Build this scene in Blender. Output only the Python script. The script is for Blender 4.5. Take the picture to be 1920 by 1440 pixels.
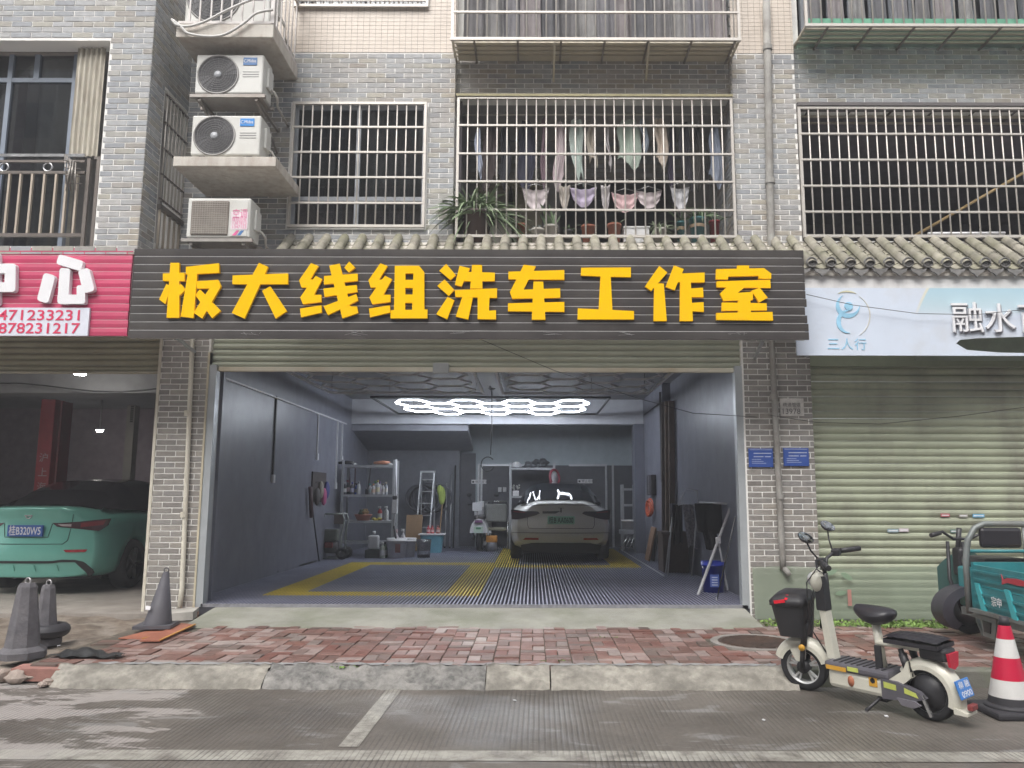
import bpy, bmesh, math, random
from mathutils import Vector, Matrix, Euler
from mathutils.geometry import tessellate_polygon
random.seed(7)
for o in list(bpy.data.objects): bpy.data.objects.remove(o)
SC = bpy.context.scene; COL = SC.collection; PI = math.pi
# ------------------------------------------------------------------ camera, sky, sun, exposure
H = 1.2                                   # camera height above the garage floor (z = 0)
FPX, CX, CY = 1480.0, 1000.0, 720.0
PITCH = math.atan(210/1480.0); ROLL = 0.0025
cam = bpy.data.cameras.new('camera'); camo = bpy.data.objects.new('camera', cam); COL.objects.link(camo)
cam.sensor_width = 36; cam.lens = FPX/1920*36; cam.shift_x = -(CX-960)/1920
cam.clip_start = 0.05; cam.clip_end = 2000
camo.matrix_world = Matrix.Translation((0, 0, H)) @ Matrix.Rotation(PI/2+PITCH, 4, 'X') @ Matrix.Rotation(ROLL, 4, 'Z')
SC.camera = camo
W = bpy.data.worlds.new('World'); SC.world = W; W.use_nodes = True
SUN_EL, SUN_ROT = math.radians(50), math.radians(200)
nt = W.node_tree; bg = nt.nodes['Background']
sky = nt.nodes.new('ShaderNodeTexSky'); sky.sky_type = 'NISHITA'; sky.sun_disc = False
sky.sun_elevation = SUN_EL; sky.sun_rotation = SUN_ROT; sky.air_density = 1.0; sky.dust_density = 4.0; sky.ozone_density = 1.0
hsv = nt.nodes.new('ShaderNodeHueSaturation'); hsv.inputs['Saturation'].default_value = 0.22
nt.links.new(sky.outputs[0], hsv.inputs['Color']); nt.links.new(hsv.outputs[0], bg.inputs[0]); bg.inputs[1].default_value = 0.15
sun = bpy.data.lights.new('sun', 'SUN'); sun.energy = 1.4; sun.angle = math.radians(40); sun.color = (1, .97, .93)
suno = bpy.data.objects.new('sun', sun); COL.objects.link(suno)
sd = Vector((math.sin(SUN_ROT)*math.cos(SUN_EL), math.cos(SUN_ROT)*math.cos(SUN_EL), math.sin(SUN_EL)))  # towards the sun: behind the camera
suno.rotation_euler = sd.to_track_quat('Z', 'Y').to_euler(); suno.location = sd*60
SC.view_settings.view_transform = 'Standard'; SC.view_settings.look = 'None'; SC.view_settings.gamma = 1
SC.view_settings.use_curve_mapping = False; SC.view_settings.exposure = 0.95
SC.render.engine = 'CYCLES'
SC.cycles.max_bounces = 8; SC.cycles.diffuse_bounces = 5; SC.cycles.glossy_bounces = 4; SC.cycles.transmission_bounces = 6; SC.cycles.transparent_max_bounces = 12
# ------------------------------------------------------------------ measuring helpers (a photo pixel on a known plane of the place)
def ray(px, py):
    x, y = px-CX, py-CY
    x, y = x*math.cos(ROLL)+y*math.sin(ROLL), -x*math.sin(ROLL)+y*math.cos(ROLL)
    u, v = x/FPX, y/FPX
    return Vector((u, math.cos(PITCH)+v*math.sin(PITCH), math.sin(PITCH)-v*math.cos(PITCH)))
def at(px, py, Y):
    d = ray(px, py); t = Y/d.y
    return Vector((d.x*t, Y, H+d.z*t))
def atz(px, py, z):
    d = ray(px, py); t = (z-H)/d.z
    return Vector((d.x*t, d.y*t, z))
def zat(py, Y, px=1000): return at(px, py, Y).z
def xat(px, py, Y): return at(px, py, Y).x
# ------------------------------------------------------------------ materials
MATS = {}
def M(name, col=(.5,.5,.5), rough=.6, metal=0, var=.12, scale=6, bump=0, bscale=60, spec=.5, emit=0, dirt=None, dscale=2.5, damt=.5, coat=0, alpha=None, rnd=0, streak=0, rvar=1):
    if name in MATS: return MATS[name]
    m = bpy.data.materials.new(name); m.use_nodes = True; MATS[name] = m
    n = m.node_tree.nodes; L = m.node_tree.links; b = n['Principled BSDF']
    b.inputs['Roughness'].default_value = rough; b.inputs['Metallic'].default_value = metal
    b.inputs['Specular IOR Level'].default_value = spec
    if coat: b.inputs['Coat Weight'].default_value = coat; b.inputs['Coat Roughness'].default_value = .05
    if emit:
        b.inputs['Emission Color'].default_value = (*col, 1); b.inputs['Emission Strength'].default_value = emit
    geo = n.new('ShaderNodeNewGeometry')
    def noise(sc, det=4, ro=.6, src=None):
        t = n.new('ShaderNodeTexNoise'); t.inputs['Scale'].default_value = sc; t.inputs['Detail'].default_value = det; t.inputs['Roughness'].default_value = ro
        L.new(src or geo.outputs['Position'], t.inputs['Vector']); return t.outputs['Fac']
    def ramp(src, a, c0, c, c1):
        r = n.new('ShaderNodeValToRGB'); r.color_ramp.elements[0].position = a; r.color_ramp.elements[1].position = c
        r.color_ramp.elements[0].color = (*c0, 1); r.color_ramp.elements[1].color = (*c1, 1); L.new(src, r.inputs[0]); return r.outputs[0]
    lo = tuple(max(0, c*(1-var)) for c in col); hi = tuple(min(1, c*(1+var)) for c in col)
    c = ramp(noise(scale), .3, lo, .7, hi)
    if rnd:
        oi = n.new('ShaderNodeObjectInfo'); ad = n.new('ShaderNodeMath'); ad.operation = 'ADD'
        L.new(oi.outputs['Random'], ad.inputs[0]); L.new(geo.outputs['Random Per Island'], ad.inputs[1])
        mr = n.new('ShaderNodeMapRange'); mr.inputs[2].default_value = 2; mr.inputs[3].default_value = 1-rnd; mr.inputs[4].default_value = 1+rnd
        L.new(ad.outputs[0], mr.inputs[0])
        mx = n.new('ShaderNodeMix'); mx.data_type = 'RGBA'; mx.blend_type = 'MULTIPLY'; mx.inputs[0].default_value = 1
        L.new(c, mx.inputs[6]); L.new(mr.outputs[0], mx.inputs[7]); c = mx.outputs[2]
    if dirt:
        src = None
        if streak:
            mp = n.new('ShaderNodeMapping'); mp.inputs['Scale'].default_value = (streak, streak, 1); L.new(geo.outputs['Position'], mp.inputs[0]); src = mp.outputs[0]
        f = ramp(noise(dscale, 6, .65, src), .45, (0,0,0), .68, (damt,)*3)
        mx = n.new('ShaderNodeMix'); mx.data_type = 'RGBA'; L.new(f, mx.inputs[0]); L.new(c, mx.inputs[6]); mx.inputs[7].default_value = (*dirt, 1); c = mx.outputs[2]
    L.new(c, b.inputs['Base Color'])
    rr = n.new('ShaderNodeMapRange'); rr.inputs[3].default_value = max(0, rough-.1*rvar); rr.inputs[4].default_value = min(1, rough+.12*rvar)
    L.new(noise(scale*2.3), rr.inputs[0]); L.new(rr.outputs[0], b.inputs['Roughness'])
    if bump:
        bp = n.new('ShaderNodeBump'); bp.inputs['Strength'].default_value = bump; bp.inputs['Distance'].default_value = .01
        L.new(noise(bscale, 5), bp.inputs['Height']); L.new(bp.outputs[0], b.inputs['Normal'])
    if alpha is not None: b.inputs['Alpha'].default_value = alpha
    return m
def glass(name, tint=(.6,.65,.68), mix=.5, rough=.02):
    if name in MATS: return MATS[name]
    m = bpy.data.materials.new(name); m.use_nodes = True; MATS[name] = m
    n = m.node_tree.nodes; L = m.node_tree.links; n.remove(n['Principled BSDF']); out = n['Material Output']
    tr = n.new('ShaderNodeBsdfTransparent'); tr.inputs[0].default_value = (*tint, 1)
    gl = n.new('ShaderNodeBsdfGlossy'); gl.inputs['Roughness'].default_value = rough
    lw = n.new('ShaderNodeFresnel'); lw.inputs[0].default_value = 1.5
    mr = n.new('ShaderNodeMapRange'); mr.inputs[3].default_value = mix*.25; mr.inputs[4].default_value = 1
    mx = n.new('ShaderNodeMixShader'); L.new(lw.outputs[0], mr.inputs[0]); L.new(mr.outputs[0], mx.inputs[0])
    L.new(tr.outputs[0], mx.inputs[1]); L.new(gl.outputs[0], mx.inputs[2]); L.new(mx.outputs[0], out.inputs[0]); return m
# ------------------------------------------------------------------ mesh builder
def frame(d):
    d = d.normalized(); a = Vector((0,0,1)) if abs(d.z) < .9 else Vector((1,0,0))
    u = d.cross(a).normalized(); return u, d.cross(u).normalized()
class MB:
    def __init__(s): s.v = []; s.f = []; s.sm = []
    def add(s, vs, fs, smooth=False):
        b = len(s.v); s.v += [Vector(v) for v in vs]
        for f in fs: s.f.append([b+i for i in f]); s.sm.append(smooth)
        return s
    def box(s, x0, x1, y0, y1, z0, z1):
        return s.add([(x,y,z) for x in (x0,x1) for y in (y0,y1) for z in (z0,z1)],
                     [(0,1,3,2),(4,6,7,5),(0,4,5,1),(2,3,7,6),(0,2,6,4),(1,5,7,3)])
    def bbox(s, x0, x1, y0, y1, z0, z1, r=.01):            # box with chamfered vertical and horizontal edges
        bm = bmesh.new(); bmesh.ops.create_cube(bm, size=1)
        for v in bm.verts: v.co = Vector(((x0+x1)/2+v.co.x*(x1-x0), (y0+y1)/2+v.co.y*(y1-y0), (z0+z1)/2+v.co.z*(z1-z0)))
        bmesh.ops.bevel(bm, geom=bm.edges[:], offset=r, segments=2, affect='EDGES', profile=.5)
        return s.bm(bm)
    def bm(s, bm, smooth=False):
        bm.verts.index_update(); s.add([v.co for v in bm.verts], [[v.index for v in f.verts] for f in bm.faces], smooth); bm.free(); return s
    def obox(s, c, size, rot=(0,0,0)):
        R = Euler(rot).to_matrix(); c = Vector(c); hx, hy, hz = [k/2 for k in size]
        return s.add([c+R@Vector((x,y,z)) for x in (-hx,hx) for y in (-hy,hy) for z in (-hz,hz)],
                     [(0,1,3,2),(4,6,7,5),(0,4,5,1),(2,3,7,6),(0,2,6,4),(1,5,7,3)])
    def bar(s, p, q, w, h=None, up=None):                   # rectangular bar p -> q
        p, q = Vector(p), Vector(q); d = (q-p).normalized(); h = h or w
        u, v = frame(d)
        if up: v = Vector(up); u = d.cross(v).normalized(); v = u.cross(d).normalized()
        vs = [e+u*a*w/2+v*b*h/2 for e in (p,q) for a,b in ((-1,-1),(1,-1),(1,1),(-1,1))]
        return s.add(vs, [(3,2,1,0),(4,5,6,7),(0,1,5,4),(1,2,6,5),(2,3,7,6),(3,0,4,7)])
    def tube(s, pts, r, n=8, cap=True, smooth=True):
        pts = [Vector(p) for p in pts]; rs = r if isinstance(r, (list, tuple)) else [r]*len(pts)
        b = len(s.v); u = None
        for i, p in enumerate(pts):
            d = (pts[min(i+1, len(pts)-1)]-pts[max(i-1, 0)])
            if u is None: u, w = frame(d)
            else:
                d = d.normalized(); u = (u-d*u.dot(d)).normalized(); w = d.cross(u)
            for k in range(n):
                a = 2*PI*k/n; s.v.append(p+(u*math.cos(a)+w*math.sin(a))*rs[i])
        for i in range(len(pts)-1):
            for k in range(n):
                k2 = (k+1) % n; s.f.append([b+i*n+k, b+i*n+k2, b+(i+1)*n+k2, b+(i+1)*n+k]); s.sm.append(smooth)
        if cap:
            s.f.append([b+k for k in range(n)][::-1]); s.sm.append(False)
            s.f.append([b+(len(pts)-1)*n+k for k in range(n)]); s.sm.append(False)
        return s
    def lathe(s, prof, c=(0,0,0), n=20, axis=(0,0,1), smooth=True, sx=1, sy=1, cap=True):
        c = Vector(c); d = Vector(axis).normalized()
        if abs(d.z) > .999: u, w = Vector((1,0,0)), Vector((0,1,0))*(1 if d.z > 0 else -1)
        else: u, w = frame(d)
        b = len(s.v)
        for r, h in prof:
            for k in range(n):
                a = 2*PI*k/n; s.v.append(c+d*h+u*math.cos(a)*r*sx+w*math.sin(a)*r*sy)
        for i in range(len(prof)-1):
            for k in range(n):
                k2 = (k+1) % n; s.f.append([b+i*n+k, b+i*n+k2, b+(i+1)*n+k2, b+(i+1)*n+k]); s.sm.append(smooth)
        if cap:
            if prof[0][0] > 1e-5: s.f.append([b+k for k in range(n)][::-1]); s.sm.append(False)
            if prof[-1][0] > 1e-5: s.f.append([b+(len(prof)-1)*n+k for k in range(n)]); s.sm.append(False)
        return s
    def prism(s, poly, y0, y1, mp=None):                   # polygon in XZ (or mapped), extruded along Y
        mp = mp or (lambda a, b, y: Vector((a, y, b)))
        n = len(poly); b = len(s.v)
        tris = tessellate_polygon([[Vector((p[0], p[1], 0)) for p in poly]])
        for y in (y0, y1):
            for p in poly: s.v.append(mp(p[0], p[1], y))
        for t in tris:
            s.f.append([b+i for i in t]); s.sm.append(False); s.f.append([b+n+i for i in t][::-1]); s.sm.append(False)
        for i in range(n):
            j = (i+1) % n; s.f.append([b+i, b+j, b+n+j, b+n+i]); s.sm.append(False)
        return s
    def grid(s, fn, nu, nv, smooth=True, wrap=False):
        b = len(s.v)
        for i in range(nu+1):
            for j in range(nv+1): s.v.append(Vector(fn(i/nu, j/nv)))
        for i in range(nu):
            for j in range(nv):
                s.f.append([b+i*(nv+1)+j, b+(i+1)*(nv+1)+j, b+(i+1)*(nv+1)+j+1, b+i*(nv+1)+j+1]); s.sm.append(smooth)
        return s
    def ell(s, c, r, n=16, m=10, rot=None):
        c = Vector(c); R = Euler(rot).to_matrix() if rot else None
        def fn(u, v):
            a, t = 2*PI*u, PI*v; p = Vector((r[0]*math.sin(t)*math.cos(a), r[1]*math.sin(t)*math.sin(a), r[2]*math.cos(t)))
            return c+(R@p if R else p)
        return s.grid(fn, n, m)
    def torus(s, c, R, r, axis=(0,1,0), n=28, m=10, a0=0, a1=2*PI, flat=1):
        c = Vector(c); d = Vector(axis).normalized(); u, w = frame(d)
        def fn(i, j):
            a = a0+(a1-a0)*i; t = 2*PI*j; e = u*math.cos(a)+w*math.sin(a)
            return c+e*(R+r*math.cos(t))+d*r*flat*math.sin(t)
        return s.grid(fn, n, m)
    def xf(s, mtx):
        s.v = [mtx @ v for v in s.v]; return s
    def build(s, name, mat, parent=None, loose=False):
        me = bpy.data.meshes.new(name)
        if not s.v: s.box(0,.001,0,.001,0,.001)
        lo = Vector([min(v[i] for v in s.v) for i in range(3)]); hi = Vector([max(v[i] for v in s.v) for i in range(3)])
        c = (lo+hi)/2; c.z = lo.z
        me.from_pydata([v-c for v in s.v], [], s.f); me.polygons.foreach_set('use_smooth', s.sm)
        bm = bmesh.new(); bm.from_mesh(me); bmesh.ops.recalc_face_normals(bm, faces=bm.faces[:]); bm.to_mesh(me); bm.free()
        me.materials.append(mat); me.update()
        o = bpy.data.objects.new(name, me); COL.objects.link(o)
        if parent is not None: o.parent = parent; o.location = c-wloc(parent)
        else: o.location = c
        return o
def wloc(o):
    p = Vector(o.location)
    while o.parent: o = o.parent; p += Vector(o.location)
    return p
def tag(o, label, cat, group=None):
    o['label'] = label; o['category'] = cat
    if group: o['group'] = group
    return o
def thing(name, label, cat, loc=(0,0,0), group=None):
    o = bpy.data.objects.new(name, None); o.empty_display_size = .1; COL.objects.link(o); o.location = loc
    return tag(o, label, cat, group)
def struct(o): o['kind'] = 'structure'; return o
def stuff(o): o['kind'] = 'stuff'; return o
def dup(o, parent=None):                                  # a copy of a thing, its parts and their sub-parts
    c = o.copy(); COL.objects.link(c)
    if parent is not None: c.parent = parent
    for ch in list(o.children): dup(ch, c)
    return c
def inst(name, me, loc, parent=None, scale=None, rot=None):
    o = bpy.data.objects.new(name, me); COL.objects.link(o); o.parent = parent
    o.location = Vector(loc)-(wloc(parent) if parent is not None else Vector((0,0,0)))
    if scale: o.scale = scale
    if rot: o.rotation_euler = rot
    return o
TXT = {}
def textmesh(body, size, mtx, ext=.002, bold=0, align='LEFT', sx=1):
    cu = bpy.data.curves.new('txt', 'FONT'); cu.body = body; cu.size = size; cu.extrude = ext; cu.offset = bold; cu.align_x = align; cu.resolution_u = 3
    o = bpy.data.objects.new('txt', cu); COL.objects.link(o)
    bpy.context.view_layer.update()
    me = bpy.data.meshes.new_from_object(o.evaluated_get(bpy.context.evaluated_depsgraph_get()))
    bpy.data.objects.remove(o)
    b = MB(); b.add([mtx @ Vector((v.co.x*sx, v.co.y, v.co.z)) for v in me.vertices], [list(p.vertices) for p in me.polygons]); bpy.data.meshes.remove(me); return b
def facing(loc, rz=0, tilt=0):                            # text plane facing the street (-Y)
    return Matrix.Translation(loc) @ Matrix.Rotation(rz, 4, 'Z') @ Matrix.Rotation(PI/2+tilt, 4, 'X')
F = 8.8      # face of the main wall
FB = 7.88    # face of the projecting bay
# ================================================================== MATERIALS of the setting
def piece_mat(name, cols, tint, rough=.62, big=.55, bigamt=.65):
    m = bpy.data.materials.new(name); m.use_nodes = True; n = m.node_tree.nodes; L = m.node_tree.links; b = n['Principled BSDF']
    geo = n.new('ShaderNodeNewGeometry'); oi = n.new('ShaderNodeObjectInfo')
    ad = n.new('ShaderNodeMath'); ad.operation = 'ADD'; fr = n.new('ShaderNodeMath'); fr.operation = 'FRACT'
    mu = n.new('ShaderNodeMath'); mu.operation = 'MULTIPLY'; mu.inputs[1].default_value = 7.31
    L.new(oi.outputs['Random'], ad.inputs[0]); L.new(geo.outputs['Random Per Island'], ad.inputs[1]); L.new(ad.outputs[0], mu.inputs[0]); L.new(mu.outputs[0], fr.inputs[0])
    rp = n.new('ShaderNodeValToRGB'); rp.color_ramp.interpolation = 'LINEAR'; e = rp.color_ramp.elements
    e[0].position = 0; e[0].color = (*cols[0][1], 1); e[1].position = 1; e[1].color = (*cols[-1][1], 1)
    for p, c in cols[1:-1]: k = e.new(p); k.color = (*c, 1)
    L.new(fr.outputs[0], rp.inputs[0])
    def noise(sc, det=4):
        t = n.new('ShaderNodeTexNoise'); t.inputs['Scale'].default_value = sc; t.inputs['Detail'].default_value = det; L.new(geo.outputs['Position'], t.inputs[0]); return t.outputs['Fac']
    # warm brown batches of brick, and rain dirt
    r1 = n.new('ShaderNodeMapRange'); r1.inputs[1].default_value = .5; r1.inputs[2].default_value = .68; r1.inputs[4].default_value = bigamt; L.new(noise(big, 3), r1.inputs[0])
    mx = n.new('ShaderNodeMix'); mx.data_type = 'RGBA'; mx.blend_type = 'MULTIPLY'; L.new(r1.outputs[0], mx.inputs[0]); L.new(rp.outputs[0], mx.inputs[6]); mx.inputs[7].default_value = (*tint, 1)
    r2 = n.new('ShaderNodeMapRange'); r2.inputs[1].default_value = .3; r2.inputs[2].default_value = .8; r2.inputs[3].default_value = 1.18; r2.inputs[4].default_value = .78; L.new(noise(14, 6), r2.inputs[0])
    m2 = n.new('ShaderNodeMix'); m2.data_type = 'RGBA'; m2.blend_type = 'MULTIPLY'; m2.inputs[0].default_value = 1; L.new(mx.outputs[2], m2.inputs[6]); L.new(r2.outputs[0], m2.inputs[7])
    L.new(m2.outputs[2], b.inputs['Base Color']); b.inputs['Roughness'].default_value = rough
    bp = n.new('ShaderNodeBump'); bp.inputs['Strength'].default_value = .35; bp.inputs['Distance'].default_value = .004; L.new(noise(90, 5), bp.inputs['Height']); L.new(bp.outputs[0], b.inputs['Normal'])
    return m
MATS['brick'] = piece_mat('grey_brick', [(0,(.255,.265,.285)),(.2,(.30,.315,.33)),(.4,(.335,.34,.345)),(.55,(.365,.37,.378)),(.7,(.31,.30,.275)),(.82,(.36,.345,.30)),(.92,(.27,.25,.23)),(1,(.39,.39,.385))], (1.0,.84,.70))
MATS['brick_low'] = piece_mat('brown_grey_brick', [(0,(.21,.195,.18)),(.3,(.25,.235,.215)),(.55,(.29,.27,.245)),(.75,(.235,.225,.215)),(.9,(.31,.285,.25)),(1,(.20,.185,.17))], (1.0,.92,.84))
def road_mat(paint=None):
    m = bpy.data.materials.new('road_concrete' if paint is None else 'worn_bay_line'); m.use_nodes = True; n = m.node_tree.nodes; L = m.node_tree.links; b = n['Principled BSDF']
    geo = n.new('ShaderNodeNewGeometry'); P = geo.outputs['Position']
    def noise(sc, det=5, ro=.6, vec=None, dist=0):
        t = n.new('ShaderNodeTexNoise'); t.inputs['Scale'].default_value = sc; t.inputs['Detail'].default_value = det; t.inputs['Roughness'].default_value = ro; t.inputs['Distortion'].default_value = dist
        L.new(vec or P, t.inputs[0]); return t.outputs['Fac']
    def mr(src, a, c, lo=0, hi=1):
        r = n.new('ShaderNodeMapRange'); r.inputs[1].default_value = a; r.inputs[2].default_value = c; r.inputs[3].default_value = lo; r.inputs[4].default_value = hi; L.new(src, r.inputs[0]); return r.outputs[0]
    def mix(f, a, c2, bl='MIX'):
        x = n.new('ShaderNodeMix'); x.data_type = 'RGBA'; x.blend_type = bl
        if isinstance(f, float): x.inputs[0].default_value = f
        else: L.new(f, x.inputs[0])
        for s, v in ((6, a), (7, c2)):
            if isinstance(v, tuple): x.inputs[s].default_value = (*v, 1)
            else: L.new(v, x.inputs[s])
        return x.outputs[2]
    def math_(op, a, b2):
        x = n.new('ShaderNodeMath'); x.operation = op
        for i, v in enumerate((a, b2)):
            if isinstance(v, (int, float)): x.inputs[i].default_value = v
            else: L.new(v, x.inputs[i])
        return x.outputs[0]
    sp = n.new('ShaderNodeSeparateXYZ'); L.new(P, sp.inputs[0])
    c = mix(mr(noise(.9, 6), .35, .68), (.105,.092,.079), (.205,.183,.160))
    c = mix(mr(noise(38, 4), .3, .7), c, mix(1.0, c, (.78,.78,.78), 'MULTIPLY'))
    # pale worn patches at the kerb side on the left, stretched along the street
    mp = n.new('ShaderNodeMapping'); mp.inputs['Scale'].default_value = (.8, 2.2, 1); L.new(P, mp.inputs[0])
    pn = noise(1.5, 12, .68, mp.outputs[0], .25)
    left = mr(sp.outputs[0], -.6, -3.0, -.24, .03)
    pf = mr(math_('ADD', pn, left), .50, .53, 0, .85)
    c = mix(pf, c, (.37,.34,.32))
    # light cement run near the kerb on the right
    rn = mr(noise(2.2, 5, .6, mp.outputs[0], .6), .6, .66, 0, .45); c = mix(rn, c, (.33,.325,.32))
    if paint: c = mix(mr(noise(5, 7, .7), .40, .66, 0, .95), paint, c)
    L.new(c, b.inputs['Base Color'])
    wet = mr(noise(.7, 4), .42, .6); L.new(mr(wet, 0, 1, .62, .30), b.inputs['Roughness'])
    # saw-cut grooves running across the road
    wv = n.new('ShaderNodeTexWave'); wv.wave_type = 'BANDS'; wv.bands_direction = 'X'; wv.inputs['Scale'].default_value = 9.5; wv.inputs['Distortion'].default_value = .35; wv.inputs['Detail'].default_value = 2; wv.inputs['Detail Scale'].default_value = .4
    rt = n.new('ShaderNodeMapping'); rt.inputs['Rotation'].default_value = (0, 0, math.radians(0.5)); L.new(P, rt.inputs[0]); L.new(rt.outputs[0], wv.inputs[0])
    gm = mr(noise(1.3, 4), .38, .56); gr = math_('MULTIPLY', mr(wv.outputs['Fac'], .1, .6), gm)
    hh = math_('ADD', math_('MULTIPLY', gr, 1.0), math_('MULTIPLY', noise(70, 4), .35))
    bp = n.new('ShaderNodeBump'); bp.inputs['Strength'].default_value = .45; bp.inputs['Distance'].default_value = .006; L.new(hh, bp.inputs['Height']); L.new(bp.outputs[0], b.inputs['Normal'])
    dk = math_('MULTIPLY', math_('SUBTRACT', 1.0, mr(wv.outputs['Fac'], .02, .22)), gm)
    c2 = mix(math_('MULTIPLY', dk, .62), c, (.05,.046,.042)); L.new(c2, b.inputs['Base Color'])
    return m
mortar = M('mortar', (.82,.81,.78), .8, var=.12, scale=3, dirt=(.60,.58,.55), damt=.5, dscale=1.5, bump=.2)
concrete = M('concrete', (.40,.38,.345), .75, var=.18, scale=4, bump=.35, bscale=40, dirt=(.20,.185,.165), dscale=1.6, damt=.55)
slabm = M('slab_concrete', (.52,.49,.44), .75, var=.12, scale=5, bump=.25, dirt=(.30,.22,.18), dscale=3, damt=.5, streak=4)
plaster = M('room_plaster', (.30,.29,.28), .8, var=.1)
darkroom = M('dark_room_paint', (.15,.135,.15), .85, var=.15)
ivory = M('ivory_paint', (.62,.59,.50), .5, var=.08, dirt=(.42,.36,.27), damt=.4)
# ================================================================== GROUND
MB().box(-120,120,-120,120,-.4,-.23).build('ground', M('ground_earth', (.16,.14,.12), .9)).__setitem__('kind','structure')
rb = MB().grid(lambda u, v: (-40+80*u, -30+36.35*v, -.2), 8, 8, False); road = struct(rb.build('road', road_mat()))
# painted bay lines, worn
linem = M('worn_line_paint', (.38,.365,.325), .7, var=.25, scale=9, dirt=(.16,.145,.125), dscale=6, damt=.9, bump=.4, bscale=90)
pl = MB()
a0, a1 = atz(10,1405,-.196).y, atz(10,1424,-.196).y
pl.add([(-30,a1,-.196),(30,a1,-.196),(30,a0,-.196),(-30,a0,-.196)], [(0,1,2,3)]); LM = road_mat((.40,.385,.34)); pl.build('parking_line', LM, road)
pl = MB(); q = [atz(x, y, -.196) for x, y in ((726,1292),(754,1292),(672,1400),(634,1400))]; pl.add(q, [(0,1,2,3)]); pl.build('parking_line', LM, road)
# pavement bed + pavers
PZ = -.08; PY0, PY1 = 6.24, 7.99
bed = struct(MB().box(-3.9, 9, PY0+.02, 8.6, -.3, PZ-.012).build('pavement', M('paver_joint_sand', (.10,.085,.065), .9, var=.35, scale=9, bump=.6, bscale=30, dirt=(.17,.14,.11), damt=.6)))
paverm = piece_mat('red_paver', [(0,(.19,.080,.062)),(.2,(.15,.090,.074)),(.4,(.23,.125,.103)),(.55,(.29,.205,.185)),(.7,(.12,.085,.07)),(.85,(.34,.27,.25)),(1,(.20,.105,.085))], (1.35,1.5,1.5), .5, .9, .8)
pavA = MB().bbox(-.0995,.0995,-.0478,.0478,-.04,0,.004); pavB = MB().bbox(-.0478,.0478,-.0995,.0995,-.04,0,.004)
PAV = []
n_ = 0
for i in range(-19, 43):
    for j in range(0, 9):
        cx_, cy_ = i*.207, PY0+.11+j*.207
        if cy_ > PY1+.02 and cx_ < 2.6: continue
        if cx_ < -3.78+.62*(j/8)**1.5-.2*random.random() : continue
        for k in (-1, 1):
            hz = (i+j) % 2 == 0
            PAV.append((cx_+(0 if hz else k*.0518), cy_+(k*.0518 if hz else 0), hz))
manc = atz(1418,1204,PZ); MR = .36
PAV = [p for p in PAV if math.hypot(p[0]-manc.x, p[1]-manc.y) > MR+.06]
def px_of(p):
    v = Vector(p)-Vector((0,0,H)); d = v.y*math.cos(PITCH)+v.z*math.sin(PITCH); return CX+FPX*v.x/d, CY-FPX*(-v.y*math.sin(PITCH)+v.z*math.cos(PITCH))/d
PAV.sort(key=lambda p: (not (0 < px_of((p[0],p[1],PZ))[0] < 1920), math.hypot(p[0], p[1])))
meA = pavA.build('paver', paverm, bed); meB = pavB.build('paver', paverm, bed)
mA, mB_ = meA.data, meB.data; bpy.data.objects.remove(meA); bpy.data.objects.remove(meB)
rest = MB()
for k, (x, y, hz) in enumerate(PAV):
    dz = random.uniform(-.006,.005); t = (random.uniform(-.02,.02), random.uniform(-.02,.02), random.uniform(-.03,.03))
    if k < 300: inst('paver', mA if hz else mB_, (x, y, PZ+dz-.04), bed, rot=t)
    else:
        s_ = (.199,.0956) if hz else (.0956,.199); rest.obox((x, y, PZ+dz-.02), (s_[0], s_[1], .04), t)
stuff(rest.build('far_pavers', paverm, bed))
# manhole
mh = thing('manhole_cover', 'round rusty manhole cover set in the red brick pavement', 'manhole cover', (manc.x, manc.y, PZ))
rust = M('rusty_iron', (.10,.072,.06), .6, metal=.4, var=.3, scale=20, bump=.4, dirt=(.16,.09,.06), damt=.6)
MB().lathe([(0,-.03),(MR-.03,-.03),(MR-.03,.004),(0,.004)], (manc.x, manc.y, PZ), 40, smooth=False).build('cover_plate', rust, mh)
MB().lathe([(MR-.025,-.03),(MR+.04,-.03),(MR+.04,.006),(MR-.025,.006),(MR-.025,-.03)], (manc.x, manc.y, PZ), 40, smooth=False, cap=False).build('frame_ring', M('manhole_collar', (.24,.22,.20), .8, var=.25, bump=.5), mh)
rb_ = MB()
for i in range(-6, 7):
    w = math.sqrt(max(0,(MR-.06)**2-(i*.048)**2)); rb_.box(manc.x-w, manc.x+w, manc.y+i*.048-.008, manc.y+i*.048+.008, PZ+.004, PZ+.011)
stuff(rb_.build('tread_ribs', rust, mh))
# kerb fillet: sloping cast concrete in three pours, rough edges
def fillet(x0, x1, name, mat, seed, rough=.012, y_in=PY0+.01, y_out=5.99):
    rd = random.Random(seed); nu = int((x1-x0)/.05); tab = [[rd.uniform(-1,1) for _ in range(9)] for _ in range(nu+1)]
    def fn(u, v):
        i = round(u*nu); j = round(v*8); x = x0+(x1-x0)*u; w = tab[i][j]*rough
        ye = y_out+tab[i][0]*.02+(.10*max(0, 1-u*12) if x0 < -3 else 0)
        if v < .001: return (x, y_in, PZ+.0+w*.3)
        t = (v-.125)/.875; prof = PZ+.008-(.125)*t**1.35
        return (x, y_in-(y_in-ye)*t, prof+w if v < .99 else -.225)
    return struct(MB().grid(fn, nu, 8).build(name, mat))
fil_pale = M('kerb_concrete_pale', (.31,.29,.25), .85, var=.35, scale=14, bump=1.0, bscale=34, dirt=(.15,.14,.12), dscale=2.6, damt=.85)
fil_dark = M('kerb_concrete_dark', (.17,.165,.155), .85, var=.45, scale=22, bump=1.0, bscale=45, dirt=(.40,.38,.35), dscale=5, damt=.7)
xk = [atz(x, 1265, -.14).x for x in (105, 505, 912, 1030, 1480)]
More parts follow.
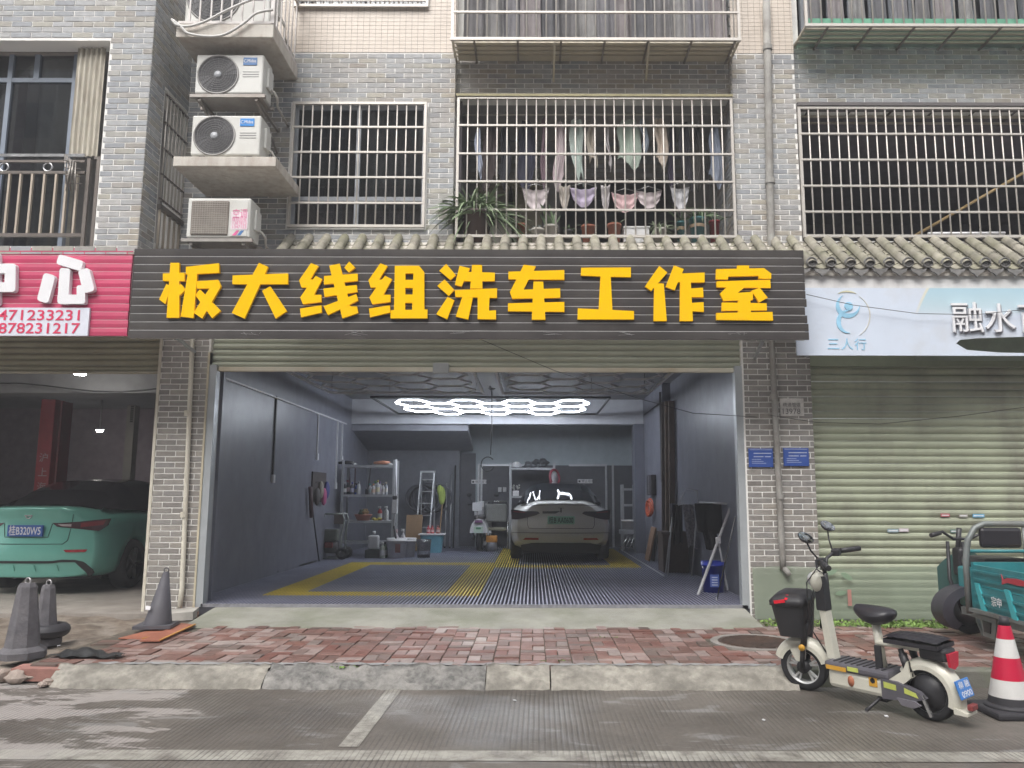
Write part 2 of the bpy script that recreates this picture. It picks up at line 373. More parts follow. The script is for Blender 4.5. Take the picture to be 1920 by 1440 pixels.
fillet(xk[0], xk[1], 'kerb', fil_pale, 1, .010); fillet(xk[1]+.005, xk[2], 'kerb', fil_dark, 2, .018); fillet(xk[2]+.006, xk[3], 'kerb', fil_pale, 3, .014); fillet(xk[3]+.01, xk[4], 'kerb', fil_pale, 4, .009)
kb = MB(); x = xk[4]+.01
while x < 8:
    kb = MB().bbox(x, x+.74, PY0-.13, PY0+.01, -.3, PZ+.004, .012); struct(kb.build('kerb', M('kerb_stone_mossy', (.17,.165,.14), .8, var=.3, bump=.5, dirt=(.07,.10,.04), damt=.7, dscale=3))); x += .75
# top edge strip of cement along the kerb
MB().grid(lambda u, v: (xk[0]+.25+(xk[4]-xk[0]-.25)*u, PY0+.012+.07*v+.012*math.sin(u*90)*v, PZ+.006+.003*math.sin(u*230+v*9)), 120, 2).build('kerb_edge', M('kerb_edge_cement', (.30,.30,.30), .75, var=.2, scale=10, bump=.4)).__setitem__('kind', 'structure')
# threshold ramp of the open garage
rx0, rx1 = atz(362,1160,-.04).x, atz(1425,1165,-.04).x
rp_ = MB().grid(lambda u, v: (rx0+(rx1-rx0)*u+(.02 if u < .01 else 0)*v-(.0 if u > .99 else 0)*v, 7.96+.85*v, (PZ-.006)+(.086)*min(1, v*1.12)+.003*math.sin(u*40)*math.sin(v*9)), 60, 8)
rp_.add([(rx0,7.96,PZ-.006),(rx0+.02,8.81,.008),(rx0+.02,8.81,-.2),(rx0,7.96,-.2)], [(0,1,2,3)]); rp_.add([(rx1,7.96,PZ-.006),(rx1,8.81,.008),(rx1,8.81,-.2),(rx1,7.96,-.2)], [(0,3,2,1)])
struct(rp_.build('threshold_ramp', M('ramp_concrete', (.31,.305,.265), .75, var=.15, scale=3, bump=.45, bscale=35, dirt=(.19,.20,.14), dscale=1.6, damt=.75)))
# bare earth and broken concrete in front of the neighbouring garage
def dirt(u, v):
    x = -9+5.7*u; y = 6.2+2.55*v; z = PZ-.05+.05*v+.016*math.sin(x*5+y*3)+.012*math.sin(x*13-y*9)+.006*math.sin(x*31+y*27)
    if u > .92: z -= .05
    return (x, y, z)
struct(MB().grid(dirt, 90, 44).build('earth_verge', M('earth', (.165,.13,.10), .9, var=.35, scale=6, bump=.9, bscale=26, dirt=(.30,.27,.23), dscale=3, damt=.7)))
struct(MB().box(-12, -3.75, 8.62, 17.3, -.3, -.045).build('workshop_floor', M('workshop_concrete', (.30,.27,.24), .7, var=.2, scale=3, bump=.2, dirt=(.15,.13,.11), damt=.5)))
# ================================================================== BUILDING
BLD = thing('apartment_building', 'grey brick apartment block with beige tiled upper storey over three shop bays', 'building', (0, F, 0))
def cells(u0, u1, z0, z1, holes):
    us = sorted({u0,u1,*[h[k] for h in holes for k in (0,1) if u0 < h[k] < u1]}); zs = sorted({z0,z1,*[h[k] for h in holes for k in (2,3) if z0 < h[k] < z1]})
    for a, b in zip(zs, zs[1:]):
        run = None
        for c, d in zip(us, us[1:]):
            hit = any(h[0] < (c+d)/2 < h[1] and h[2] < (a+b)/2 < h[3] for h in holes)
            if hit:
                if run: yield (*run, a, b)
                run = None
            else: run = (run[0], d) if run else (c, d)
        if run: yield (*run, a, b)
def wall(name, u0, u1, z0, z1, Y, th=.2, holes=(), mat=None):
    b = MB()
    for c in cells(u0, u1, z0, z1, holes): b.box(c[0], c[1], Y, Y+th, c[2], c[3])
    return b.build(name, mat or mortar, BLD)
BP, CP, BL_, BH = .2205, .0625, .2090, .0505
BR = []
def bricks(u0, u1, z0, z1, plane, pos, holes=(), off=0):
    k = math.floor(z0/CP)
    while k*CP < z1:
        za, zb = k*CP+.006, k*CP+.006+BH
        za2, zb2 = max(za, z0), min(zb, z1)
        if zb2-za2 > .012:
            cuts = [(h[0], h[1]) for h in holes if h[2] < (za2+zb2)/2 < h[3]]
            i = math.floor(u0/BP)-1
            while i*BP < u1:
                a = i*BP+(BP/2 if k % 2 else 0)+off; segs = [(max(a, u0), min(a+BL_, u1))]
                for c0, c1 in cuts:
                    ns = []
                    for s0, s1 in segs:
                        if c1 <= s0 or c0 >= s1: ns.append((s0, s1))
                        else: ns += [(s0, c0-.004), (c1+.004, s1)]
                    segs = ns
                for s0, s1 in segs:
                    if s1-s0 > .02: BR.append((s0, s1, za2, zb2, plane, pos))
                i += 1
        k += 1
tilem = M('beige_mosaic', (.62,.545,.47), .35, var=.05, rnd=.05, spec=.5, dirt=(.46,.40,.34), damt=.3, dscale=1.5)
MT = MB()
def mosaic(u0, u1, z0, z1, Y):
    MB().box(u0, u1, Y-.002, Y+.001, z0, z1).build('mosaic_bed', M('mosaic_grout', (.25,.21,.18), .85, var=.15), BLD)
    b = z0
    while b < z1-.01:
        a = u0
        while a < u1-.01:
            e = min(a+.0685, u1); MT.box(a, e, Y-.006, Y-.001, b, min(b+.0455, z1)); a += .0725
        b += .0495
ZB = zat(100, F)                     # brick / mosaic boundary
ZTOP = 8.2
# --- measured openings
wx0, wx1 = xat(545,300,F), xat(798,300,F); wz0, wz1 = zat(427,F,670), zat(192,F,670)      # barred window
bx0, bx1 = -.94, 2.355; bz0, bz1 = 4.10, 5.93                                             # caged balcony
cx0, cx1 = 2.36, 3.105                                                                      # column with the drain pipe
gz0, gz1 = zat(444,F,1700), zat(196,F,1700)                                               # wide barred opening on the right
uw0, uw1, uwz = xat(552,6,F), xat(802,6,F), zat(11,F,670)                                 # window above
ubz = 6.30
XR = 9.0
# main wall between the bay and the balcony
ax0 = -4.12
wall('wall', ax0, bx0, 3.41, ZTOP, F, .22, [(wx0, wx1, wz0, wz1), (uw0, uw1, uwz, 9)])
bricks(ax0, bx0, 3.4, ZB-.004, 'y', F, [(wx0-.02, wx1+.02, wz0-.02, wz1+.02)])
uh = [(uw0-.02, uw1+.02)]
mosaic(-3.7, uw0-.02, ZB+.006, ZTOP, F); mosaic(uw0-.02, uw1+.02, ZB+.006, uwz-.02, F); mosaic(uw1+.02, bx0, ZB+.006, ZTOP, F)
# balcony recess: spandrel, sides, back
SPY = F+.12; spz0, spz1 = 5.95, 6.42
wall('wall', bx0, bx1, spz0, ZTOP, SPY+.0, .2, [(bx0+.15, bx1-.15, 6.44, 9)]); bricks(bx0, bx1, spz0, spz1, 'y', SPY)
MB().box(bx0-.03, bx0, F+.22, F+1.5, 4.1, ZTOP).build('wall', mortar, BLD)
MB().box(bx1, bx1+.2, F+.2, F+1.5, 4.1, ZTOP).build('wall', mortar, BLD); bricks(F+.14, F+1.3, 4.1, 5.95, 'x-', bx1); bricks(F+.01, F+.12, 4.1, ZTOP, 'x-', bx1)
MB().box(bx0, bx1, F+.02, F+1.35, 4.0, 4.1).build('floor_slab', slabm, BLD); MB().box(bx0, bx1, SPY+.2, F+1.35, 5.96, 6.08).build('ceiling_slab', plaster, BLD)
BBY = F+1.3
wall('wall', bx0, bx1, 4.1, 5.96, BBY, .15, [(-.75,.12,4.1,5.42),(.35,1.95,4.1,5.42)], plaster); bricks(bx0, bx1, 5.42, 5.95, 'y', BBY)
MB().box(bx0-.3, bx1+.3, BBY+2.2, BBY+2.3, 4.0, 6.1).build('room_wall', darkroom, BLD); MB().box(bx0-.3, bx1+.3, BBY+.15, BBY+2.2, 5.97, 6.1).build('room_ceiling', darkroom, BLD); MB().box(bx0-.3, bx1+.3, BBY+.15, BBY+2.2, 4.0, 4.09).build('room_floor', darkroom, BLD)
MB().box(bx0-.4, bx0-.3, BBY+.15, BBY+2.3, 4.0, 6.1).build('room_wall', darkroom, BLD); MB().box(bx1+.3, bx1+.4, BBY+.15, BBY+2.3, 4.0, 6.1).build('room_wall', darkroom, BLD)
# carved cornice doors at the back of the balcony
dm = M('door_cream', (.34,.31,.23), .5, var=.15)
for d0, d1 in ((-.74,-.34),(-.28,.11)):
    b = MB().box(d0, d1, BBY+.03, BBY+.07, 4.1, 5.25)
    for k in range(4): b.box(d0-.01*(k+1), d1+.01*(k+1), BBY+.03-.012*(k+1), BBY+.07, 5.25+k*.04, 5.285+k*.04)
    for e in (d0+.05, d1-.05): b.box(e-.02, e+.02, BBY+.01, BBY+.07, 4.1, 5.25)
    b.build('balcony_door', dm, BLD)
# column
wall('wall', cx0, cx1, 3.41, ZTOP, F, .25); bricks(cx0, cx1, 4.0, ZB-.004, 'y', F); mosaic(cx0, cx1, ZB+.006, ZTOP, F)
# right bay: spandrel and deep dark opening
SR = F+.1
wall('wall', cx1, XR, 5.80, ZTOP, SR, .2, [(cx1+.1, XR, 6.72, 9)]); bricks(cx1, XR, 5.80, 6.62, 'y', SR)
wall('wall', cx1, XR, 2.6, gz0-.02, SR, .2)
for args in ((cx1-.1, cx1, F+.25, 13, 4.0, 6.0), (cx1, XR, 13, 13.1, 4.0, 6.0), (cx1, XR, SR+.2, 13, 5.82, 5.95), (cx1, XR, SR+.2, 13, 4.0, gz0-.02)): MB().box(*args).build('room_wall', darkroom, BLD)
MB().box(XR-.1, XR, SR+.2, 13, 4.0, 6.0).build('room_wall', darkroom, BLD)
# projecting bay on the left
PLx0, PLx1 = -4.585, -4.095; LBZ = 3.66; lw1 = xat(197,200,FB); lwz0, lwz1 = zat(462,FB,100), zat(76,FB,100)
LX = -8.5
wall('wall', LX, PLx1, LBZ, ZTOP, FB, .22, [(LX, lw1, lwz0, lwz1)]); bricks(LX, PLx1, LBZ, ZTOP, 'y', FB, [(LX-1, lw1+.004, lwz0-.01, lwz1+.01)])
sgy0, sgy1 = FB+.34, F-.02
b = MB()
for c in cells(FB+.22, F, LBZ, ZTOP, [(sgy0, sgy1, 3.9, 5.66)]): b.box(PLx1-.22, PLx1, c[0], c[1], c[2], c[3])
b.build('wall', mortar, BLD); bricks(FB, F, LBZ, ZTOP, 'x+', PLx1, [(sgy0-.02, F+1, 3.0, 5.68)])
MB().box(LX, PLx1-.22, FB+.22, F+.2, LBZ, LBZ+.12).build('floor_slab', slabm, BLD)
b = MB().box(LX, PLx1-.2, F+1.6, F+1.7, LBZ, 6.6).box(LX, PLx1-.3, FB+.25, F+1.6, lwz1+.05, lwz1+.2).box(PLx1-.3, PLx1-.25, FB+.9, F+1.7, LBZ, 6.6).box(LX, PLx1-.3, F+.2, F+1.6, LBZ, LBZ+.1)
b.build('room_wall', plaster, BLD)
# room boxes behind the barred windows
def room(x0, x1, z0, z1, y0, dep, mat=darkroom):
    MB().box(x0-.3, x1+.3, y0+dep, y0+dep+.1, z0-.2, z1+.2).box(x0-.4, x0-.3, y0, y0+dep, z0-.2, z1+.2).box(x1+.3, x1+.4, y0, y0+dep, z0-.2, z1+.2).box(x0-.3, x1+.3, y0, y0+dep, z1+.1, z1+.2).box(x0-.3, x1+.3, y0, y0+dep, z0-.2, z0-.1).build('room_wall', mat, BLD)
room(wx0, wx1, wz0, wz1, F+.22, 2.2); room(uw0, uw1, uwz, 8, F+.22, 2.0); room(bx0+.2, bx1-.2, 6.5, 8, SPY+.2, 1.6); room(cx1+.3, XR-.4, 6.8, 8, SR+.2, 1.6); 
MB().box(PLx1-1.6, PLx1-1.5, FB+.3, F+.2, 3.8, 5.8).build('room_wall', darkroom, BLD)
# --- ground floor: pillars, lintels
gx0, gx1 = xat(380,900,F), xat(1398,900,F); GZ = 2.64
lpx0, rpx1 = xat(301,680,F), xat(1519,690,F)
wall('wall', lpx0, gx0, -.2, 3.4, F, .3); bricks(lpx0+.012, gx0-.02, -.1, 3.4, 'y', F)
wall('wall', gx1, rpx1, -.3, 3.4, F, .3); bricks(gx1+.02, rpx1, -.15, 3.4, 'y', F)
MB().box(lpx0-.02, lpx0+.012, F-.012, F+.3, -.1, 3.4).build('pillar_edge_trim', ivory, BLD)
MB().box(gx0-.022, gx0, F-.012, F+.12, -.02, 2.8).build('pillar_edge_trim', M('yellowed_trim', (.50,.45,.33), .6, var=.15), BLD)
wall('wall', gx0, gx1, GZ+.2, 3.4, F+.12, .2); wall('wall', LX, lpx0, GZ+.2, 3.66, F+.12, .2); wall('wall', rpx1, XR, GZ+.2, 3.4, F+.14, .2)
wall('wall', LX, ax0, 2.8, 3.66, F+.3, .2)
# AC ledges
def ledge(px0, px1, pyt, pyb, Y, yb=F):
    a, c = at(px0, pyt, Y), at(px1, pyb, Y); return MB().bbox(a.x, c.x, Y, yb+.01, c.z, a.z, .008).build('concrete_ledge', slabm, BLD)
ledge(331, 512, 45, 70, FB+.03); ledge(325, 517, 293, 312, FB+.06)
# emit bricks
cand = [i for i, b in enumerate(BR) if b[4] == 'y' and b[1]-b[0] > .2 and b[3]-b[2] > .049 and b[5] < F+.05]
def vis(i):
    b = BR[i]; p = ((b[0]+b[1])/2, b[5], (b[2]+b[3])/2); x, y = px_of(p)
    ok = 5 < x < 1915 and 5 < y < 1435 and not (235 < x < 1515 and 455 < y < 640)
    return (not ok, Vector(p).length+(0 if b[5] < F else 0))
cand.sort(key=vis); pick = set(cand[:300])
unit = MB().bbox(0, BL_, -.005, .002, 0, BH, .0018); uo = unit.build('brick', MATS['brick'], BLD); um = uo.data; uc = Vector((BL_/2, -.0035, 0)); bpy.data.objects.remove(uo)
uo = MB().bbox(0, BL_, -.005, .002, 0, BH, .0018).build('brick', MATS['brick_low'], BLD); um2 = uo.data; bpy.data.objects.remove(uo)
restA, restB = MB(), MB()
for i, (s0, s1, z0, z1, pl_, pos) in enumerate(BR):
    e = random.uniform(-.0015,.0015); low = z1 < 3.42 and pl_ == 'y' and pos == F; rest = restB if low else restA
    if i in pick: inst('brick', um2 if low else um, ((s0+s1)/2, pos-.0015+e, z0), BLD); continue
    if pl_ == 'y': rest.box(s0, s1, pos-.005+e, pos+.002, z0, z1)
    elif pl_ == 'x+': rest.box(pos-.002, pos+.005+e, s0, s1, z0, z1)
    else: rest.box(pos-.009+e, pos+.002, s0, s1, z0, z1)
stuff(restA.build('more_bricks', MATS['brick'], BLD)); stuff(restB.build('more_lower_bricks', MATS['brick_low'], BLD)); stuff(MT.build('mosaic_tiles', tilem, BLD))
# ================================================================== OPEN GARAGE
GL, GR_, GR2, GBY, GBK, GCZ = -3.88, 2.50, 2.35, 16.8, 18.8, 3.25
gwall = M('garage_wall_paint', (.168,.174,.215), .36, var=.10, scale=2.5, dirt=(.12,.122,.145), dscale=1.2, damt=.5, streak=3, bump=.15, bscale=9)
gceil = M('garage_ceiling_paint', (.26,.26,.275), .7, var=.08)
gback = M('garage_back_paint', (.36,.41,.44), .6, var=.08)
gdark = M('garage_dark_panel', (.075,.075,.09), .55, var=.15)
struct(MB().box(-3.95, 2.6, F+.005, 19, -.3, 0).build('garage_floor', M('garage_concrete', (.045,.045,.055), .6, var=.2)))
GF = bpy.data.objects['garage_floor']
for nm, bx_, mt in (('garage_wall', (GL-.12, GL, F+.3, 19, 0, GCZ), gwall), ('garage_wall', (GR_, GR_+.15, F+.3, 14.3, 0, GCZ), gwall), ('garage_wall', (GR2, GR2+.3, 14.3, 19, 0, GCZ), gwall),
    ('garage_ceiling', (GL, GR_, F+.32, 19, GCZ, GCZ+.15), gceil), ('ceiling_beam', (GL, GR2, GBY, GBY+.3, 2.72, GCZ), M('beam_paint', (.55,.56,.60), .6, var=.06)),
    ('garage_wall', (GL, GR2, GBK, GBK+.1, 0, GCZ), gback), ('garage_pilaster', (2.14, GR2, GBY-.1, GBY+.3, 0, 2.72), gwall),
    ('dark_panel', (-1.30, GR2, GBK-.03, GBK, 0, 1.92), gdark), ('dark_panel', (GL, -1.72, GBK-.25, GBK, 0, 2.35), M('garage_back_shadow_grey', (.16,.165,.19), .6)),  # left box stands for the dark recess, shade put into its grey
    ('dark_panel', (-1.72, -1.36, GBK-.05, GBK, 0, 2.2), gdark)):
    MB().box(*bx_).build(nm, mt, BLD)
MB().prism([(16.9,2.72),(18.55,2.35),(18.55,2.25),(16.9,2.58)], GL, -1.4, lambda a, b, x: Vector((x, a, b))).build('stair_soffit', M('soffit_paint', (.22,.225,.26), .6), BLD)
alum = M('aluminium', (.52,.53,.55), .38, metal=.6, var=.08)
for x in (-1.31, -1.24, 1.70, 1.86): MB().box(x, x+.045, GBK-.075, GBK-.03, 0, 1.95).build('panel_post', alum, BLD)
MB().box(-1.24, -.15, GBK-.07, GBK-.035, 1.90, 1.945).build('panel_rail', alum, BLD); MB().box(.85, 1.70, GBK-.07, GBK-.035, 1.90, 1.945).build('panel_rail', alum, BLD)
# inner returns of the door opening
MB().box(gx0-.0, gx0+.05, F+.3, F+.36, 0, GZ+.2).build('door_return', gwall, BLD); MB().box(GL, gx0, F+.3, F+.36, 0, GCZ).build('door_return', gwall, BLD); MB().box(gx1, GR_, F+.3, F+.36, 0, GCZ).build('door_return', gwall, BLD)
wall('lintel_inside', GL, GR_, GZ+.22, GCZ+.1, F+.33, .05, (), gwall)
# --- plastic floor grating: rib rows with yellow bay outlines
P_ = .043; T = .40
ycells = []
X1, Y1 = atz(495,1115,.03).x, atz(500,1116,.03).y
X1b, Y1b = atz(897,1116,.03).x, atz(650,1054,.03).y
Xr0, Xr1 = X1b-.02, atz(1206,1064,.03).x; Yr0 = atz(1100,1064,.03).y
def colour(x, y):
    if X1 < x < X1b and Y1 < y < Y1b and not (X1+T < x < X1b-T and Y1+.38 < y < Y1b-.5): return 1
    if Xr0 < x < Xr1 and Yr0 < y < 18.2 and not (Xr0+T < x < Xr1-.48 and Yr0+.5 < y < 17.6): return 1
    return 0
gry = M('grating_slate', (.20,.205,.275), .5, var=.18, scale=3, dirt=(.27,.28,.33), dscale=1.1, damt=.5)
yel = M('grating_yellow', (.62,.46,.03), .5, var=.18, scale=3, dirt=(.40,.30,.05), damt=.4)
gtop = M('grating_lit_top', (.29,.30,.40), .5, var=.2, scale=2, dirt=(.19,.195,.26), dscale=.9, damt=.7); ytop = M('grating_yellow_lit_top', (.70,.53,.05), .5, var=.12, scale=3)  # lighter rib tops: the daylight on them is painted into the colour
gry = M('grating_slate_shaded', (.075,.078,.115), .55, var=.15); yel = M('grating_yellow_shaded', (.30,.21,.02), .55, var=.15)  # darker rib bodies: the shade on their sides is painted in
R0, R1 = MB(), MB(); T0, T1 = MB(), MB(); tray = (MB(), MB())
ysteps = sorted({F+.03, Y1, Y1+.38, Y1b-.5, Y1b, Yr0, Yr0+.5, 17.6, 18.2, 18.7})
x = -3.84
while x < 2.46:
    run = None
    lim = 18.7 if x < 2.3 else 14.2
    for a, b in zip(ysteps, ysteps[1:]):
        if a >= lim: break
        b = min(b, lim); c = colour(x, (a+b)/2)
        if run and run[2] == c: run = (run[0], b, c)
        else:
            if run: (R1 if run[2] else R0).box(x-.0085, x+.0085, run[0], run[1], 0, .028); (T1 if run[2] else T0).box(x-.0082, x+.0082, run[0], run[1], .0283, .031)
            run = (a, b, c)
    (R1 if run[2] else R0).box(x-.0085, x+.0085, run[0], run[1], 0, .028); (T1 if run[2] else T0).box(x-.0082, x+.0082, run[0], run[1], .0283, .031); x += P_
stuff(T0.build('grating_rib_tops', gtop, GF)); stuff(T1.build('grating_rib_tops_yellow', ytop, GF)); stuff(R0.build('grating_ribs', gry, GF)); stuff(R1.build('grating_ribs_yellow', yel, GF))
cr = (MB(), MB())
y = F+.06
while y < 14.5:
    x = -3.84; st = None
    for xa, xb in ((-3.85, X1), (X1, X1+T), (X1+T, X1b-T), (X1b-T, X1b), (X1b, Xr1), (Xr1, 2.46)):
        cr[colour((xa+xb)/2, y)].box(xa, xb, y-.006, y+.006, .001, .010)
    y += .1
stuff(cr[0].build('grating_cross_ribs', gry, GF)); stuff(cr[1].build('grating_cross_ribs_yellow', yel, GF))
pe = thing('mat_edge_strip', 'pale steel strip edging the floor mat near the drying rack', 'edging', (2, 13, 0)); 
q0, q1 = atz(1164,1031,.03), atz(1246,1081,.03); MB().bar(q0, q1, .02, .03).build('strip', alum, pe)
MB().box(gx0+.06, gx1-.02, F+.0, F+.03, .0, .034).build('threshold_edge', M('grating_edge_worn', (.22,.22,.24), .6, var=.25, scale=20), GF)
# --- hexagon lamp arrays
hexoff = M('led_tube_off', (.66,.65,.65), .5)
ledon = M('led_tube_lit', (.86,.92,1), .4, emit=21, var=0)
pvcw = M('light_block_white', (.7,.7,.7), .5)
def hex_array(o, x0, x1, y0, y1, z, nx, ny, mat, r, name='light_tube'):
    sx = (x1-x0)/(nx*.75+.25); sy = (y1-y0)/(ny+.5); seen = set()
    for i in range(nx):
        for j in range(ny):
            cx_ = x0+sx*.5+i*sx*.75; cy_ = y0+sy*.5+j*sy+(sy/2 if i % 2 else 0)
            P = [(cx_+sx*.5*math.cos(k*PI/3), cy_+sy*.5/math.sin(PI/3)*math.sin(k*PI/3)) for k in range(6)]
            for k in range(6):
                a, b = P[k], P[(k+1) % 6]; key = tuple(sorted(((round(a[0],2), round(a[1],2)), (round(b[0],2), round(b[1],2)))))
                if key in seen: continue
                seen.add(key); pa, pb = Vector((*a, z)), Vector((*b, z)); d = (pb-pa)*.03
                MB().bar(pa+d, pb-d, r*1.6, r*1.2).build(name, mat, o)
                if mat is ledon: MB().bar(pa+Vector((0,0,.016)), pb+Vector((0,0,.016)), .055, .012, (0,0,1)).build('tube_light_block', pvcw, o)  # bar added over each lit tube to keep its light off the ceiling
LP = thing('hexagon_ceiling_light', 'lit white hexagon tube lamp hung over the parked car', 'ceiling light', (-.7, 15.2, 2.9))
blk = M('black_metal', (.02,.02,.022), .45, var=.1)
lx0, lx1, ly0, ly1 = -2.52, 1.02, 13.9, 16.35
hex_array(LP, lx0, lx1, ly0, ly1, 2.88, 7, 2, ledon, .012)
for a, b in (((lx0-.32,ly0-.2),(lx1+.32,ly0-.2)),((lx0-.32,ly1+.2),(lx1+.32,ly1+.2)),((lx0-.32,ly0-.2),(lx0-.32,ly1+.2)),((lx1+.32,ly0-.2),(lx1+.32,ly1+.2))): MB().bar((*a,2.91),(*b,2.91),.03).build('frame_bar', blk, LP)
for p in ((lx0,ly0-.2),(lx1,ly0-.2),(lx0,ly1+.2),(lx1,ly1+.2)): MB().tube([(*p,2.91),(*p,GCZ)], .004, 5).build('hanging_wire', blk, LP)
for (x0, x1), lb in (((-3.35,-.95),'unlit hexagon tube lamp below the ceiling, beside the conduit wall'), ((-.42,1.85),'unlit hexagon tube lamp below the ceiling, on the drying rack side')):
    o = thing('hexagon_ceiling_light', lb, 'ceiling light', ((x0+x1)/2, 11.6, 2.92)); hex_array(o, x0, x1, 9.6, 13.2, 2.92, 4, 4, hexoff, .022)
    for a, b in (((x0-.1,9.5),(x0-.1,13.3)),((x1+.1,9.5),(x1+.1,13.3)),((x0-.1,13.3),(x1+.1,13.3))): MB().bar((*a,2.93),(*b,2.93),.04).build('frame_bar', hexoff, o)
    for p in ((x0,9.9),(x1,9.9),(x0,13),(x1,13)): MB().tube([(*p,2.93),(*p,GCZ)], .005, 5).build('hanging_wire', blk, o)
MB().box(-.78,-.55,9.4,16.7,GCZ-.06,GCZ).build('cable_tray', gceil, BLD)
# --- conduits on the left wall
pvc = M('white_pvc', (.62,.62,.64), .45, var=.05)
def on_left(px, py):                                       # a photo pixel on the left garage wall
    d = ray(px, py); t = GL/d.x; return Vector((GL+.012, d.y*t, H+d.z*t))
cd = thing('wall_conduit', 'long white trunking running along the garage wall with droppers to switches', 'conduit', on_left(419,709))
MB().bar(on_left(419,709), on_left(648,795), .03, .025).build('trunking', pvc, cd)
for (xa, ya), (xb, yb), mt in (((513,741),(510,890),blk), ((595,776),(593,850),pvc), ((630,790),(628,905),pvc), ((641,794),(639,855),pvc)):
    a = on_left(xa, ya); b = on_left(xb, yb); a.y = b.y; MB().bar(a, b, .035, .025).build('dropper', mt, cd)
    MB().bbox(a.x-.012, a.x+.03, b.y-.04, b.y+.04, b.z-.12, b.z, .006).build('switch_box', pvc, cd)
cd2 = thing('wall_switch_pipe', 'grey pipe with a switch inside the garage door jamb', 'pipe', (GL+.03, 9.45, .3))
a, b = on_left(411,700), on_left(403,1110); MB().tube([(GL+.02,9.35,.25),(GL+.02,9.35,2.55)], .02, 8).build('pipe', pvc, cd2)
p = on_left(408,875); MB().bbox(GL, GL+.06, 9.28, 9.42, p.z-.1, p.z+.1, .006).build('switch', pvc, cd2); MB().bbox(GL, GL+.06, 9.28, 9.42, p.z-.42, p.z-.3, .006).build('switch', pvc, cd2)
# --- shutters (building > shutter > slat)
shm = M('shutter_green', (.40,.42,.33), .42, var=.06, scale=2, dirt=(.30,.31,.24), dscale=1.2, damt=.45, streak=3)
shm2 = M('shutter_sage', (.375,.405,.30), .45, var=.08, scale=2, dirt=(.22,.21,.175), dscale=.8, damt=.75, streak=2.5)
def shutter(x0, x1, z0, z1, Y, pitch, mat, name='roller_shutter'):
    so = bpy.data.objects.new(name, None); COL.objects.link(so); so.parent = BLD; so.location = Vector(((x0+x1)/2, Y, z0))-wloc(BLD)
    prof = [(0, 0), (-.004, .05), (-.016, .30), (-.021, .55), (-.017, .78), (-.006, .90), (0, .93), (.006, .97), (.006, 1.0)]
    b = MB(); b.grid(lambda u, v: (x0+(x1-x0)*u, Y+prof[round(v*8)][0], prof[round(v*8)][1]*pitch), 1, 8, False)
    first = None; z = z0; me = None
    while z < z1-.001:
        if me is None: o = b.build('slat', mat, so); me = o.data; base = o.location.copy(); o.location = base
        else: o = bpy.data.objects.new('slat', me); COL.objects.link(o); o.parent = so; o.location = base+Vector((0,random.uniform(-.002,.002),z-z0)); o.rotation_euler = (random.uniform(-.02,.02),random.uniform(-.0006,.0006),0)
        if me and z == z0: o.location = base+Vector((0,0,z0))
        else: o.location.z = base.z+z
        z += pitch
    return so
sh1 = shutter(gx0-.0, gx1, GZ, GZ+.48, F+.08, .070, shm)
cream = M('cream_metal', (.66,.63,.52), .4, var=.06, dirt=(.42,.32,.18), dscale=1.5, damt=.5)
MB().bbox(gx0+.07, gx1-.06, F+.05, F+.11, GZ-.045, GZ+.005, .006).build('bottom_bar', cream, sh1)
lk = at(827,691,F+.03); MB().bbox(lk.x-.09, lk.x+.09, F+.0, F+.06, lk.z-.06, lk.z+.06, .006).box(lk.x-.002, lk.x+.002, F-.003, F, lk.z-.06, lk.z+.06).build('lock_box', M('lock_grey', (.42,.44,.45), .4, metal=.3), sh1)
railm = M('shutter_rail', (.43,.46,.48), .4, metal=.3, var=.08)
for xx, yy in ((gx0-.0, 0), (gx1-.014, 0)): MB().box(xx, xx+.014, F+.112, F+.37, 0, GZ+.1).build('jamb_panel', M('jamb_grey', (.36,.38,.40), .5, var=.08), BLD)
for xx in (gx0, gx1-.08): MB().box(xx, xx+.08, F+.0, F+.11, 0, GZ+.02).build('guide_rail', railm, sh1)
sh2 = shutter(LX, lpx0-.01, zat(694,F,150), 3.2, F+.10, .070, M('shutter_olive', (.30,.29,.20), .45, var=.08, dirt=(.2,.18,.13), damt=.4))
MB().bbox(LX, lpx0-.02, F+.07, F+.13, zat(698,F,150), zat(694,F,150), .006).build('bottom_bar', M('cream_dull', (.40,.38,.30), .5), sh2)
rz0 = -.12; rsx0 = xat(1526,900,F)
sh3 = shutter(rsx0, XR, rz0, zat(688,F,1700), F+.10, .0845, shm2)
MB().box(rsx0-.085, rsx0+.01, F+.03, F+.14, rz0, zat(682,F,1520)).build('guide_rail', railm, sh3)
MB().bbox(rpx1-.02, XR, F+.02, F+.2, zat(686,F,1700), zat(662,F,1700)+.3, .004).build('shutter_box', M('shutter_box_green', (.30,.34,.24), .5, var=.08), sh3)
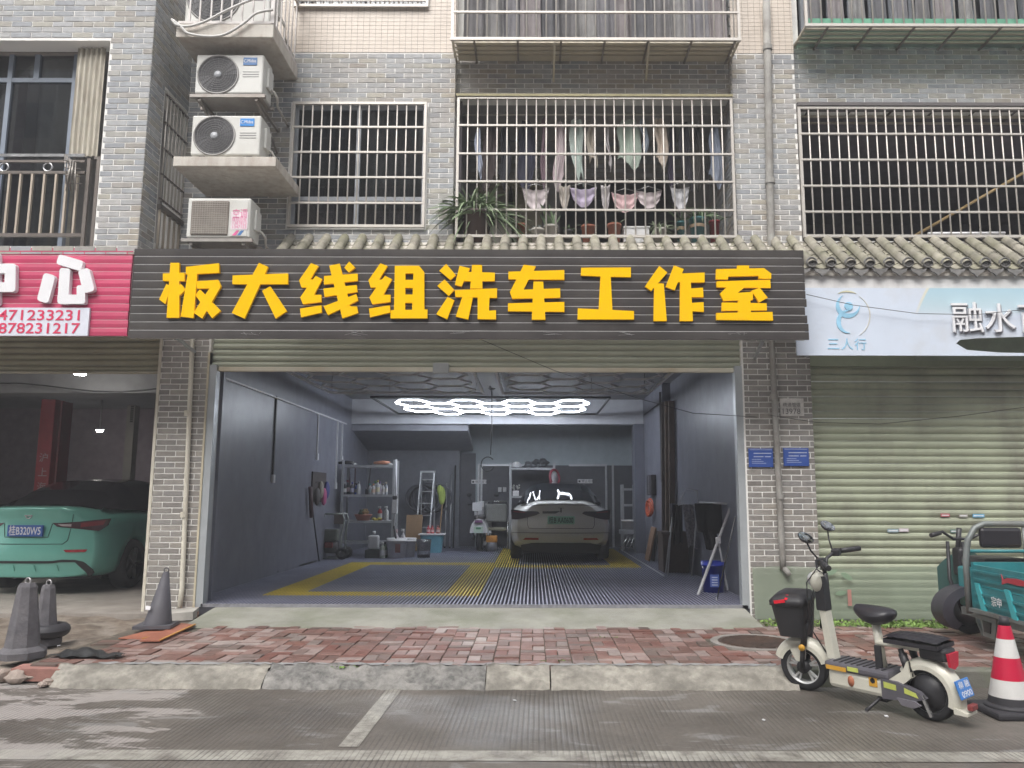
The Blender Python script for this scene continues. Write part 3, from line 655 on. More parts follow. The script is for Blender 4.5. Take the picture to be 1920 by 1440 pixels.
# ================================================================== NEIGHBOURING WORKSHOP (left)
wsd = M('workshop_paint', (.30,.25,.285), .8, var=.15)
for nm, bx_, mt in (('workshop_wall', (-12,-4.0,17,17.1,-.1,3.4), wsd), ('workshop_wall', (-4.1,-4.0,F+.3,17,-.1,3.4), wsd), ('workshop_wall', (-12.1,-12,F,17,-.1,3.4), wsd), ('workshop_ceiling', (-12,-4.1,F+.32,17,3.05,3.2), M('workshop_ceiling', (.26,.26,.28), .8)),
    ('workshop_beam', (-12,-4.1,11.0,11.3,2.62,3.05), M('workshop_beam', (.24,.24,.25), .7)), ('workshop_wall', (-12,-4.1,16.2,16.9,0,1.0), M('workshop_dado', (.07,.055,.06), .7))): MB().box(*bx_).build(nm, mt, BLD)
lamp = M('lamp_lit', (1,.97,.9), .4, emit=70, var=0)
for (px, py, Y, r), lb in (((150,701,10.3,.075),'round lit ceiling lamp at the front of the dark workshop'), ((187,808,15.5,.06),'small lit lamp deep inside the dark workshop')):
    p = at(px, py, Y); o = thing('workshop_lamp', lb, 'lamp', p)
    MB().lathe([(0,-.02),(r*.8,-.015),(r,.0),(r,.02)], p, 20).build('lit_globe', lamp, o)
    MB().lathe([(r*1.05,.02),(r*1.05,.05),(.01,.05)], p, 20).build('base', pvc, o)
    MB().tube([p+Vector((0,0,.05)), Vector((p.x,p.y,3.05))], .012, 6).build('stem', pvc, o)
lift = thing('vehicle_lift_post', 'tall red lift post with white lettering in the dark workshop', 'lift post', (xat(100,900,13.2), 13.2, -.045))
redl = M('lift_red', (.42,.045,.06), .45, var=.12, dirt=(.2,.03,.04), damt=.4)
xa, xb = xat(80,800,13.2), xat(119,800,13.2); zt = zat(752,13.2)
MB().bbox(xa, xa+.24, 13.1, 13.4, -.04, zt, .012).build('column', redl, lift); MB().box(xa+.24, xa+.27, 13.3, 13.42, -.04, zt-.02).box(xb-.03, xb, 13.12, 13.42, -.04, zt-.03).build('carriage_rail', M('lift_red_dark', (.2,.02,.03), .5), lift)
MB().bbox(xa-.15, xb+.15, 12.95, 13.55, -.045, .0, .008).build('base_plate', redl, lift)
for k, ch in enumerate('沪上海宝'):
    textmesh(ch, .16, facing((xa+.05, 13.095, 1.75-k*.24)), .001).build('lettering', M('lift_lettering', (.62,.5,.5), .6), lift)
po = thing('workshop_support_post', 'slim grey steel post with black slots in the dark workshop', 'post', (xat(248,900,12.6), 12.6, -.045))
x0_, x1_ = xat(239,800,12.6), xat(254,800,12.6); MB().box(x0_, x1_, 12.55, 12.7, -.045, 2.62).build('post', M('steel_beige', (.30,.28,.25), .5, var=.1), po)
for k in range(9): MB().box(x1_-.07, x1_-.02, 12.545, 12.549, 2.35+k*.03, 2.37+k*.03).build('slot', blk, po)
cbl = thing('ceiling_cable', 'dark cable sagging under the workshop beam', 'cable', (-6, 10.7, 2.6)); MB().tube([(-11+u*.35, 10.9, 2.68+.06*math.sin(u*.75)) for u in range(20)], .012, 6).build('cable', blk, cbl)
# ================================================================== TILED EAVE (building > roof tiles)
tA = M('roof_tile_weathered', (.27,.25,.205), .8, var=.28, scale=9, rnd=.38, bump=.6, bscale=50, dirt=(.20,.20,.12), dscale=3, damt=.7)
EZ0, EY0, EZ1 = zat(500,8.16,1700), 8.16, 4.13
ex0 = xat(530,452,F)
EV = bpy.data.objects.new('tiled_eave', None); COL.objects.link(EV); EV.parent = BLD; EV.location = Vector((3, EY0, EZ0))-wloc(BLD)
tp = .206; slope = math.atan2(EZ1-EZ0, F-EY0); Ls = math.hypot(EZ1-EZ0, F-EY0); seg = Ls/3
MB().prism([(EY0+.03,EZ0-.03),(F,EZ1-.03),(F,EZ1-.09),(EY0+.03,EZ0-.09)], ex0, XR, lambda a, b, x: Vector((x, a, b))).build('eave_deck', slabm, BLD)
cov = MB().grid(lambda u, v: ((.052+.006*(1-v))*math.cos(PI*u), v*(seg+.02), (.052+.006*(1-v))*math.sin(PI*u)*1.05), 8, 2); co_ = cov.build('cover_tile', tA, EV); cm_, cc = co_.data, (Vector((0, (seg+.02)/2, 0))); bpy.data.objects.remove(co_)
npan = 6; ps = Ls/npan
pan = MB().grid(lambda u, v: ((u-.5)*.15, v*ps*1.12, -.006-.03*math.sin(PI*u)+.012*(1-v)), 6, 1).grid(lambda u, v: ((u-.5)*.15, 0, -.006-.03*math.sin(PI*u)+.012-.014*v), 6, 1); pn_ = pan.build('pan_tile', tA, EV); pm_ = pn_.data; pc = Vector(pn_.location)+wloc(EV); bpy.data.objects.remove(pn_)
def roof_tile(name, me, x, s, off, lift):
    o = bpy.data.objects.new(name, me); COL.objects.link(o); o.parent = EV
    d = Vector((0, math.cos(slope), math.sin(slope))); nrm = Vector((0, -math.sin(slope), math.cos(slope)))
    pos = Vector((x, EY0, EZ0))+d*(s+off.y)+nrm*(lift+off.z); o.location = pos-wloc(EV); o.rotation_euler = (slope+random.uniform(-.02,.02), random.uniform(-.03,.03), random.uniform(-.02,.02))
endm = M('tile_end', (.17,.165,.16), .7, var=.25, bump=.4, rnd=.15)
lug0 = MB().lathe([(0,.0),(.02,.0),(.022,-.006),(.03,-.006),(.034,.004),(.044,.004),(.046,-.006),(.058,-.006),(.058,.03)], (0,0,0), 16, axis=(0,1,0)); lo_ = lug0.build('tile_end_disc', endm, EV); lm_ = lo_.data; bpy.data.objects.remove(lo_)
drip0 = MB().prism([(-.085,.0),(-.07,-.035),(-.03,-.055),(0,-.085),(.03,-.055),(.07,-.035),(.085,0),(.04,-.012),(-.04,-.012)], -.01, .012); do_ = drip0.build('drip_tile', endm, EV); dm_ = do_.data; bpy.data.objects.remove(do_)
x = ex0+.1; i = 0; vis_x = xat(1510,500,8.16)-.3
while x < 7.2:
    for k in range(3):
        if x < vis_x and k < 1: continue
        roof_tile('cover_tile', cm_, x, k*seg, cc, .012)
    for k in range(npan):
        if x < vis_x and k < 2: continue
        roof_tile('pan_tile', pm_, x+tp/2, k*ps, Vector((0, pc.y, pc.z)), .0)
    if x >= vis_x:
        o = inst('tile_end_disc', lm_, (x, EY0+.0, EZ0-.012), EV); o = inst('drip_tile', dm_, (x+tp/2, EY0-.005, EZ0-.105+random.uniform(-.006,.004)), EV)
    x += tp; i += 1
fasc = M('fascia_white', (.68,.67,.66), .7, var=.06, dirt=(.45,.42,.41), dscale=3, damt=.35, streak=5)
MB().box(xat(1470,530,8.22), XR, 8.22, 8.3, zat(541,8.22,1700), EZ0-.01).build('eave_fascia', fasc, BLD)
MB().box(xat(1470,530,8.22), XR, 8.3, F+.14, EZ0-.15, EZ0-.09).build('eave_soffit', fasc, BLD)
# ================================================================== SIGNS
SG = 7.86
sx0, sx1, sz0, sz1 = xat(246,550,SG), xat(1510,550,SG), zat(636,SG,880), zat(467,SG,880)
blackp = M('sign_black_panel', (.042,.037,.036), .5, spec=.25, var=.12, scale=2, dirt=(.09,.082,.075), damt=.5, dscale=1.3)
sign = thing('shop_sign_black', 'long black ribbed shop sign with big yellow Chinese characters', 'shop sign', ((sx0+sx1)/2, SG, sz0))
NS = 11; sp_ = (sz1-sz0)/NS
gap = M('sign_groove_highlight', (.60,.59,.59), .5)  # pale backing paints the light caught along the strip edges
MB().box(sx0+.01, sx1-.02, SG+.003, SG+.05, sz0+.005, sz1-.005).build('backing', gap, sign)
for k in range(NS):
    e = random.uniform(-.012,.02) if k < 6 else 0
    MB().prism([(SG, sz0+k*sp_+.004),(SG-.0008, sz0+(k+.5)*sp_),(SG, sz0+(k+1)*sp_-.004),(SG+.019, sz0+(k+1)*sp_-.004),(SG+.019, sz0+k*sp_+.004)], sx0, sx1+e, lambda a, b, x: Vector((x, a, b))).build('sign_strip', blackp, sign)
for xb_ in (-3.9,-2.2,-.4,1.3,2.6): MB().bar((xb_, SG+.09, sz1-.1), (xb_, F+.1, sz1-.1), .04).build('support_bar', railm, sign)
yellow = M('sign_yellow', (.90,.51,.0), .7, var=.02, scale=2, spec=.05)
G = {0: (290, [[(143,38),(222,38),(222,532),(108,532)],[(75,135),(270,127),(270,203),(75,200)],[(107,228),(150,250),(97,410),(42,368)],[(235,228),(278,280),(230,332),(205,260)],
  [(283,75),(578,42),(583,128),(283,142)],[(300,140),(385,140),(352,535),(236,522)],[(380,205),(572,192),(598,250),(590,268),(380,270)],[(500,262),(598,252),(430,540),(352,488)],[(408,278),(595,472),(520,538),(368,330)]]),
 1: (290, [[(940,38),(1022,75),(810,540),(695,488)],[(703,152),(1200,133),(1200,230),(700,230)],[(1040,250),(1190,475),(1090,540),(968,290)]]),
 2: (290, [[(1408,40),(1475,68),(1400,188),(1425,188),(1450,155),(1510,185),(1435,325),(1500,325),(1500,390),(1335,410),(1310,350),(1372,260),(1322,260),(1300,195)],[(1308,450),(1500,420),(1505,485),(1318,528)],
  [(1572,65),(1665,45),(1760,430),(1820,430),(1832,490),(1690,538)],[(1525,157),(1825,135),(1828,200),(1525,233)],[(1520,270),(1818,238),(1825,300),(1530,345)],[(1815,320),(1832,378),(1560,510),(1522,430)],[(1752,28),(1805,80),(1748,125),(1708,82)]]),
 3: (680, [[(160,42),(225,68),(148,188),(175,188),(202,155),(265,185),(187,325),(250,325),(250,390),(87,410),(60,350),(122,260),(72,260),(52,195)],[(57,450),(245,420),(248,485),(67,528)],
  [(290,65),(385,65),(382,470),(283,470)],[(460,65),(508,65),(555,122),(555,470),(445,470)],[(380,65),(465,65),(465,133),(380,133)],[(378,192),(465,192),(462,264),(378,264)],[(378,324),(460,324),(458,398),(378,398)],[(252,465),(583,458),(583,538),(252,538)]]),
 4: (680, [[(752,48),(838,148),(790,192),(690,108)],[(738,188),(825,282),(775,335),(672,245)],[(765,345),(825,375),(760,545),(663,500)],[(873,65),(965,88),(890,250),(830,235)],[(930,120),(1190,127),(1188,203),(915,203)],
  [(985,58),(1073,58),(1078,270),(968,270)],[(830,285),(1210,268),(1208,355),(835,345)],[(897,345),(992,352),(950,548),(838,522)],[(1035,352),(1142,352),(1136,470),(1200,465),(1200,548),(1035,545)]]),
 5: (680, [[(1450,55),(1558,70),(1440,290),(1345,355),(1325,300)],[(1312,118),(1815,103),(1815,190),(1312,186)],[(1340,283),(1778,268),(1778,352),(1345,360)],[(1537,207),(1625,207),(1645,550),(1522,550)],[(1308,403),(1815,390),(1815,480),(1308,474)]]),
 6: (1070, [[(95,82),(542,80),(542,168),(360,163),(376,462),(570,472),(570,547),(62,547),(65,448),(253,457),(268,160),(92,152)]]),
 7: (1070, [[(797,65),(870,125),(725,292),(668,250)],[(790,222),(838,225),(865,562),(747,562),(752,255)],[(930,62),(1018,95),(935,285),(855,255)],[(975,135),(1205,126),(1205,214),(960,214)],[(985,200),(1080,200),(1100,562),(983,562)],[(1070,270),(1190,262),(1195,348),(1080,346)],[(1085,400),(1195,392),(1198,480),(1090,475)]]),
 8: (1070, [[(1500,62),(1605,62),(1605,100),(1500,100)],[(1310,95),(1740,86),(1805,135),(1803,182),(1692,180),(1692,155),(1417,160),(1415,188),(1308,186)],[(1313,205),(1795,190),(1800,265),(1315,258)],
  [(1405,255),(1560,262),(1503,308),(1640,300),(1640,372),(1375,380),(1343,315)],[(1625,290),(1700,262),(1773,352),(1695,395)],[(1362,395),(1762,402),(1765,465),(1360,470)],[(1505,340),(1615,340),(1622,500),(1505,500)],[(1310,490),(1815,480),(1820,558),(1312,552)]])}
for k, (ox, strokes) in G.items():
    b = MB()
    for j, st in enumerate(strokes):
        poly = [(lambda p: (p.x, p.z))(at(ox+x/4.8, 485+y/4.8, SG-.03)) for x, y in st]; b.prism(poly, SG-.034-.0006*j, SG-.002)
    b.build('character', yellow, sign)
scr = M('scuff_white', (.5,.5,.5), .7)
rs = random.Random(5)
for px in (472, 668, 860, 1040, 1180, 1385):
    b = MB()
    for k in range(5):
        p = at(px+rs.uniform(-16,16), 625+rs.uniform(-4,3), SG-.003); q = at(px+rs.uniform(-22,22), 626+rs.uniform(-4,3), SG-.003); b.bar(p, q, .003, .001)
    b.build('scuff_mark', scr, sign)
for px0, px1 in ((332,365),(1432,1415)): # stays under the sign
    o = thing('sign_stay', 'thin grey steel stay bracing the black sign to the %s pillar' % ('left brick' if px0 < 900 else 'plaque'), 'stay'); p, q = at(px0, 634, SG+.12), at(px1, 672 if px0 > 900 else 660, F-.0); MB().bar(p, q, .03).build('rod', railm, o); o.location = q
    for c in o.children: c.location -= q
# red sign
RSY = SG+.02; rx1_ = xat(246,550,RSY)-.012; rsz0, rsz1 = zat(630,RSY,100), zat(464,RSY,100)
redp = M('sign_red_panel', (.50,.045,.12), .4, var=.1, scale=2, dirt=(.42,.08,.13), damt=.5)
sgr = thing('shop_sign_red', 'red ribbed shop sign with white raised characters and phone number board', 'shop sign', (rx1_-1, RSY, rsz0))
MB().box(-7.6, rx1_-.01, RSY+.003, RSY+.05, rsz0+.004, rsz1-.004).build('backing', M('sign_red_groove_highlight', (.75,.48,.52), .4), sgr)  # pale pink backing, edge highlight painted in as on the black sign
for k in range(11):
    h = (rsz1-rsz0)/11; MB().prism([(RSY, rsz0+k*h+.004),(RSY-.004, rsz0+(k+.5)*h),(RSY, rsz0+(k+1)*h-.004),(RSY+.019, rsz0+(k+1)*h-.004),(RSY+.019, rsz0+k*h+.004)], -7.6, rx1_+random.uniform(-.006,.004), lambda a, b, x: Vector((x, a, b))).build('sign_strip', redp, sgr)
for xb_ in (-6.8,-5.6,-4.5): MB().bar((xb_, RSY+.08, rsz1-.1), (xb_, F+.1, rsz1-.1), .04).build('support_bar', railm, sgr)
wht = M('acrylic_white', (.78,.78,.80), .35, var=.03)
def stroke(b, p, q, w, j, sc=1920/260., rr=.55):
    p, q = Vector(p), Vector(q); d = (q-p).normalized(); nrm = Vector((-d.y, d.x)); pts = []
    for e, s in ((q, 1), (p, -1)):
        for a in range(6):
            t = PI/2*a/5; r = w*rr
            pass
    L2 = (q-p).length; r = w*rr; c = []
    for sx_, sy_, a0 in ((L2-r, w-r, 0), (r, w-r, PI/2), (r, -w+r, PI), (L2-r, -w+r, 1.5*PI)):
        for a in range(6): t = a0+PI/2*a/5; c.append(p+d*(sx_+r*math.cos(t))+nrm*(sy_+r*math.sin(t)))
    poly = [(lambda v: (v.x, v.z))(at(v.x/sc, 460+v.y/sc, RSY-.05)) for v in c]
    b.prism(poly, RSY-.055-.0008*j, RSY-.004)
b = MB()
for j, (p, q, w) in enumerate((((800,190),(1140,330-40),72),((700-8,400),(590,785),82),((905,318),(872,815),74),((800,748),(1160,748),64),((1125,555),(1125,812),58),((1160,330),(1240,650),80))): stroke(b, p, q, w, j)
b.build('character', wht, sgr)
b = MB()
for j, (p, q, w) in enumerate((((147,255),(140,645),76),((-400,322),(220,322),66),((-400,580),(210,580),66),((-320,255),(-320,645),76),((-85,100),(-85,830),76))): stroke(b, p, q, w, j)
b.build('character', wht, sgr)
pb0, pb1 = at(-60,577,RSY-.02), at(165,630,RSY-.02)
brd = MB().box(pb0.x, pb1.x, RSY-.03, RSY-.006, pb1.z, pb0.z).build('phone_number_board', M('board_white', (.66,.68,.76), .4, var=.03), sgr)
redt = M('print_red', (.62,.03,.10), .5)
for tx, py in (('471233231', 600.5), ('878231217', 625)):
    e = at(149, py, RSY-.031); s = at(0, py, RSY-.031); tb = textmesh(tx, .145, Matrix.Identity(4), 0, .0015)
    w0, w1 = min(v.x for v in tb.v), max(v.x for v in tb.v); k = (e.x-s.x+.02)/(w1-w0)
    tb.xf(facing((e.x, RSY-.0335, e.z)) @ Matrix.Diagonal((k, 1.05, 1, 1)) @ Matrix.Translation((-w1, 0, 0))).build('phone_digits', redt, brd)
# pale blue sign
BY = 8.2
bq0, bq1 = at(1487,541,BY), at(1487,667,BY)
def blue_mat():
    m = M('sign_pale_blue', (.60,.665,.77), .45, var=.04, scale=3, dirt=(.52,.53,.55), damt=.5, dscale=2)
    n = m.node_tree.nodes; L = m.node_tree.links; b = n['Principled BSDF']; src = b.inputs['Base Color'].links[0].from_socket
    geo = n.new('ShaderNodeNewGeometry'); c = at(1985,690,BY); vm = n.new('ShaderNodeVectorMath'); vm.operation = 'DISTANCE'; vm.inputs[1].default_value = (c.x, BY-.03, c.z); L.new(geo.outputs['Position'], vm.inputs[0])
    last = src
    for r, col, w in ((1.60, (.66,.64,.52), .02), (1.575, (.27,.54,.74), .0)):
        mr = n.new('ShaderNodeMapRange'); mr.inputs[1].default_value = r; mr.inputs[2].default_value = r-.012; L.new(vm.outputs['Value'], mr.inputs[0])
        fd = n.new('ShaderNodeMapRange'); fd.inputs[1].default_value = c.z+.55; fd.inputs[2].default_value = c.z+1.15; sp = n.new('ShaderNodeSeparateXYZ'); L.new(geo.outputs['Position'], sp.inputs[0]); L.new(sp.outputs[2], fd.inputs[0])
        mm = n.new('ShaderNodeMath'); mm.operation = 'MULTIPLY'; L.new(mr.outputs[0], mm.inputs[0]); L.new(fd.outputs[0], mm.inputs[1])
        x = n.new('ShaderNodeMix'); x.data_type = 'RGBA'; L.new(mm.outputs[0], x.inputs[0]); L.new(last, x.inputs[6]); x.inputs[7].default_value = (*col, 1); last = x.outputs[2]
    L.new(last, b.inputs['Base Color']); return m
sgb = thing('shop_sign_blue', 'pale blue shop sign with faded figure logo and torn slot under a tiled eave', 'shop sign', (4.5, BY, bq1.z))
slot = [at(x, y, BY) for x, y in ((1790,645),(1797,638),(1830,635),(1990,630),(1990,664),(1870,662),(1810,657))]
zt_, zb_ = bq0.z, bq1.z
for poly in ([(bq0.x,zb_),(slot[0].x,zb_),(slot[0].x,zt_),(bq0.x,zt_)], [(slot[0].x,slot[0].z),(slot[1].x,slot[1].z),(slot[2].x,slot[2].z),(slot[3].x,slot[3].z),(slot[3].x,zt_),(slot[0].x,zt_)], [(slot[0].x,zb_),(slot[3].x,zb_),(slot[4].x,slot[4].z),(slot[5].x,slot[5].z),(slot[6].x,slot[6].z),(slot[0].x,slot[0].z)], [(slot[3].x,zb_),(XR,zb_),(XR,zt_),(slot[3].x,zt_)]):
    MB().prism(poly, BY-.03, BY-.005).build('sign_sheet', blue_mat(), sgb)
MB().bar((bq0.x+.3, BY, zb_+.1), (bq0.x+.3, F+.1, zb_+.1), .03).build('support_bar', railm, sgb)
MB().box(slot[0].x-.3, XR, BY+.25, BY+.27, zb_, zt_).build('backing', M('sign_backing_green', (.25,.29,.22), .6), sgb)
lb = M('logo_blue', (.30,.56,.74), .45)
def arc(b, c, r0, r1, a0, a1, w0, w1, j, n=18):          # crescent in photo pixels on the sign
    out, inn = [], []
    for k in range(n+1):
        t = k/n; a = math.radians(a0+(a1-a0)*t); w = w0+(w1-w0)*math.sin(PI*t); out.append((c[0]+r0*math.cos(a), c[1]+r0*math.sin(a))); inn.append((c[0]+(r0-w)*math.cos(a), c[1]+(r0-w)*math.sin(a)+0))
    poly = [(lambda v: (v.x, v.z))(at(x, y, BY-.03)) for x, y in out+inn[::-1]]; b.prism(poly, BY-.036-.0006*j, BY-.031)
b = MB(); arc(b, (1589.5,574), 22.5, 0, -5, 245, .6, 9, 0); b.build('logo', lb, sgb)
b = MB(); arc(b, (1590,603), 22, 0, 80, 285, .5, 8, 3); b.build('logo', lb, sgb)
p = at(1591,574,BY-.031); MB().lathe([(0,0),(.045,0),(.045,-.008),(0,-.008)], p, 20, axis=(0,1,0), smooth=False).build('logo', lb, sgb)
b = MB(); arc(b, (1590,592), 42, 0, -60, 60, .4, 2.2, 0); b.build('logo', M('logo_fawn', (.62,.60,.55), .5), sgb)
b = MB(); arc(b, (1588,575), 30, 0, 235, 305, .6, 3, 0); b.build('logo', M('logo_ochre', (.62,.60,.42), .5), sgb)
def stamp(txt, px, py, wpx, mat, parent, Y, name='lettering', ext=.002, hscale=1.0, size=.2, dx=0, dz=0):
    s = at(px, py, Y); e = at(px+wpx, py, Y); tb = textmesh(txt, size, Matrix.Identity(4), ext, 0); w0, w1 = min(v.x for v in tb.v), max(v.x for v in tb.v); k = (e.x-s.x)/(w1-w0)
    tb.xf(facing((s.x+dx, Y, s.z+dz)) @ Matrix.Diagonal((k, k*hscale, 1, 1)) @ Matrix.Translation((-w0, 0, 0))); return tb.build(name, mat, parent)
for ch, px in (('三',1552),('人',1578),('行',1603)): stamp(ch, px, 654, 22, lb, sgb, BY-.033, 'character')
for ch, px, w in (('融',1786,58),('水',1848,56),('苗',1912,58)):
    stamp(ch, px, 618, w, wht, sgb, BY-.06, 'character', .012); stamp(ch, px, 618, w, M('char_side_grey', (.20,.20,.23), .5), sgb, BY-.036, 'character_edge', .008, dx=.012, dz=-.016)
# plaques on the right pillar
nv = M('plaque_blue', (.035,.085,.33), .4, var=.06); pw = M('plaque_print', (.55,.6,.72), .5)
for (x0, y0, x1, y1), lbl in (((1403,841,1450,876),'small blue printed plaque on the brick pillar beside the open garage rail'), ((1468,840,1517,874),'small blue printed plaque on the brick pillar beside the green shutter')):
    a, c = at(x0, y0, F-.02), at(x1, y1, F-.02); o = thing('wall_plaque', lbl, 'plaque', (a.x, F-.02, c.z))
    MB().bbox(a.x, c.x, F-.03, F-.012, c.z, a.z, .003).build('plate', nv, o); b = MB(); w, h = c.x-a.x, a.z-c.z
    for u0, u1, v in ((.05,.95,.06),(.2,.93,.24),(.2,.6,.42),(.66,.9,.42),(.12,.5,.58),(.12,.6,.68),(.12,.7,.78)): b.box(a.x+u0*w, a.x+u1*w, F-.0315, F-.030, a.z-v*h-.004*(2 if v < .5 and v > .1 else 1), a.z-v*h)
    stuff(b.build('print_lines', pw, o))
a, c = at(1462,747,F-.012), at(1508,780,F-.012); o = thing('painted_notice', 'whitewashed panel with smudged black stencilled writing on the pillar', 'notice', (a.x, F-.015, c.z))
MB().bbox(a.x, c.x, F-.014, F-.004, c.z, a.z, .003).build('panel', M('whitewash', (.66,.64,.61), .8, var=.15, dirt=(.3,.28,.26), damt=.6, dscale=9), o)
for i, tx in enumerate(('疏通管道','13978')): stamp(tx, 1468, 762+i*14, 33, M('stencil_black', (.12,.11,.11), .8), o, F-.016, 'lettering', .0005)
# ================================================================== GRILLES, WINDOWS
steel = M('grille_steel', (.56,.53,.49), .4, metal=.35, var=.08, dirt=(.36,.30,.24), damt=.3, dscale=6)
steel2 = M('grille_steel_tan', (.50,.46,.38), .45, metal=.25, var=.1, dirt=(.32,.26,.18), damt=.4, dscale=6)
_u = MB().tube([(0,0,0),(0,0,1)], .0095, 7).build('bar', steel); UB = _u.data; bpy.data.objects.remove(_u)
_u = MB().box(-.5,.5,-.012,.012,-.011,.011).build('rail', steel); UR = _u.data; bpy.data.objects.remove(_u)
def vbar(o, x, y, z0, z1, k=1, mat=None):
    b = inst('bar', UB, (x, y, z0), o, (k, k, z1-z0))
    return b
def hrail(o, x0, x1, y, z, k=1): return inst('rail', UR, ((x0+x1)/2, y, z-.011*k), o, (x1-x0, k, k))
def grille(name, label, cat, x0, x1, z0, z1, Y, n, hz, k=1, lean=0):
    o = thing(name, label, cat, ((x0+x1)/2, Y, z0))
    for i in range(n): x = x0+(x1-x0)*(i+1)/(n+1)+random.uniform(-.002,.002); vbar(o, x, Y, z0, z1, k)
    for z in hz: hrail(o, x0, x1, Y-.008, z, k)
    for x in (x0, x1): inst('frame_post', UR, (x, Y, z0), o, (.03, 1.3, (z1-z0)/.022))
    hrail(o, x0-.015, x1+.015, Y, z0, 1.4); hrail(o, x0-.015, x1+.015, Y, z1, 1.4)
    return o
for c in [c for c in bpy.data.objects if c.name.startswith('frame_post')]: pass
GY = F-.04
grille('window_grille', 'steel window grille over the curtained window beside the stacked air conditioners', 'window grille', xat(547,300,GY), xat(796,300,GY), zat(424,GY,670), zat(194,GY,670), GY, 13, [zat(y,GY,670) for y in (239,286,333,381)])
grille('window_grille', 'steel window grille on the beige tiled upper storey', 'window grille', xat(553,6,GY), xat(801,6,GY), zat(11,GY,670), 7.4, GY, 13, [7.1])
bc = grille('balcony_cage', 'steel balcony cage full of laundry and potted plants', 'balcony cage', xat(858,300,GY), xat(1374,300,GY), zat(443,GY), zat(184,GY), GY, 27, [zat(y,GY) for y in (236,289,341,394)])
cov_ = M('cage_cover_ochre', (.36,.32,.18), .6, var=.15, dirt=(.22,.20,.10), damt=.5)
b = MB()
z = zat(180,GY); MB().prism([(GY-.03,z-.015),(GY-.03,z+.015),(SPY+.02,z+.1),(SPY+.02,z+.08)], bx0+.02, bx1-.01, lambda a, b, x: Vector((x, a, b))).build('cover_sheet', cov_, bc)
GY2 = F-.03
rg = grille('window_grille', 'wide steel grille across the dark open storey above the tiled eave', 'window grille', cx1+.02, 7.3, zat(443,GY2,1700), zat(203,GY2,1700), GY2, 36, [zat(y,GY2,1700) for y in (252,300.5,349.5,398)])
o = rg
for k in range(3): MB().bar((cx1+.02, GY2+.12+.16*k, 5.775), (7.3, GY2+.12+.16*k, 5.775), .025, .02).build('roof_slat', steel2, o)
for k in range(8): MB().bar((3.3+.5*k, GY2, 5.80), (3.3+.5*k, GY2+.6, 5.80), .025, .02).build('roof_joist', M('joist_dark', (.10,.09,.08), .6), o)
MB().box(cx1, 7.35, GY2-.03, SR, zat(200,GY2,1700), zat(194,GY2,1700)).build('cover_sheet', M('cover_dark', (.11,.10,.10), .6), o)
# upper cages
UY = 8.42
def upper_cage(label, x0, x1, pyb, pxm, n, pys, braces, stripes=None):
    z0 = zat(pyb, UY, pxm); o = thing('balcony_cage', label, 'balcony cage', ((x0+x1)/2, UY, z0))
    for i in range(n): vbar(o, x0+(x1-x0)*(i+.5)/n, UY, z0, 8.0)
    for y in pys: hrail(o, x0, x1, UY-.008, zat(y, UY, pxm))
    hrail(o, x0-.02, x1+.02, UY, z0, 1.5)
    for x in (x0, x1): inst('frame_post', UR, (x, UY, z0), o, (.03, 1.3, 60)); MB().bar((x, UY, z0), (x, F+.1, z0), .025).build('floor_bearer', steel2, o)
    for k in range(int((x1-x0)/.5)+1): MB().bar((x0+.25+.5*k, UY, z0-.012), (x0+.25+.5*k, F+.1, z0-.012), .022).build('floor_bearer', M('bearer_rust', (.16,.14,.12), .6), o)
    for k in range(4): MB().bar((x0, UY+.07+.09*k, z0+.0), (x1, UY+.07+.09*k, z0+.0), .03, .018).build('floor_slat', steel2, o)
    for px, y0, px1, y1 in braces: MB().bar(at(px, y0, UY+.02), at(px1, y1, SPY-.01), .022).build('brace', steel2, o)
    return o, z0
uc1, uz1 = upper_cage('steel cage with dark fabric on the upper balcony above the laundry balcony', bx0+.0, bx1, 74, 1110, 29, (24,), ((1040,80,1038,153),(1217,80,1211,150)))
uc2, uz2 = upper_cage('steel cage with green netting on the upper storey above the dark opening', cx1+.03, 7.4, 48, 1700, 36, (), ())
MB().box(bx0+.03, bx1-.03, UY+.06, F+.1, uz1+.012, uz1+.022).build('floor_sheet', M('floor_sheet_cream', (.50,.45,.36), .6, var=.1), uc1)
MB().box(cx1+.05, 7.35, UY+.04, UY+.05, uz2+.02, zat(31,UY,1700)).build('green_netting', M('netting_green', (.12,.33,.22), .6, var=.2), uc2)
MB().box(cx1+.05, 7.35, UY+.05, F+.1, uz2+.014, uz2+.02).build('floor_sheet', glass('net_glass', (.66,.80,.72), .2, .3), uc2)
# aluminium windows behind the grilles
wf = M('window_frame_blue', (.20,.235,.29), .4, var=.06); wf2 = M('window_frame_grey', (.33,.35,.38), .4, var=.06); gls = glass('window_glass', (.62,.64,.66), .1)
def window(x0, x1, z0, z1, Y, posts, rails, mat, cur=None):
    o = bpy.data.objects.new('window', None); COL.objects.link(o); o.parent = BLD; o.location = Vector(((x0+x1)/2, Y, z0))-wloc(BLD)
    for x in posts: MB().box(x-.025, x+.025, Y-.03, Y+.03, z0, z1).build('frame_post', mat, o)
    for z in rails: MB().box(x0, x1, Y-.024, Y+.024, z-.025, z+.025).build('frame_rail', mat, o)
    xs = sorted(posts); zs = sorted(rails)
    for a, c in zip(xs, xs[1:]):
        for e, g in zip(zs, zs[1:]):
            if c-a > .1 and g-e > .1: MB().box(a+.025, c-.025, Y-.004, Y+.004, e+.025, g-.025).build('pane', gls, o)
    return o
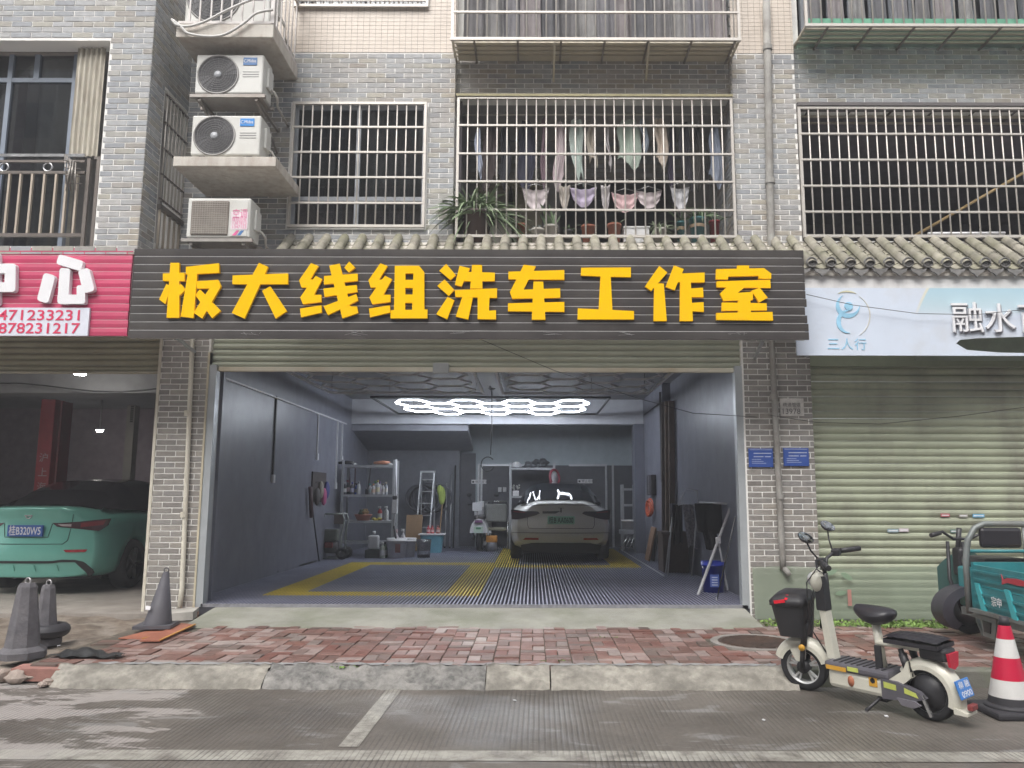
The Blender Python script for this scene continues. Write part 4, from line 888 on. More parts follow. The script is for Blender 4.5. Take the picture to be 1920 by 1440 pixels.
def curtain(x0, x1, z0, z1, Y, mat, seed=1, amp=.03, per=.11):
    r = random.Random(seed); ph = [r.uniform(0,6) for _ in range(3)]
    MB().grid(lambda u, v: (x0+(x1-x0)*u+.01*math.sin(v*5+u*9), Y+amp*math.sin(u*(x1-x0)/per*2*PI+ph[0]+.6*v)+amp*.5*math.sin(u*(x1-x0)/per*3.7+ph[1]), z0+(z1-z0)*v), max(8, int((x1-x0)/.02)), 6).build('curtain', mat, BLD)
wm = (wx0+wx1)/2+.02
window(wx0, wx1, wz0, wz1, F+.1, [wx0+.025, wm-.04, wx1-.025], [wz0+.025, wz0+.38, wz1-.025], wf2)
cur1 = M('curtain_mauve', (.46,.36,.35), .8, var=.2); cur2 = M('curtain_grey', (.46,.44,.41), .8, var=.15)
curtain(wx0+.03, wx1-.03, wz0, wz0+.36, F+.2, cur1, 3); curtain(wm+.05, wx1-.03, wz0+.3, wz1, F+.19, cur2, 5)
window(uw0, uw1, uwz, 7.9, F+.1, [uw0+.025, (uw0+uw1)/2, uw1-.025], [uwz+.025, 7.8], wf2); curtain(uw0, uw1, uwz, 7.9, F+.22, M('curtain_white', (.5,.48,.46), .8, var=.1), 6)
fab = [M('stored_fabric_%d' % i, c, .8, var=.2) for i, c in enumerate(((.16,.155,.16),(.24,.235,.235),(.19,.185,.20),(.25,.225,.23),(.12,.12,.13)))]
for i in range(14):
    x = bx0+.1+i*(bx1-bx0-.2)/14; curtain(x, x+.26, uz1+.03, 7.9, F-.12+.03*(i % 3), fab[i % 5], i)
for i in range(16):
    x = cx1+.15+i*.26; curtain(x, x+.2, uz2+.1, 7.9, F-.05, fab[(i*3) % 5], i+30)
window(cx1+.1, 7.4, 6.72, 7.9, SR+.1, [3.3,4.2,5.1,6.0,6.9], [6.75,7.85], wf2); window(bx0+.15, bx1-.15, 6.46, 7.9, SPY+.1, [bx0+.2,.1,.9,1.7,bx1-.2], [6.5,7.85], wf2)
# left bay window
LWY = FB+.30
lp_ = [xat(p,200,LWY) for p in (-160, -60, 16, 138)]; zt1, zm1 = zat(96,LWY,60), zat(152,LWY,60)
window(LX, lp_[3], lwz0, zt1, LWY, [*lp_[:3], lp_[3], xat(70,120,LWY)-.0] if False else lp_, [lwz0+.03, zm1, zt1], wf)
MB().box(xat(68,120,LWY), xat(78,120,LWY), LWY-.03, LWY+.03, zm1, zt1).build('window_mullion', wf, BLD)
MB().box(LX, lw1, LWY-.05, LWY+.1, zt1+.025, lwz1).build('window_lintel', M('bay_lintel', (.33,.29,.26), .7), BLD)
cur3 = M('curtain_sage', (.52,.51,.46), .8, var=.15); curtain(xat(70,200,LWY+.15), lp_[3]-.02, lwz0, zt1, LWY+.15, cur3, 8, .04, .16); curtain(LX, xat(20,200,LWY+.2), zm1, zt1, LWY+.2, cur1, 9)
cp0, cp1 = xat(137,200,FB+.12), xat(190,200,FB+.12); cz0, cz1 = zat(293,FB+.12,170), zat(90,FB+.12,170)
pn = thing('corrugated_panel', 'weathered pale corrugated sheet beside the blue framed window', 'panel', (cp0, FB+.12, cz0))
MB().grid(lambda u, v: (cp0+(cp1-cp0)*u, FB+.12+.012*math.sin(u*11*PI), cz0+(cz1-cz0)*v), 66, 2).build('sheet', M('corrugated_cream', (.46,.43,.36), .6, var=.15, scale=3, dirt=(.27,.23,.18), dscale=3, damt=.7, streak=9), pn)
# bay railing
bz = M('rail_bronze', (.16,.14,.125), .4, metal=.5, var=.1); bei = M('baluster_beige', (.42,.36,.29), .5, var=.08); chrome = M('chrome', (.6,.6,.6), .2, metal=.9, var=.05)
RY = FB+.02; rl = thing('balcony_railing', 'bronze balcony railing with beige balusters under the blue framed window', 'railing', (-6, RY, lwz0))
rxe = xat(160,350,RY)
for py, k in ((292,.032),(303,.026),(324,.03),(441,.034)): MB().bar((-7.8, RY, zat(py,RY,60)), (xat(160,py,RY), RY, zat(py,RY,60)), k).build('rail', bz if py != 292 else chrome, rl)
for px in (12,33,55,78,100,120,140,-10,-32,-54): MB().bar((xat(px,400,RY), RY, zat(440,RY,60)), (xat(px,400,RY), RY, zat(325,RY,60)), .03, .02).build('baluster', bei, rl)
for px in (160, 178): MB().bar((xat(px,400,RY), RY, lwz0), (xat(px,400,RY), RY, zat(298,RY,160)), .035).build('post', bz, rl)
for px in (8, 90): MB().torus(at(px,313.5,RY), .045, .008).build('ring_ornament', chrome, rl)
MB().bar((xat(178,300,RY),RY,zat(297,RY,170)),(lw1,RY,zat(297,RY,170)),.03).build('rail', bz, rl)
dr = thing('folded_drying_rack', 'folded metal drying rack clipped on the bronze railing', 'drying rack', at(130,360,RY-.06))
for k in range(6): a = at(122+k*4, 290+3*k, RY-.05-.01*k); c = at(124+(k%3)*8, 345+(k%2)*12, RY-.06-.01*k); MB().tube([a, c], .008, 6).build('arm', M('rack_metal', (.25,.23,.21), .4, metal=.6), dr)
for k in range(4): a = at(118+k*2, 300+k*14, RY-.08); MB().tube([a, a+Vector((.16,.02,-.01))], .006, 6).build('rung', MATS['rack_metal'], dr)
# side grilles on the pilaster return
SX = PLx1+.02
sg = thing('side_grille', 'dark narrow window grille on the return wall facing the air conditioners', 'window grille', (SX, (sgy0+sgy1)/2, 4.35))
for k in range(7): y = sgy0+.03+k*(sgy1-sgy0-.06)/6; MB().tube([(SX,y,4.38),(SX,y,5.62)], .009, 6).build('bar', steel, sg)
for z in (4.40,4.68,4.98,5.28,5.60): MB().bar((SX,sgy0,z),(SX,sgy1,z),.018).build('rail', bz, sg)
lr_ = thing('side_railing', 'short beige barred railing on the return wall below the dark narrow grille', 'railing', (SX, 8.4, 3.72))
for k in range(5): y = sgy0+.03+k*.12; MB().tube([(SX,y,3.72),(SX,y,4.28)], .014, 7).build('bar', bei, lr_)
MB().bar((SX,sgy0,4.31),(SX,sgy1,4.31),.05).build('rail', bz, lr_); MB().bar((SX,sgy0,3.74),(SX,sgy1,3.74),.04).build('rail', bz, lr_)
# ================================================================== AIR CONDITIONERS
acw = M('ac_white', (.60,.60,.57), .45, var=.04, scale=3, dirt=(.42,.39,.34), damt=.35, dscale=2); acd = M('ac_fan_dark', (.05,.05,.055), .5, var=.1); acr = M('ac_ring', (.13,.125,.125), .45); badge = M('badge_blue', (.02,.22,.60), .35, var=.03); badge2 = M('badge_blue_faded', (.05,.16,.38), .4)
def ac(label, px0, px1, py0, py1, Y, bm_, kind='round'):
    a, c = at(px0, py0, Y), at(px1, py1, Y); x0, x1, z0, z1 = a.x, c.x, c.z, a.z; D = .30; w, h = x1-x0, z1-z0
    o = thing('air_conditioner_unit', label, 'air conditioner', ((x0+x1)/2, Y+D/2, z0), 'outdoor air conditioner units stacked beside the bay')
    MB().bbox(x0, x1, Y, Y+D, z0+.015, z1, .018).build('casing', acw, o)
    if kind == 'round':
        cx_, cz = x0+w*.335, z0+h*.50; R = h*.46
        MB().lathe([(R+.012,.004),(R+.012,-.008),(R-.004,-.012),(R-.006,.004)], (cx_, Y, cz), 40, axis=(0,1,0), cap=False).build('fan_ring', M('ac_bezel', (.30,.29,.28), .5), o)
        MB().lathe([(0,-.003),(R-.004,-.003)], (cx_, Y, cz), 36, axis=(0,1,0), cap=False).build('fan_well', acd, o)
        b = MB()
        for k in range(1, 9): b.torus((cx_, Y-.008, cz), R*k/8.6, .0028, n=40, m=5)
        for k in range(20): t = 2*PI*k/20; b.bar((cx_+.04*math.cos(t), Y-.006, cz+.04*math.sin(t)), (cx_+R*math.cos(t+.35), Y-.006, cz+R*math.sin(t+.35)), .003)
        stuff(b.build('fan_grille', acr, o)); MB().lathe([(0,-.016),(.038,-.014),(.042,-.004)], (cx_, Y, cz), 20, axis=(0,1,0)).build('fan_hub', M('ac_hub', (.35,.36,.38), .4), o)
        bx_, bz_ = x0+w*.70, z0+h*.73; bd = MB().bbox(bx_, bx_+w*.205, Y-.007, Y+.002, bz_, bz_+h*.19, .003).build('brand_badge', bm_, o)
        tb = textmesh('Midea', .07, Matrix.Identity(4), .0005, 0); tw = max(v.x for v in tb.v); tb.xf(facing((bx_+w*.062, Y-.009, bz_+h*.065)) @ Matrix.Diagonal((w*.13/tw,.75,1,1))); tb.build('badge_lettering', wht, bd)
        MB().torus((bx_+w*.036, Y-.008, bz_+h*.1), .016, .003, a0=.6, a1=5.2, n=16, m=5).build('badge_mark', wht, bd)
        for k in range(3): MB().box(x0+w*.70, x0+w*.94, Y-.002, Y+.001, z0+h*(.56-.06*k), z0+h*(.575-.06*k)).build('panel_groove', acr, o)
    else:
        MB().bbox(x0+w*.07, x0+w*.66, Y-.012, Y+.004, z0+h*.09, z0+h*.92, .012).build('fan_cover', M('ac_dusty_grille', (.27,.24,.21), .7, var=.2, scale=14, dirt=(.16,.13,.11), damt=.6), o)
        b = MB()
        for k in range(15): z = z0+h*(.13+.75*k/14); b.box(x0+w*.09, x0+w*.64, Y-.017, Y-.012, z-.002, z+.002)
        for k in range(15): x = x0+w*(.10+.53*k/14); b.box(x-.0015, x+.0015, Y-.019, Y-.0172, z0+h*.11, z0+h*.90)
        stuff(b.build('wire_grid', M('ac_wire', (.38,.35,.31), .5), o))
        MB().bbox(x0+w*.70, x0+w*.96, Y-.006, Y+.002, z0+h*.06, z0+h*.93, .004).build('front_panel', acw, o)
        st = MB().box(x0+w*.70, x0+w*.97, Y-.009, Y-.0065, z0+h*.22, z0+h*.65).build('paper_sticker', M('sticker_white_pink', (.68,.60,.63), .6), o)
        pk = M('print_pink', (.66,.12,.30), .6)
        for k, (tx, sz) in enumerate((('空调',.11),('维修回收',.06),('1387823',.05),('1347123',.05))): 
            tb = textmesh(tx, sz, Matrix.Identity(4), .0002); ww = max(v.x for v in tb.v); tb.xf(facing((x0+w*.72, Y-.0095, z0+h*(.52-.09*k))) @ Matrix.Diagonal((w*.23/ww, 1, 1, 1))); tb.build('sticker_print', pk, st)
        MB().prism([(x0+w*.73,z0+h*.08),(x0+w*.80,z0+h*.2),(x0+w*.84,z0+h*.2),(x0+w*.79,z0+h*.08)], Y-.009, Y-.0062).build('logo_stripe', pk, o); MB().prism([(x0+w*.81,z0+h*.08),(x0+w*.87,z0+h*.2),(x0+w*.92,z0+h*.2),(x0+w*.86,z0+h*.08)], Y-.009, Y-.0062).build('logo_stripe', badge2, o)
    MB().bbox(x1-.002, x1+.03, Y+.10, Y+.26, z0+h*.30, z0+h*.80, .01).build('valve_cover', acw, o)
    MB().tube([(x1+.02,Y+.2,z0+h*.35),(x1+.06,Y+.2,z0+h*.30),(x1+.09,Y+.24,z0+h*.18),(x1+.07,Y+.3,z0+h*.05),(x1+.05,F,z0+h*.02)], .014, 7).build('coolant_pipe', M('pipe_wrap', (.42,.40,.37), .7, var=.15), o)
    for fx in (.16,.84): MB().box(x0+w*fx-.03, x0+w*fx+.03, Y+.02, Y+D-.02, z0, z0+.016).build('foot', acd, o)
    return o, x0, x1, z0
AY = FB+.16
def bracket(x0, x1, z, Y, who):
    o = thing('ac_bracket', 'steel tray bracket carrying the %s air conditioner' % who, 'bracket', ((x0+x1)/2, Y, z-.03)); bk = M('bracket_steel', (.30,.28,.26), .5, metal=.4, var=.15, dirt=(.18,.12,.09), damt=.5)
    MB().box(x0-.04, x1+.04, Y-.02, Y+.02, z-.035, z-.001).build('front_rail', bk, o); MB().box(x0-.04, x1+.04, Y+.26, Y+.3, z-.035, z-.001).build('rear_rail', bk, o); MB().box(x0, x1, Y+.02, Y+.26, z-.034, z-.028).build('tray', bk, o)
    for x in (x0+.06, x1-.06): MB().bar((x, Y, z-.05), (x, F, z-.05), .03).build('arm', bk, o); MB().bar((x, Y+.05, z-.06), (x, F, z-.32), .025).build('brace', bk, o)
_, a0_, a1_, az_ = ac('white air conditioner with faded blue badge on a steel tray under the railed ledge', 369, 491, 102, 178, AY, badge2); bracket(a0_, a1_, az_, AY, 'faded badge')
ac('white air conditioner with bright blue badge standing on the lower concrete ledge', 361, 486, 216, 293.5, AY, badge)
_, a0_, a1_, az_ = ac('old square grilled air conditioner with pink sticker above the black sign', 353, 467, 371, 448, AY, badge, 'square'); bracket(a0_, a1_, az_, AY, 'old square grilled')
ac('white air conditioner behind the white railing on the top ledge', 352, 505, -54, 45, AY+.05, badge)
# railing round the top ledge, loose white cables
wr = M('railing_white', (.60,.57,.55), .5, var=.08, dirt=(.4,.32,.27), damt=.4); y0 = FB+.06
tr = thing('ledge_railing', 'white barred railing round the top air conditioner ledge', 'railing', (at(430,46,y0)))
zr = zat(45,y0,430)
for px in (356,375,396,415,434,454,474,494): x = xat(px,30,y0); MB().bar((x,y0,zr),(x,y0,7.6),.016).build('bar', wr, tr)
xe = xat(512,30,y0); MB().bar((xat(335,45,y0),y0,zr+.01),(xe,y0,zr+.01),.03).build('rail', wr, tr); MB().bar((xe,y0,zr),(xe,y0,7.6),.04).build('post', wr, tr)
for k in range(6): MB().bar((xe,y0+.13*(k+1),zr),(xe,y0+.13*(k+1),7.6),.014).build('bar', wr, tr)
MB().bar((xe,y0,zr+.01),(xe,F,zr+.01),.03).build('rail', wr, tr); MB().bar((xe,y0,7.05),(xe,F,7.05),.025).build('rail', wr, tr)
whc = M('cable_white', (.58,.57,.55), .5, var=.06)
for pts, lb in ((((322,36),(332,47),(355,49),(385,40),(420,22),(450,8),(485,-6)),'thick white cable looped up over the top ledge railing'), (((325,38),(340,50),(352,62),(385,68),(420,65),(455,45),(480,25),(512,18)),'thick white cable sagging in front of the top ledge')):
    P = [at(x, y, FB-.01) for x, y in pts]; o = thing('hanging_cable', lb, 'cable', P[0])
    Q = []
    for i in range(len(P)-1):
        p0, p1, p2, p3 = P[max(i-1,0)], P[i], P[i+1], P[min(i+2,len(P)-1)]
        for k in range(4): t = k/4; Q.append(.5*((2*p1)+(p2-p0)*t+(2*p0-5*p1+4*p2-p3)*t*t+(3*p1-p0-3*p2+p3)*t**3))
    Q.append(P[-1]); MB().tube(Q, .014, 8).build('cable', whc, o)
# pipes
def vpipe(label, pts, r, mat, clamps=(), name='drain_pipe'):
    o = thing(name, label, 'pipe', pts[-1]); MB().tube(pts, r, 12).build('pipe', mat, o)
    for p in clamps: MB().lathe([(r+.012,-.03),(r+.012,.03)], p, 12, cap=False).build('clamp', mat, o); MB().box(p[0]-.012, p[0]+.012, p[1], F, p[2]-.012, p[2]+.012).build('clamp_arm', mat, o)
    return o
gp = M('pipe_grey_grimy', (.30,.29,.27), .7, var=.25, scale=5, bump=.5, bscale=30, dirt=(.16,.14,.12), dscale=3, damt=.7)
px_ = [at(1437,0,F-.06), at(1440,150,F-.06), at(1443,330,F-.06), at(1446,445,F-.06)]
vpipe('grimy grey rain pipe running down the brick column from the top storey', [(p.x, F-.06, p.z) for p in px_]+[(px_[-1].x, F-.06, 3.2)], .045, gp, [(xat(1439,90,F-.06),F-.06,zat(90,F-.06,1439)), (xat(1444,340,F-.06),F-.06,zat(340,F-.06,1444))])
q0 = at(1447,650,F-.05); q1 = at(1468,1060,F-.05)
dp = vpipe('mud stained grey rain pipe on the plaque pillar ending above the ground', [(q0.x,F-.05,3.2),(q0.x,F-.05,q0.z),(q1.x,F-.05,.55),(q1.x,F-.05,.42)], .034, gp, [(q0.x,F-.05,2.3),(q1.x,F-.05,1.2)])
MB().tube([(q1.x,F-.05,.44),(q1.x+.03,F-.09,.40),(q1.x+.05,F-.10,.36)], .03, 10).build('spout', gp, dp)
t0, t1 = at(362,634,F-.03), at(336,1145,F-.03)
vpipe('ivory plastic pipe on the brick pillar left of the open garage', [(t0.x,F-.04,3.0),(t0.x,F-.04,t0.z-.05),(t1.x+.02,F-.04,.2),(t1.x+.01,F-.06,-.08)], .026, ivory, [(xat(352,775,F-.04),F-.04,zat(775,F-.04,350)),(xat(345,965,F-.04),F-.04,zat(965,F-.04,345))], 'plastic_pipe')
# thin overhead wires
wire = M('wire_black', (.03,.03,.03), .6)
for pts, lb in (((at(900,636,7.9),at(1040,695,8.4),at(1190,745,8.7),at(1300,775,8.72),at(1420,782,8.74)),'thin black wire slanting across the garage opening'), ((at(1512,552,8.1),at(1600,572,8.1),at(1720,588,8.1),at(1830,590,8.1),at(1925,580,8.1)),'thin wire sagging across the pale blue sign'), ((at(1440,778,8.72),at(1530,792,8.72),at(1650,795,8.72),at(1800,780,8.72),at(1925,763,8.72)),'thin wire sagging across the green shutter')):
    o = thing('overhead_wire', lb, 'wire', pts[0]); MB().tube(pts, .0035, 5).build('wire', wire, o)
# ================================================================== LAUNDRY
LYY = F+.30
rod = thing('laundry_rod', 'steel laundry rod inside the caged balcony', 'rod', (bx0, LYY, 5.62)); MB().tube([(bx0,LYY,zat(216,LYY)),(bx1,LYY,zat(214,LYY))], .012, 8).build('rod', steel, rod)
clothm = {}
def cm(c):
    if c not in clothm: clothm[c] = M('cloth_%d' % len(clothm), c, .85, var=.12, scale=9, bump=.2, bscale=70)
    return clothm[c]
GARS = [((891,902),(240,324),'light blue slim shirt','shirt',(.48,.53,.66),.9),((905,931),(234,345),'dark brown long coat','coat',(.06,.045,.045),1),((938,956),(236,342),'black hanging trousers','trousers',(.03,.03,.04),1),((972,1003),(226,345),'navy blue long garment','garment',(.035,.035,.06),1),
 ((1014,1028),(220,338),'dull mauve scarf','scarf',(.22,.15,.18),.9),((1041,1060),(228,344),'pale pink long top','top',(.52,.44,.46),1.1),((1063,1098),(223,337),'pale mint blouse twisted to a point','blouse',(.50,.58,.54),.25),((1100,1118),(232,304),'small cream vest','vest',(.50,.45,.38),.9),
 ((1131,1144),(238,312),'narrow white towel','towel',(.56,.53,.54),.5),((1155,1204),(224,306),'wide mint green shorts','shorts',(.42,.50,.43),.8),((1197,1214),(222,282),'small blue patterned cloth','cloth',(.30,.35,.42),.6),((1222,1253),(222,306),'tan cream shirt hung skewed','shirt',(.52,.44,.37),.6),
 ((1254,1268),(226,340),'dark violet trousers','trousers',(.05,.04,.07),1),((1272,1296),(228,342),'black jacket with pale piping','jacket',(.025,.022,.03),1),((1300,1320),(232,344),'charcoal trousers','trousers',(.045,.04,.035),1),((1329,1354),(236,340),'faded blue jeans','jeans',(.22,.25,.32),1.15)]
for k, ((p0, p1), (y0, y1), nm, cat, col, tap) in enumerate(GARS):
    r = random.Random(k+3); Yg = LYY+r.uniform(-.05,.05); a, c = at(p0, y0, Yg), at(p1, y1, Yg); zt = zat(214, LYY); x0, x1, z0, z1 = a.x, c.x, c.z, a.z; mid = (x0+x1)/2; ph = r.uniform(0,6)
    o = thing(nm.split()[-1] if nm.split()[-1].isalpha() and nm.split()[-1] not in ('point','skewed','piping') else cat, nm+' hanging from the balcony laundry rod', cat, (mid, Yg, z0), 'laundry in the caged balcony')
    def fn(u, v, s=0):
        wv = (.55+.45*min(1, v*4)) if cat not in ('towel','scarf') else .8
        wd = (x1-x0)/2*wv*(1+(tap-1)*v); x = mid+(u*2-1)*wd+.03*math.sin(v*6+ph)*v+(.03*v if tap < .7 else 0)
        return (x, Yg+s+.018*math.sin(u*9+ph+v*2)+.01*math.sin(u*17+ph*2), z1-(z1-z0)*v*(1+.14*math.sin(u*5+ph))-.02*abs(u-.5)*(1 if v < .2 else 0))
    MB().grid(lambda u, v: fn(u, v), 14, 14).grid(lambda u, v: fn(u, v, .015), 14, 14).build('cloth', cm(col), o)
    MB().tube([(mid,LYY,zt+.014),(mid+.02,LYY,zt+.03),(mid+.02,LYY,zt-.03),(mid,Yg,z1)], .003, 5).build('hanger_hook', chrome, o); MB().tube([(mid-(x1-x0)*.3,Yg,z1-.02),(mid,Yg,z1),(mid+(x1-x0)*.3,Yg,z1-.02)], .004, 5).build('hanger', chrome, o)
HY = F+.03; LOW = [((979,1030),(352,391),'pinkish white',(.56,.50,.51)),((1047,1070),(345,390),'lace beige',(.42,.38,.34)),((1068,1120),(350,384),'lilac',(.46,.40,.52)),((1126,1145),(345,394),'bunched white',(.50,.47,.48)),((1146,1198),(361,394),'rose pink striped',(.60,.42,.43)),((1192,1242),(357,387),'dusty grey pink',(.48,.42,.43)),((1257,1294),(350,390),'white and blue',(.48,.48,.50))]
for k, ((p0, p1), (y0, y1), nm, col) in enumerate(LOW):
    a, c = at(p0, y0, HY), at(p1, y1, HY); x0, x1, z0, z1 = a.x, c.x, c.z, a.z; mid = (x0+x1)/2; zr_ = zat(341,GY)
    o = thing('underwear', nm+' underwear on a wire hanger hooked to the balcony cage', 'underwear', (mid, HY, z0), 'underwear on hangers along the balcony cage')
    MB().grid(lambda u, v: (x0+(x1-x0)*(u*(1-.18*v)+.09*v), HY+.008*math.sin(v*12+k)+.012*math.sin(u*20), z1-(z1-z0)*(v*math.sin(PI*(.10+.80*u))**.5)-(.03*math.sin(PI*u))), 16, 12).build('cloth', cm(col), o)
    MB().tube([(x0,HY,z1),(mid,HY,z1+.05),(x1,HY,z1)], .003, 5).build('hanger', chrome, o); MB().tube([(mid,HY,z1+.05),(mid,HY-.02,zr_+.0),(mid+.02,GY-.02,zr_+.03),(mid+.03,GY-.03,zr_)], .003, 5).build('hanger_hook', chrome, o)
# ================================================================== POTTED PLANTS
leafm = [M('leaf_%d' % i, c, .45, var=.25, scale=12, rnd=.3) for i, c in enumerate(((.13,.19,.10),(.17,.235,.135),(.25,.29,.20),(.09,.14,.075)))]
terra = M('terracotta', (.36,.12,.07), .8, var=.15, dirt=(.3,.2,.15), damt=.4); potw = M('pot_white', (.58,.55,.51), .6, var=.08, dirt=(.4,.36,.3), damt=.5); teal = M('pot_teal', (.045,.15,.16), .4, var=.08); soil = M('soil', (.05,.035,.025), .95)
def blade(b, p, dirn, L, w, droop, n=6):
    side = Vector((-dirn.y, dirn.x, 0)); side = side.normalized() if side.length > .01 else Vector((1,0,0)); rl_ = random.uniform(-1.3,1.3); side = side*math.cos(rl_)+dirn.normalized().cross(side)*math.sin(rl_); pts = []
    for k in range(n+1):
        t = k/n; c = p+dirn*L*t+Vector((0,0,-droop*L*t*t)); ww = w*(1-t)**.7*(.6+.8*min(1,t*3))*.5; pts += [c-side*ww, c+Vector((0,0,-ww*.5)), c+side*ww]
    b.add(pts, [(3*k+j, 3*k+j+1, 3*k+j+4, 3*k+j+3) for k in range(n) for j in (0,1)], True)
def plant(label, px, pyb, pyt, wpx, Y, mat, n, L, lw, droop, pot, potmat, seed, name='potted_plant', spread=.6, base=None):
    r = random.Random(seed); a = at(px, pyb, Y); zb = 4.1 if base is None else base; rt = (xat(px+wpx/2,pyb,Y)-xat(px-wpx/2,pyb,Y))/2; ztp = zat(pyt, Y, px)
    o = thing(name, label, 'potted plant', (a.x, Y, zb), 'potted plants on the caged balcony')
    if pot == 'round': MB().lathe([(0,0),(rt*.72,0),(rt*.95,ztp-zb-.03),(rt*1.05,ztp-zb-.03),(rt*1.05,ztp-zb),(rt*.92,ztp-zb),(rt*.9,ztp-zb-.03)], (a.x,Y,zb), 20).build('pot', potmat, o)
    else: MB().bbox(a.x-rt, a.x+rt, Y-.09, Y+.09, zb, ztp, .01).build('pot', potmat, o)
    if potmat is teal: MB().lathe([(rt*.945,-.02),(rt*.965,.02)], (a.x,Y,zb+(ztp-zb)*.72), 20, cap=False).build('pot_band', M('pot_band_tan', (.36,.26,.17), .6), o)
    MB().lathe([(0,0),(rt*.9,0)], (a.x,Y,ztp-.02), 14).build('soil', soil, o) if pot == 'round' else None
    if n:
        b = MB()
        for k in range(n):
            t = r.uniform(0, 2*PI); el = r.uniform(.0 if n > 300 else .35, 1.4); d = Vector((math.cos(t)*math.cos(el)*spread*1.4, math.sin(t)*math.cos(el)*spread, math.sin(el))).normalized(); ll = L*r.uniform(.6,1.1)
            if d.y < 0 and Y+d.y*ll < F-.35: d.y *= .4
            blade(b, Vector((a.x+r.uniform(-.6,.6)*rt, Y+r.uniform(-.4,.4)*rt, ztp-.02)), d, ll, lw*r.uniform(.7,1.2), droop*r.uniform(.5,1.4))
        stuff(b.build('leaves', mat, o))
    return o
PY_ = F+.17
plant('big spiky yucca spilling out of the caged balcony corner', 893, 443, 402, 60, F+.10, M('leaf_yucca', (.20,.265,.15), .45, var=.25, scale=12, rnd=.35), 430, .64, .046, .8, 'round', M('pot_brown', (.10,.07,.065), .7), 1)
plant('spiky plant in a long white planter on the caged balcony', 936, 443, 417, 46, F+.2, leafm[0], 80, .38, .026, .9, 'box', potw, 2)
plant('small plant in a narrow terracotta pot beside the white planter', 977, 443, 420, 16, PY_, leafm[0], 12, .2, .014, .8, 'round', terra, 3)
plant('silvery succulent in a cream pot on the caged balcony', 1008, 443, 430, 24, PY_-.04, M('leaf_silver', (.28,.31,.29), .6, var=.15), 18, .13, .02, .4, 'round', potw, 4)
plant('tall cactus in a pale grey pot on the caged balcony', 1033, 443, 424, 26, PY_, leafm[1], 6, .35, .05, .1, 'round', potw, 5)
plant('leafy shrub in a dark pot on the caged balcony', 1066, 443, 432, 18, PY_, leafm[1], 22, .18, .03, .7, 'round', M('pot_dark', (.06,.06,.06), .6), 6)
plant('bare stalk in a wide terracotta pot on the caged balcony', 1103, 443, 424, 26, PY_, leafm[1], 4, .2, .02, .3, 'round', terra, 7)
plant('grassy plant in a tall terracotta pot on the caged balcony', 1152, 443, 421, 26, PY_, leafm[2], 16, .24, .016, .7, 'round', terra, 8)
plant('variegated spider plant in a grey pot on the caged balcony', 1237, 443, 430, 26, PY_-.05, leafm[2], 80, .30, .024, 1.0, 'round', concrete, 9)
plant('slim plant in a small teal pot with a tan band', 1277, 443, 416, 16, PY_, leafm[0], 10, .45, .02, .25, 'round', teal, 10)
plant('arching palm in a large teal pot with a tan band', 1308, 443, 410, 30, PY_+.04, leafm[0], 45, .5, .02, .9, 'round', teal, 11)
plant('dark leafy plant in a shaded pot by the balcony side wall', 1340, 443, 415, 20, PY_+.15, leafm[3], 22, .4, .016, .6, 'round', M('pot_maroon', (.22,.03,.035), .6), 12)
a, c = at(1170,426,F+.08), at(1217,444,F+.08); o = thing('storage_basket', 'white plastic basket among the pots on the caged balcony', 'basket', ((a.x+c.x)/2, F+.15, 4.1))
b = MB().bbox(a.x, c.x, F+.05, F+.25, 4.1, a.z, .01); b.build('tub', M('plastic_white', (.66,.66,.66), .4, var=.04), o); MB().bbox(a.x-.01, c.x+.01, F+.04, F+.26, a.z-.02, a.z+.002, .005).build('rim', MATS['plastic_white'], o)
# things in the dark opening
bp_ = thing('bamboo_pole', 'bamboo pole leaning behind the wide steel grille', 'pole', at(1700,445,9.4)); MB().tube([at(1705,448,9.4), at(2140,197,8.98)], .018, 8).build('pole', M('bamboo', (.42,.30,.14), .5, var=.15), bp_)
for k in range(1, 7): p = at(1705,448,9.4).lerp(at(2140,197,8.98), k/7); d = (at(2140,197,8.98)-at(1705,448,9.4)).normalized(); MB().lathe([(.021,-.006),(.021,.006)], p, 8, axis=d).build('node', MATS['bamboo'], bp_)
wt = thing('white_tube', 'white plastic tube lying on the sill behind the wide steel grille', 'tube', at(1740,440,F+.05)); MB().tube([at(1740,438,F+.05), at(1884,437,F+.05)], .017, 10).build('tube', wht, wt)
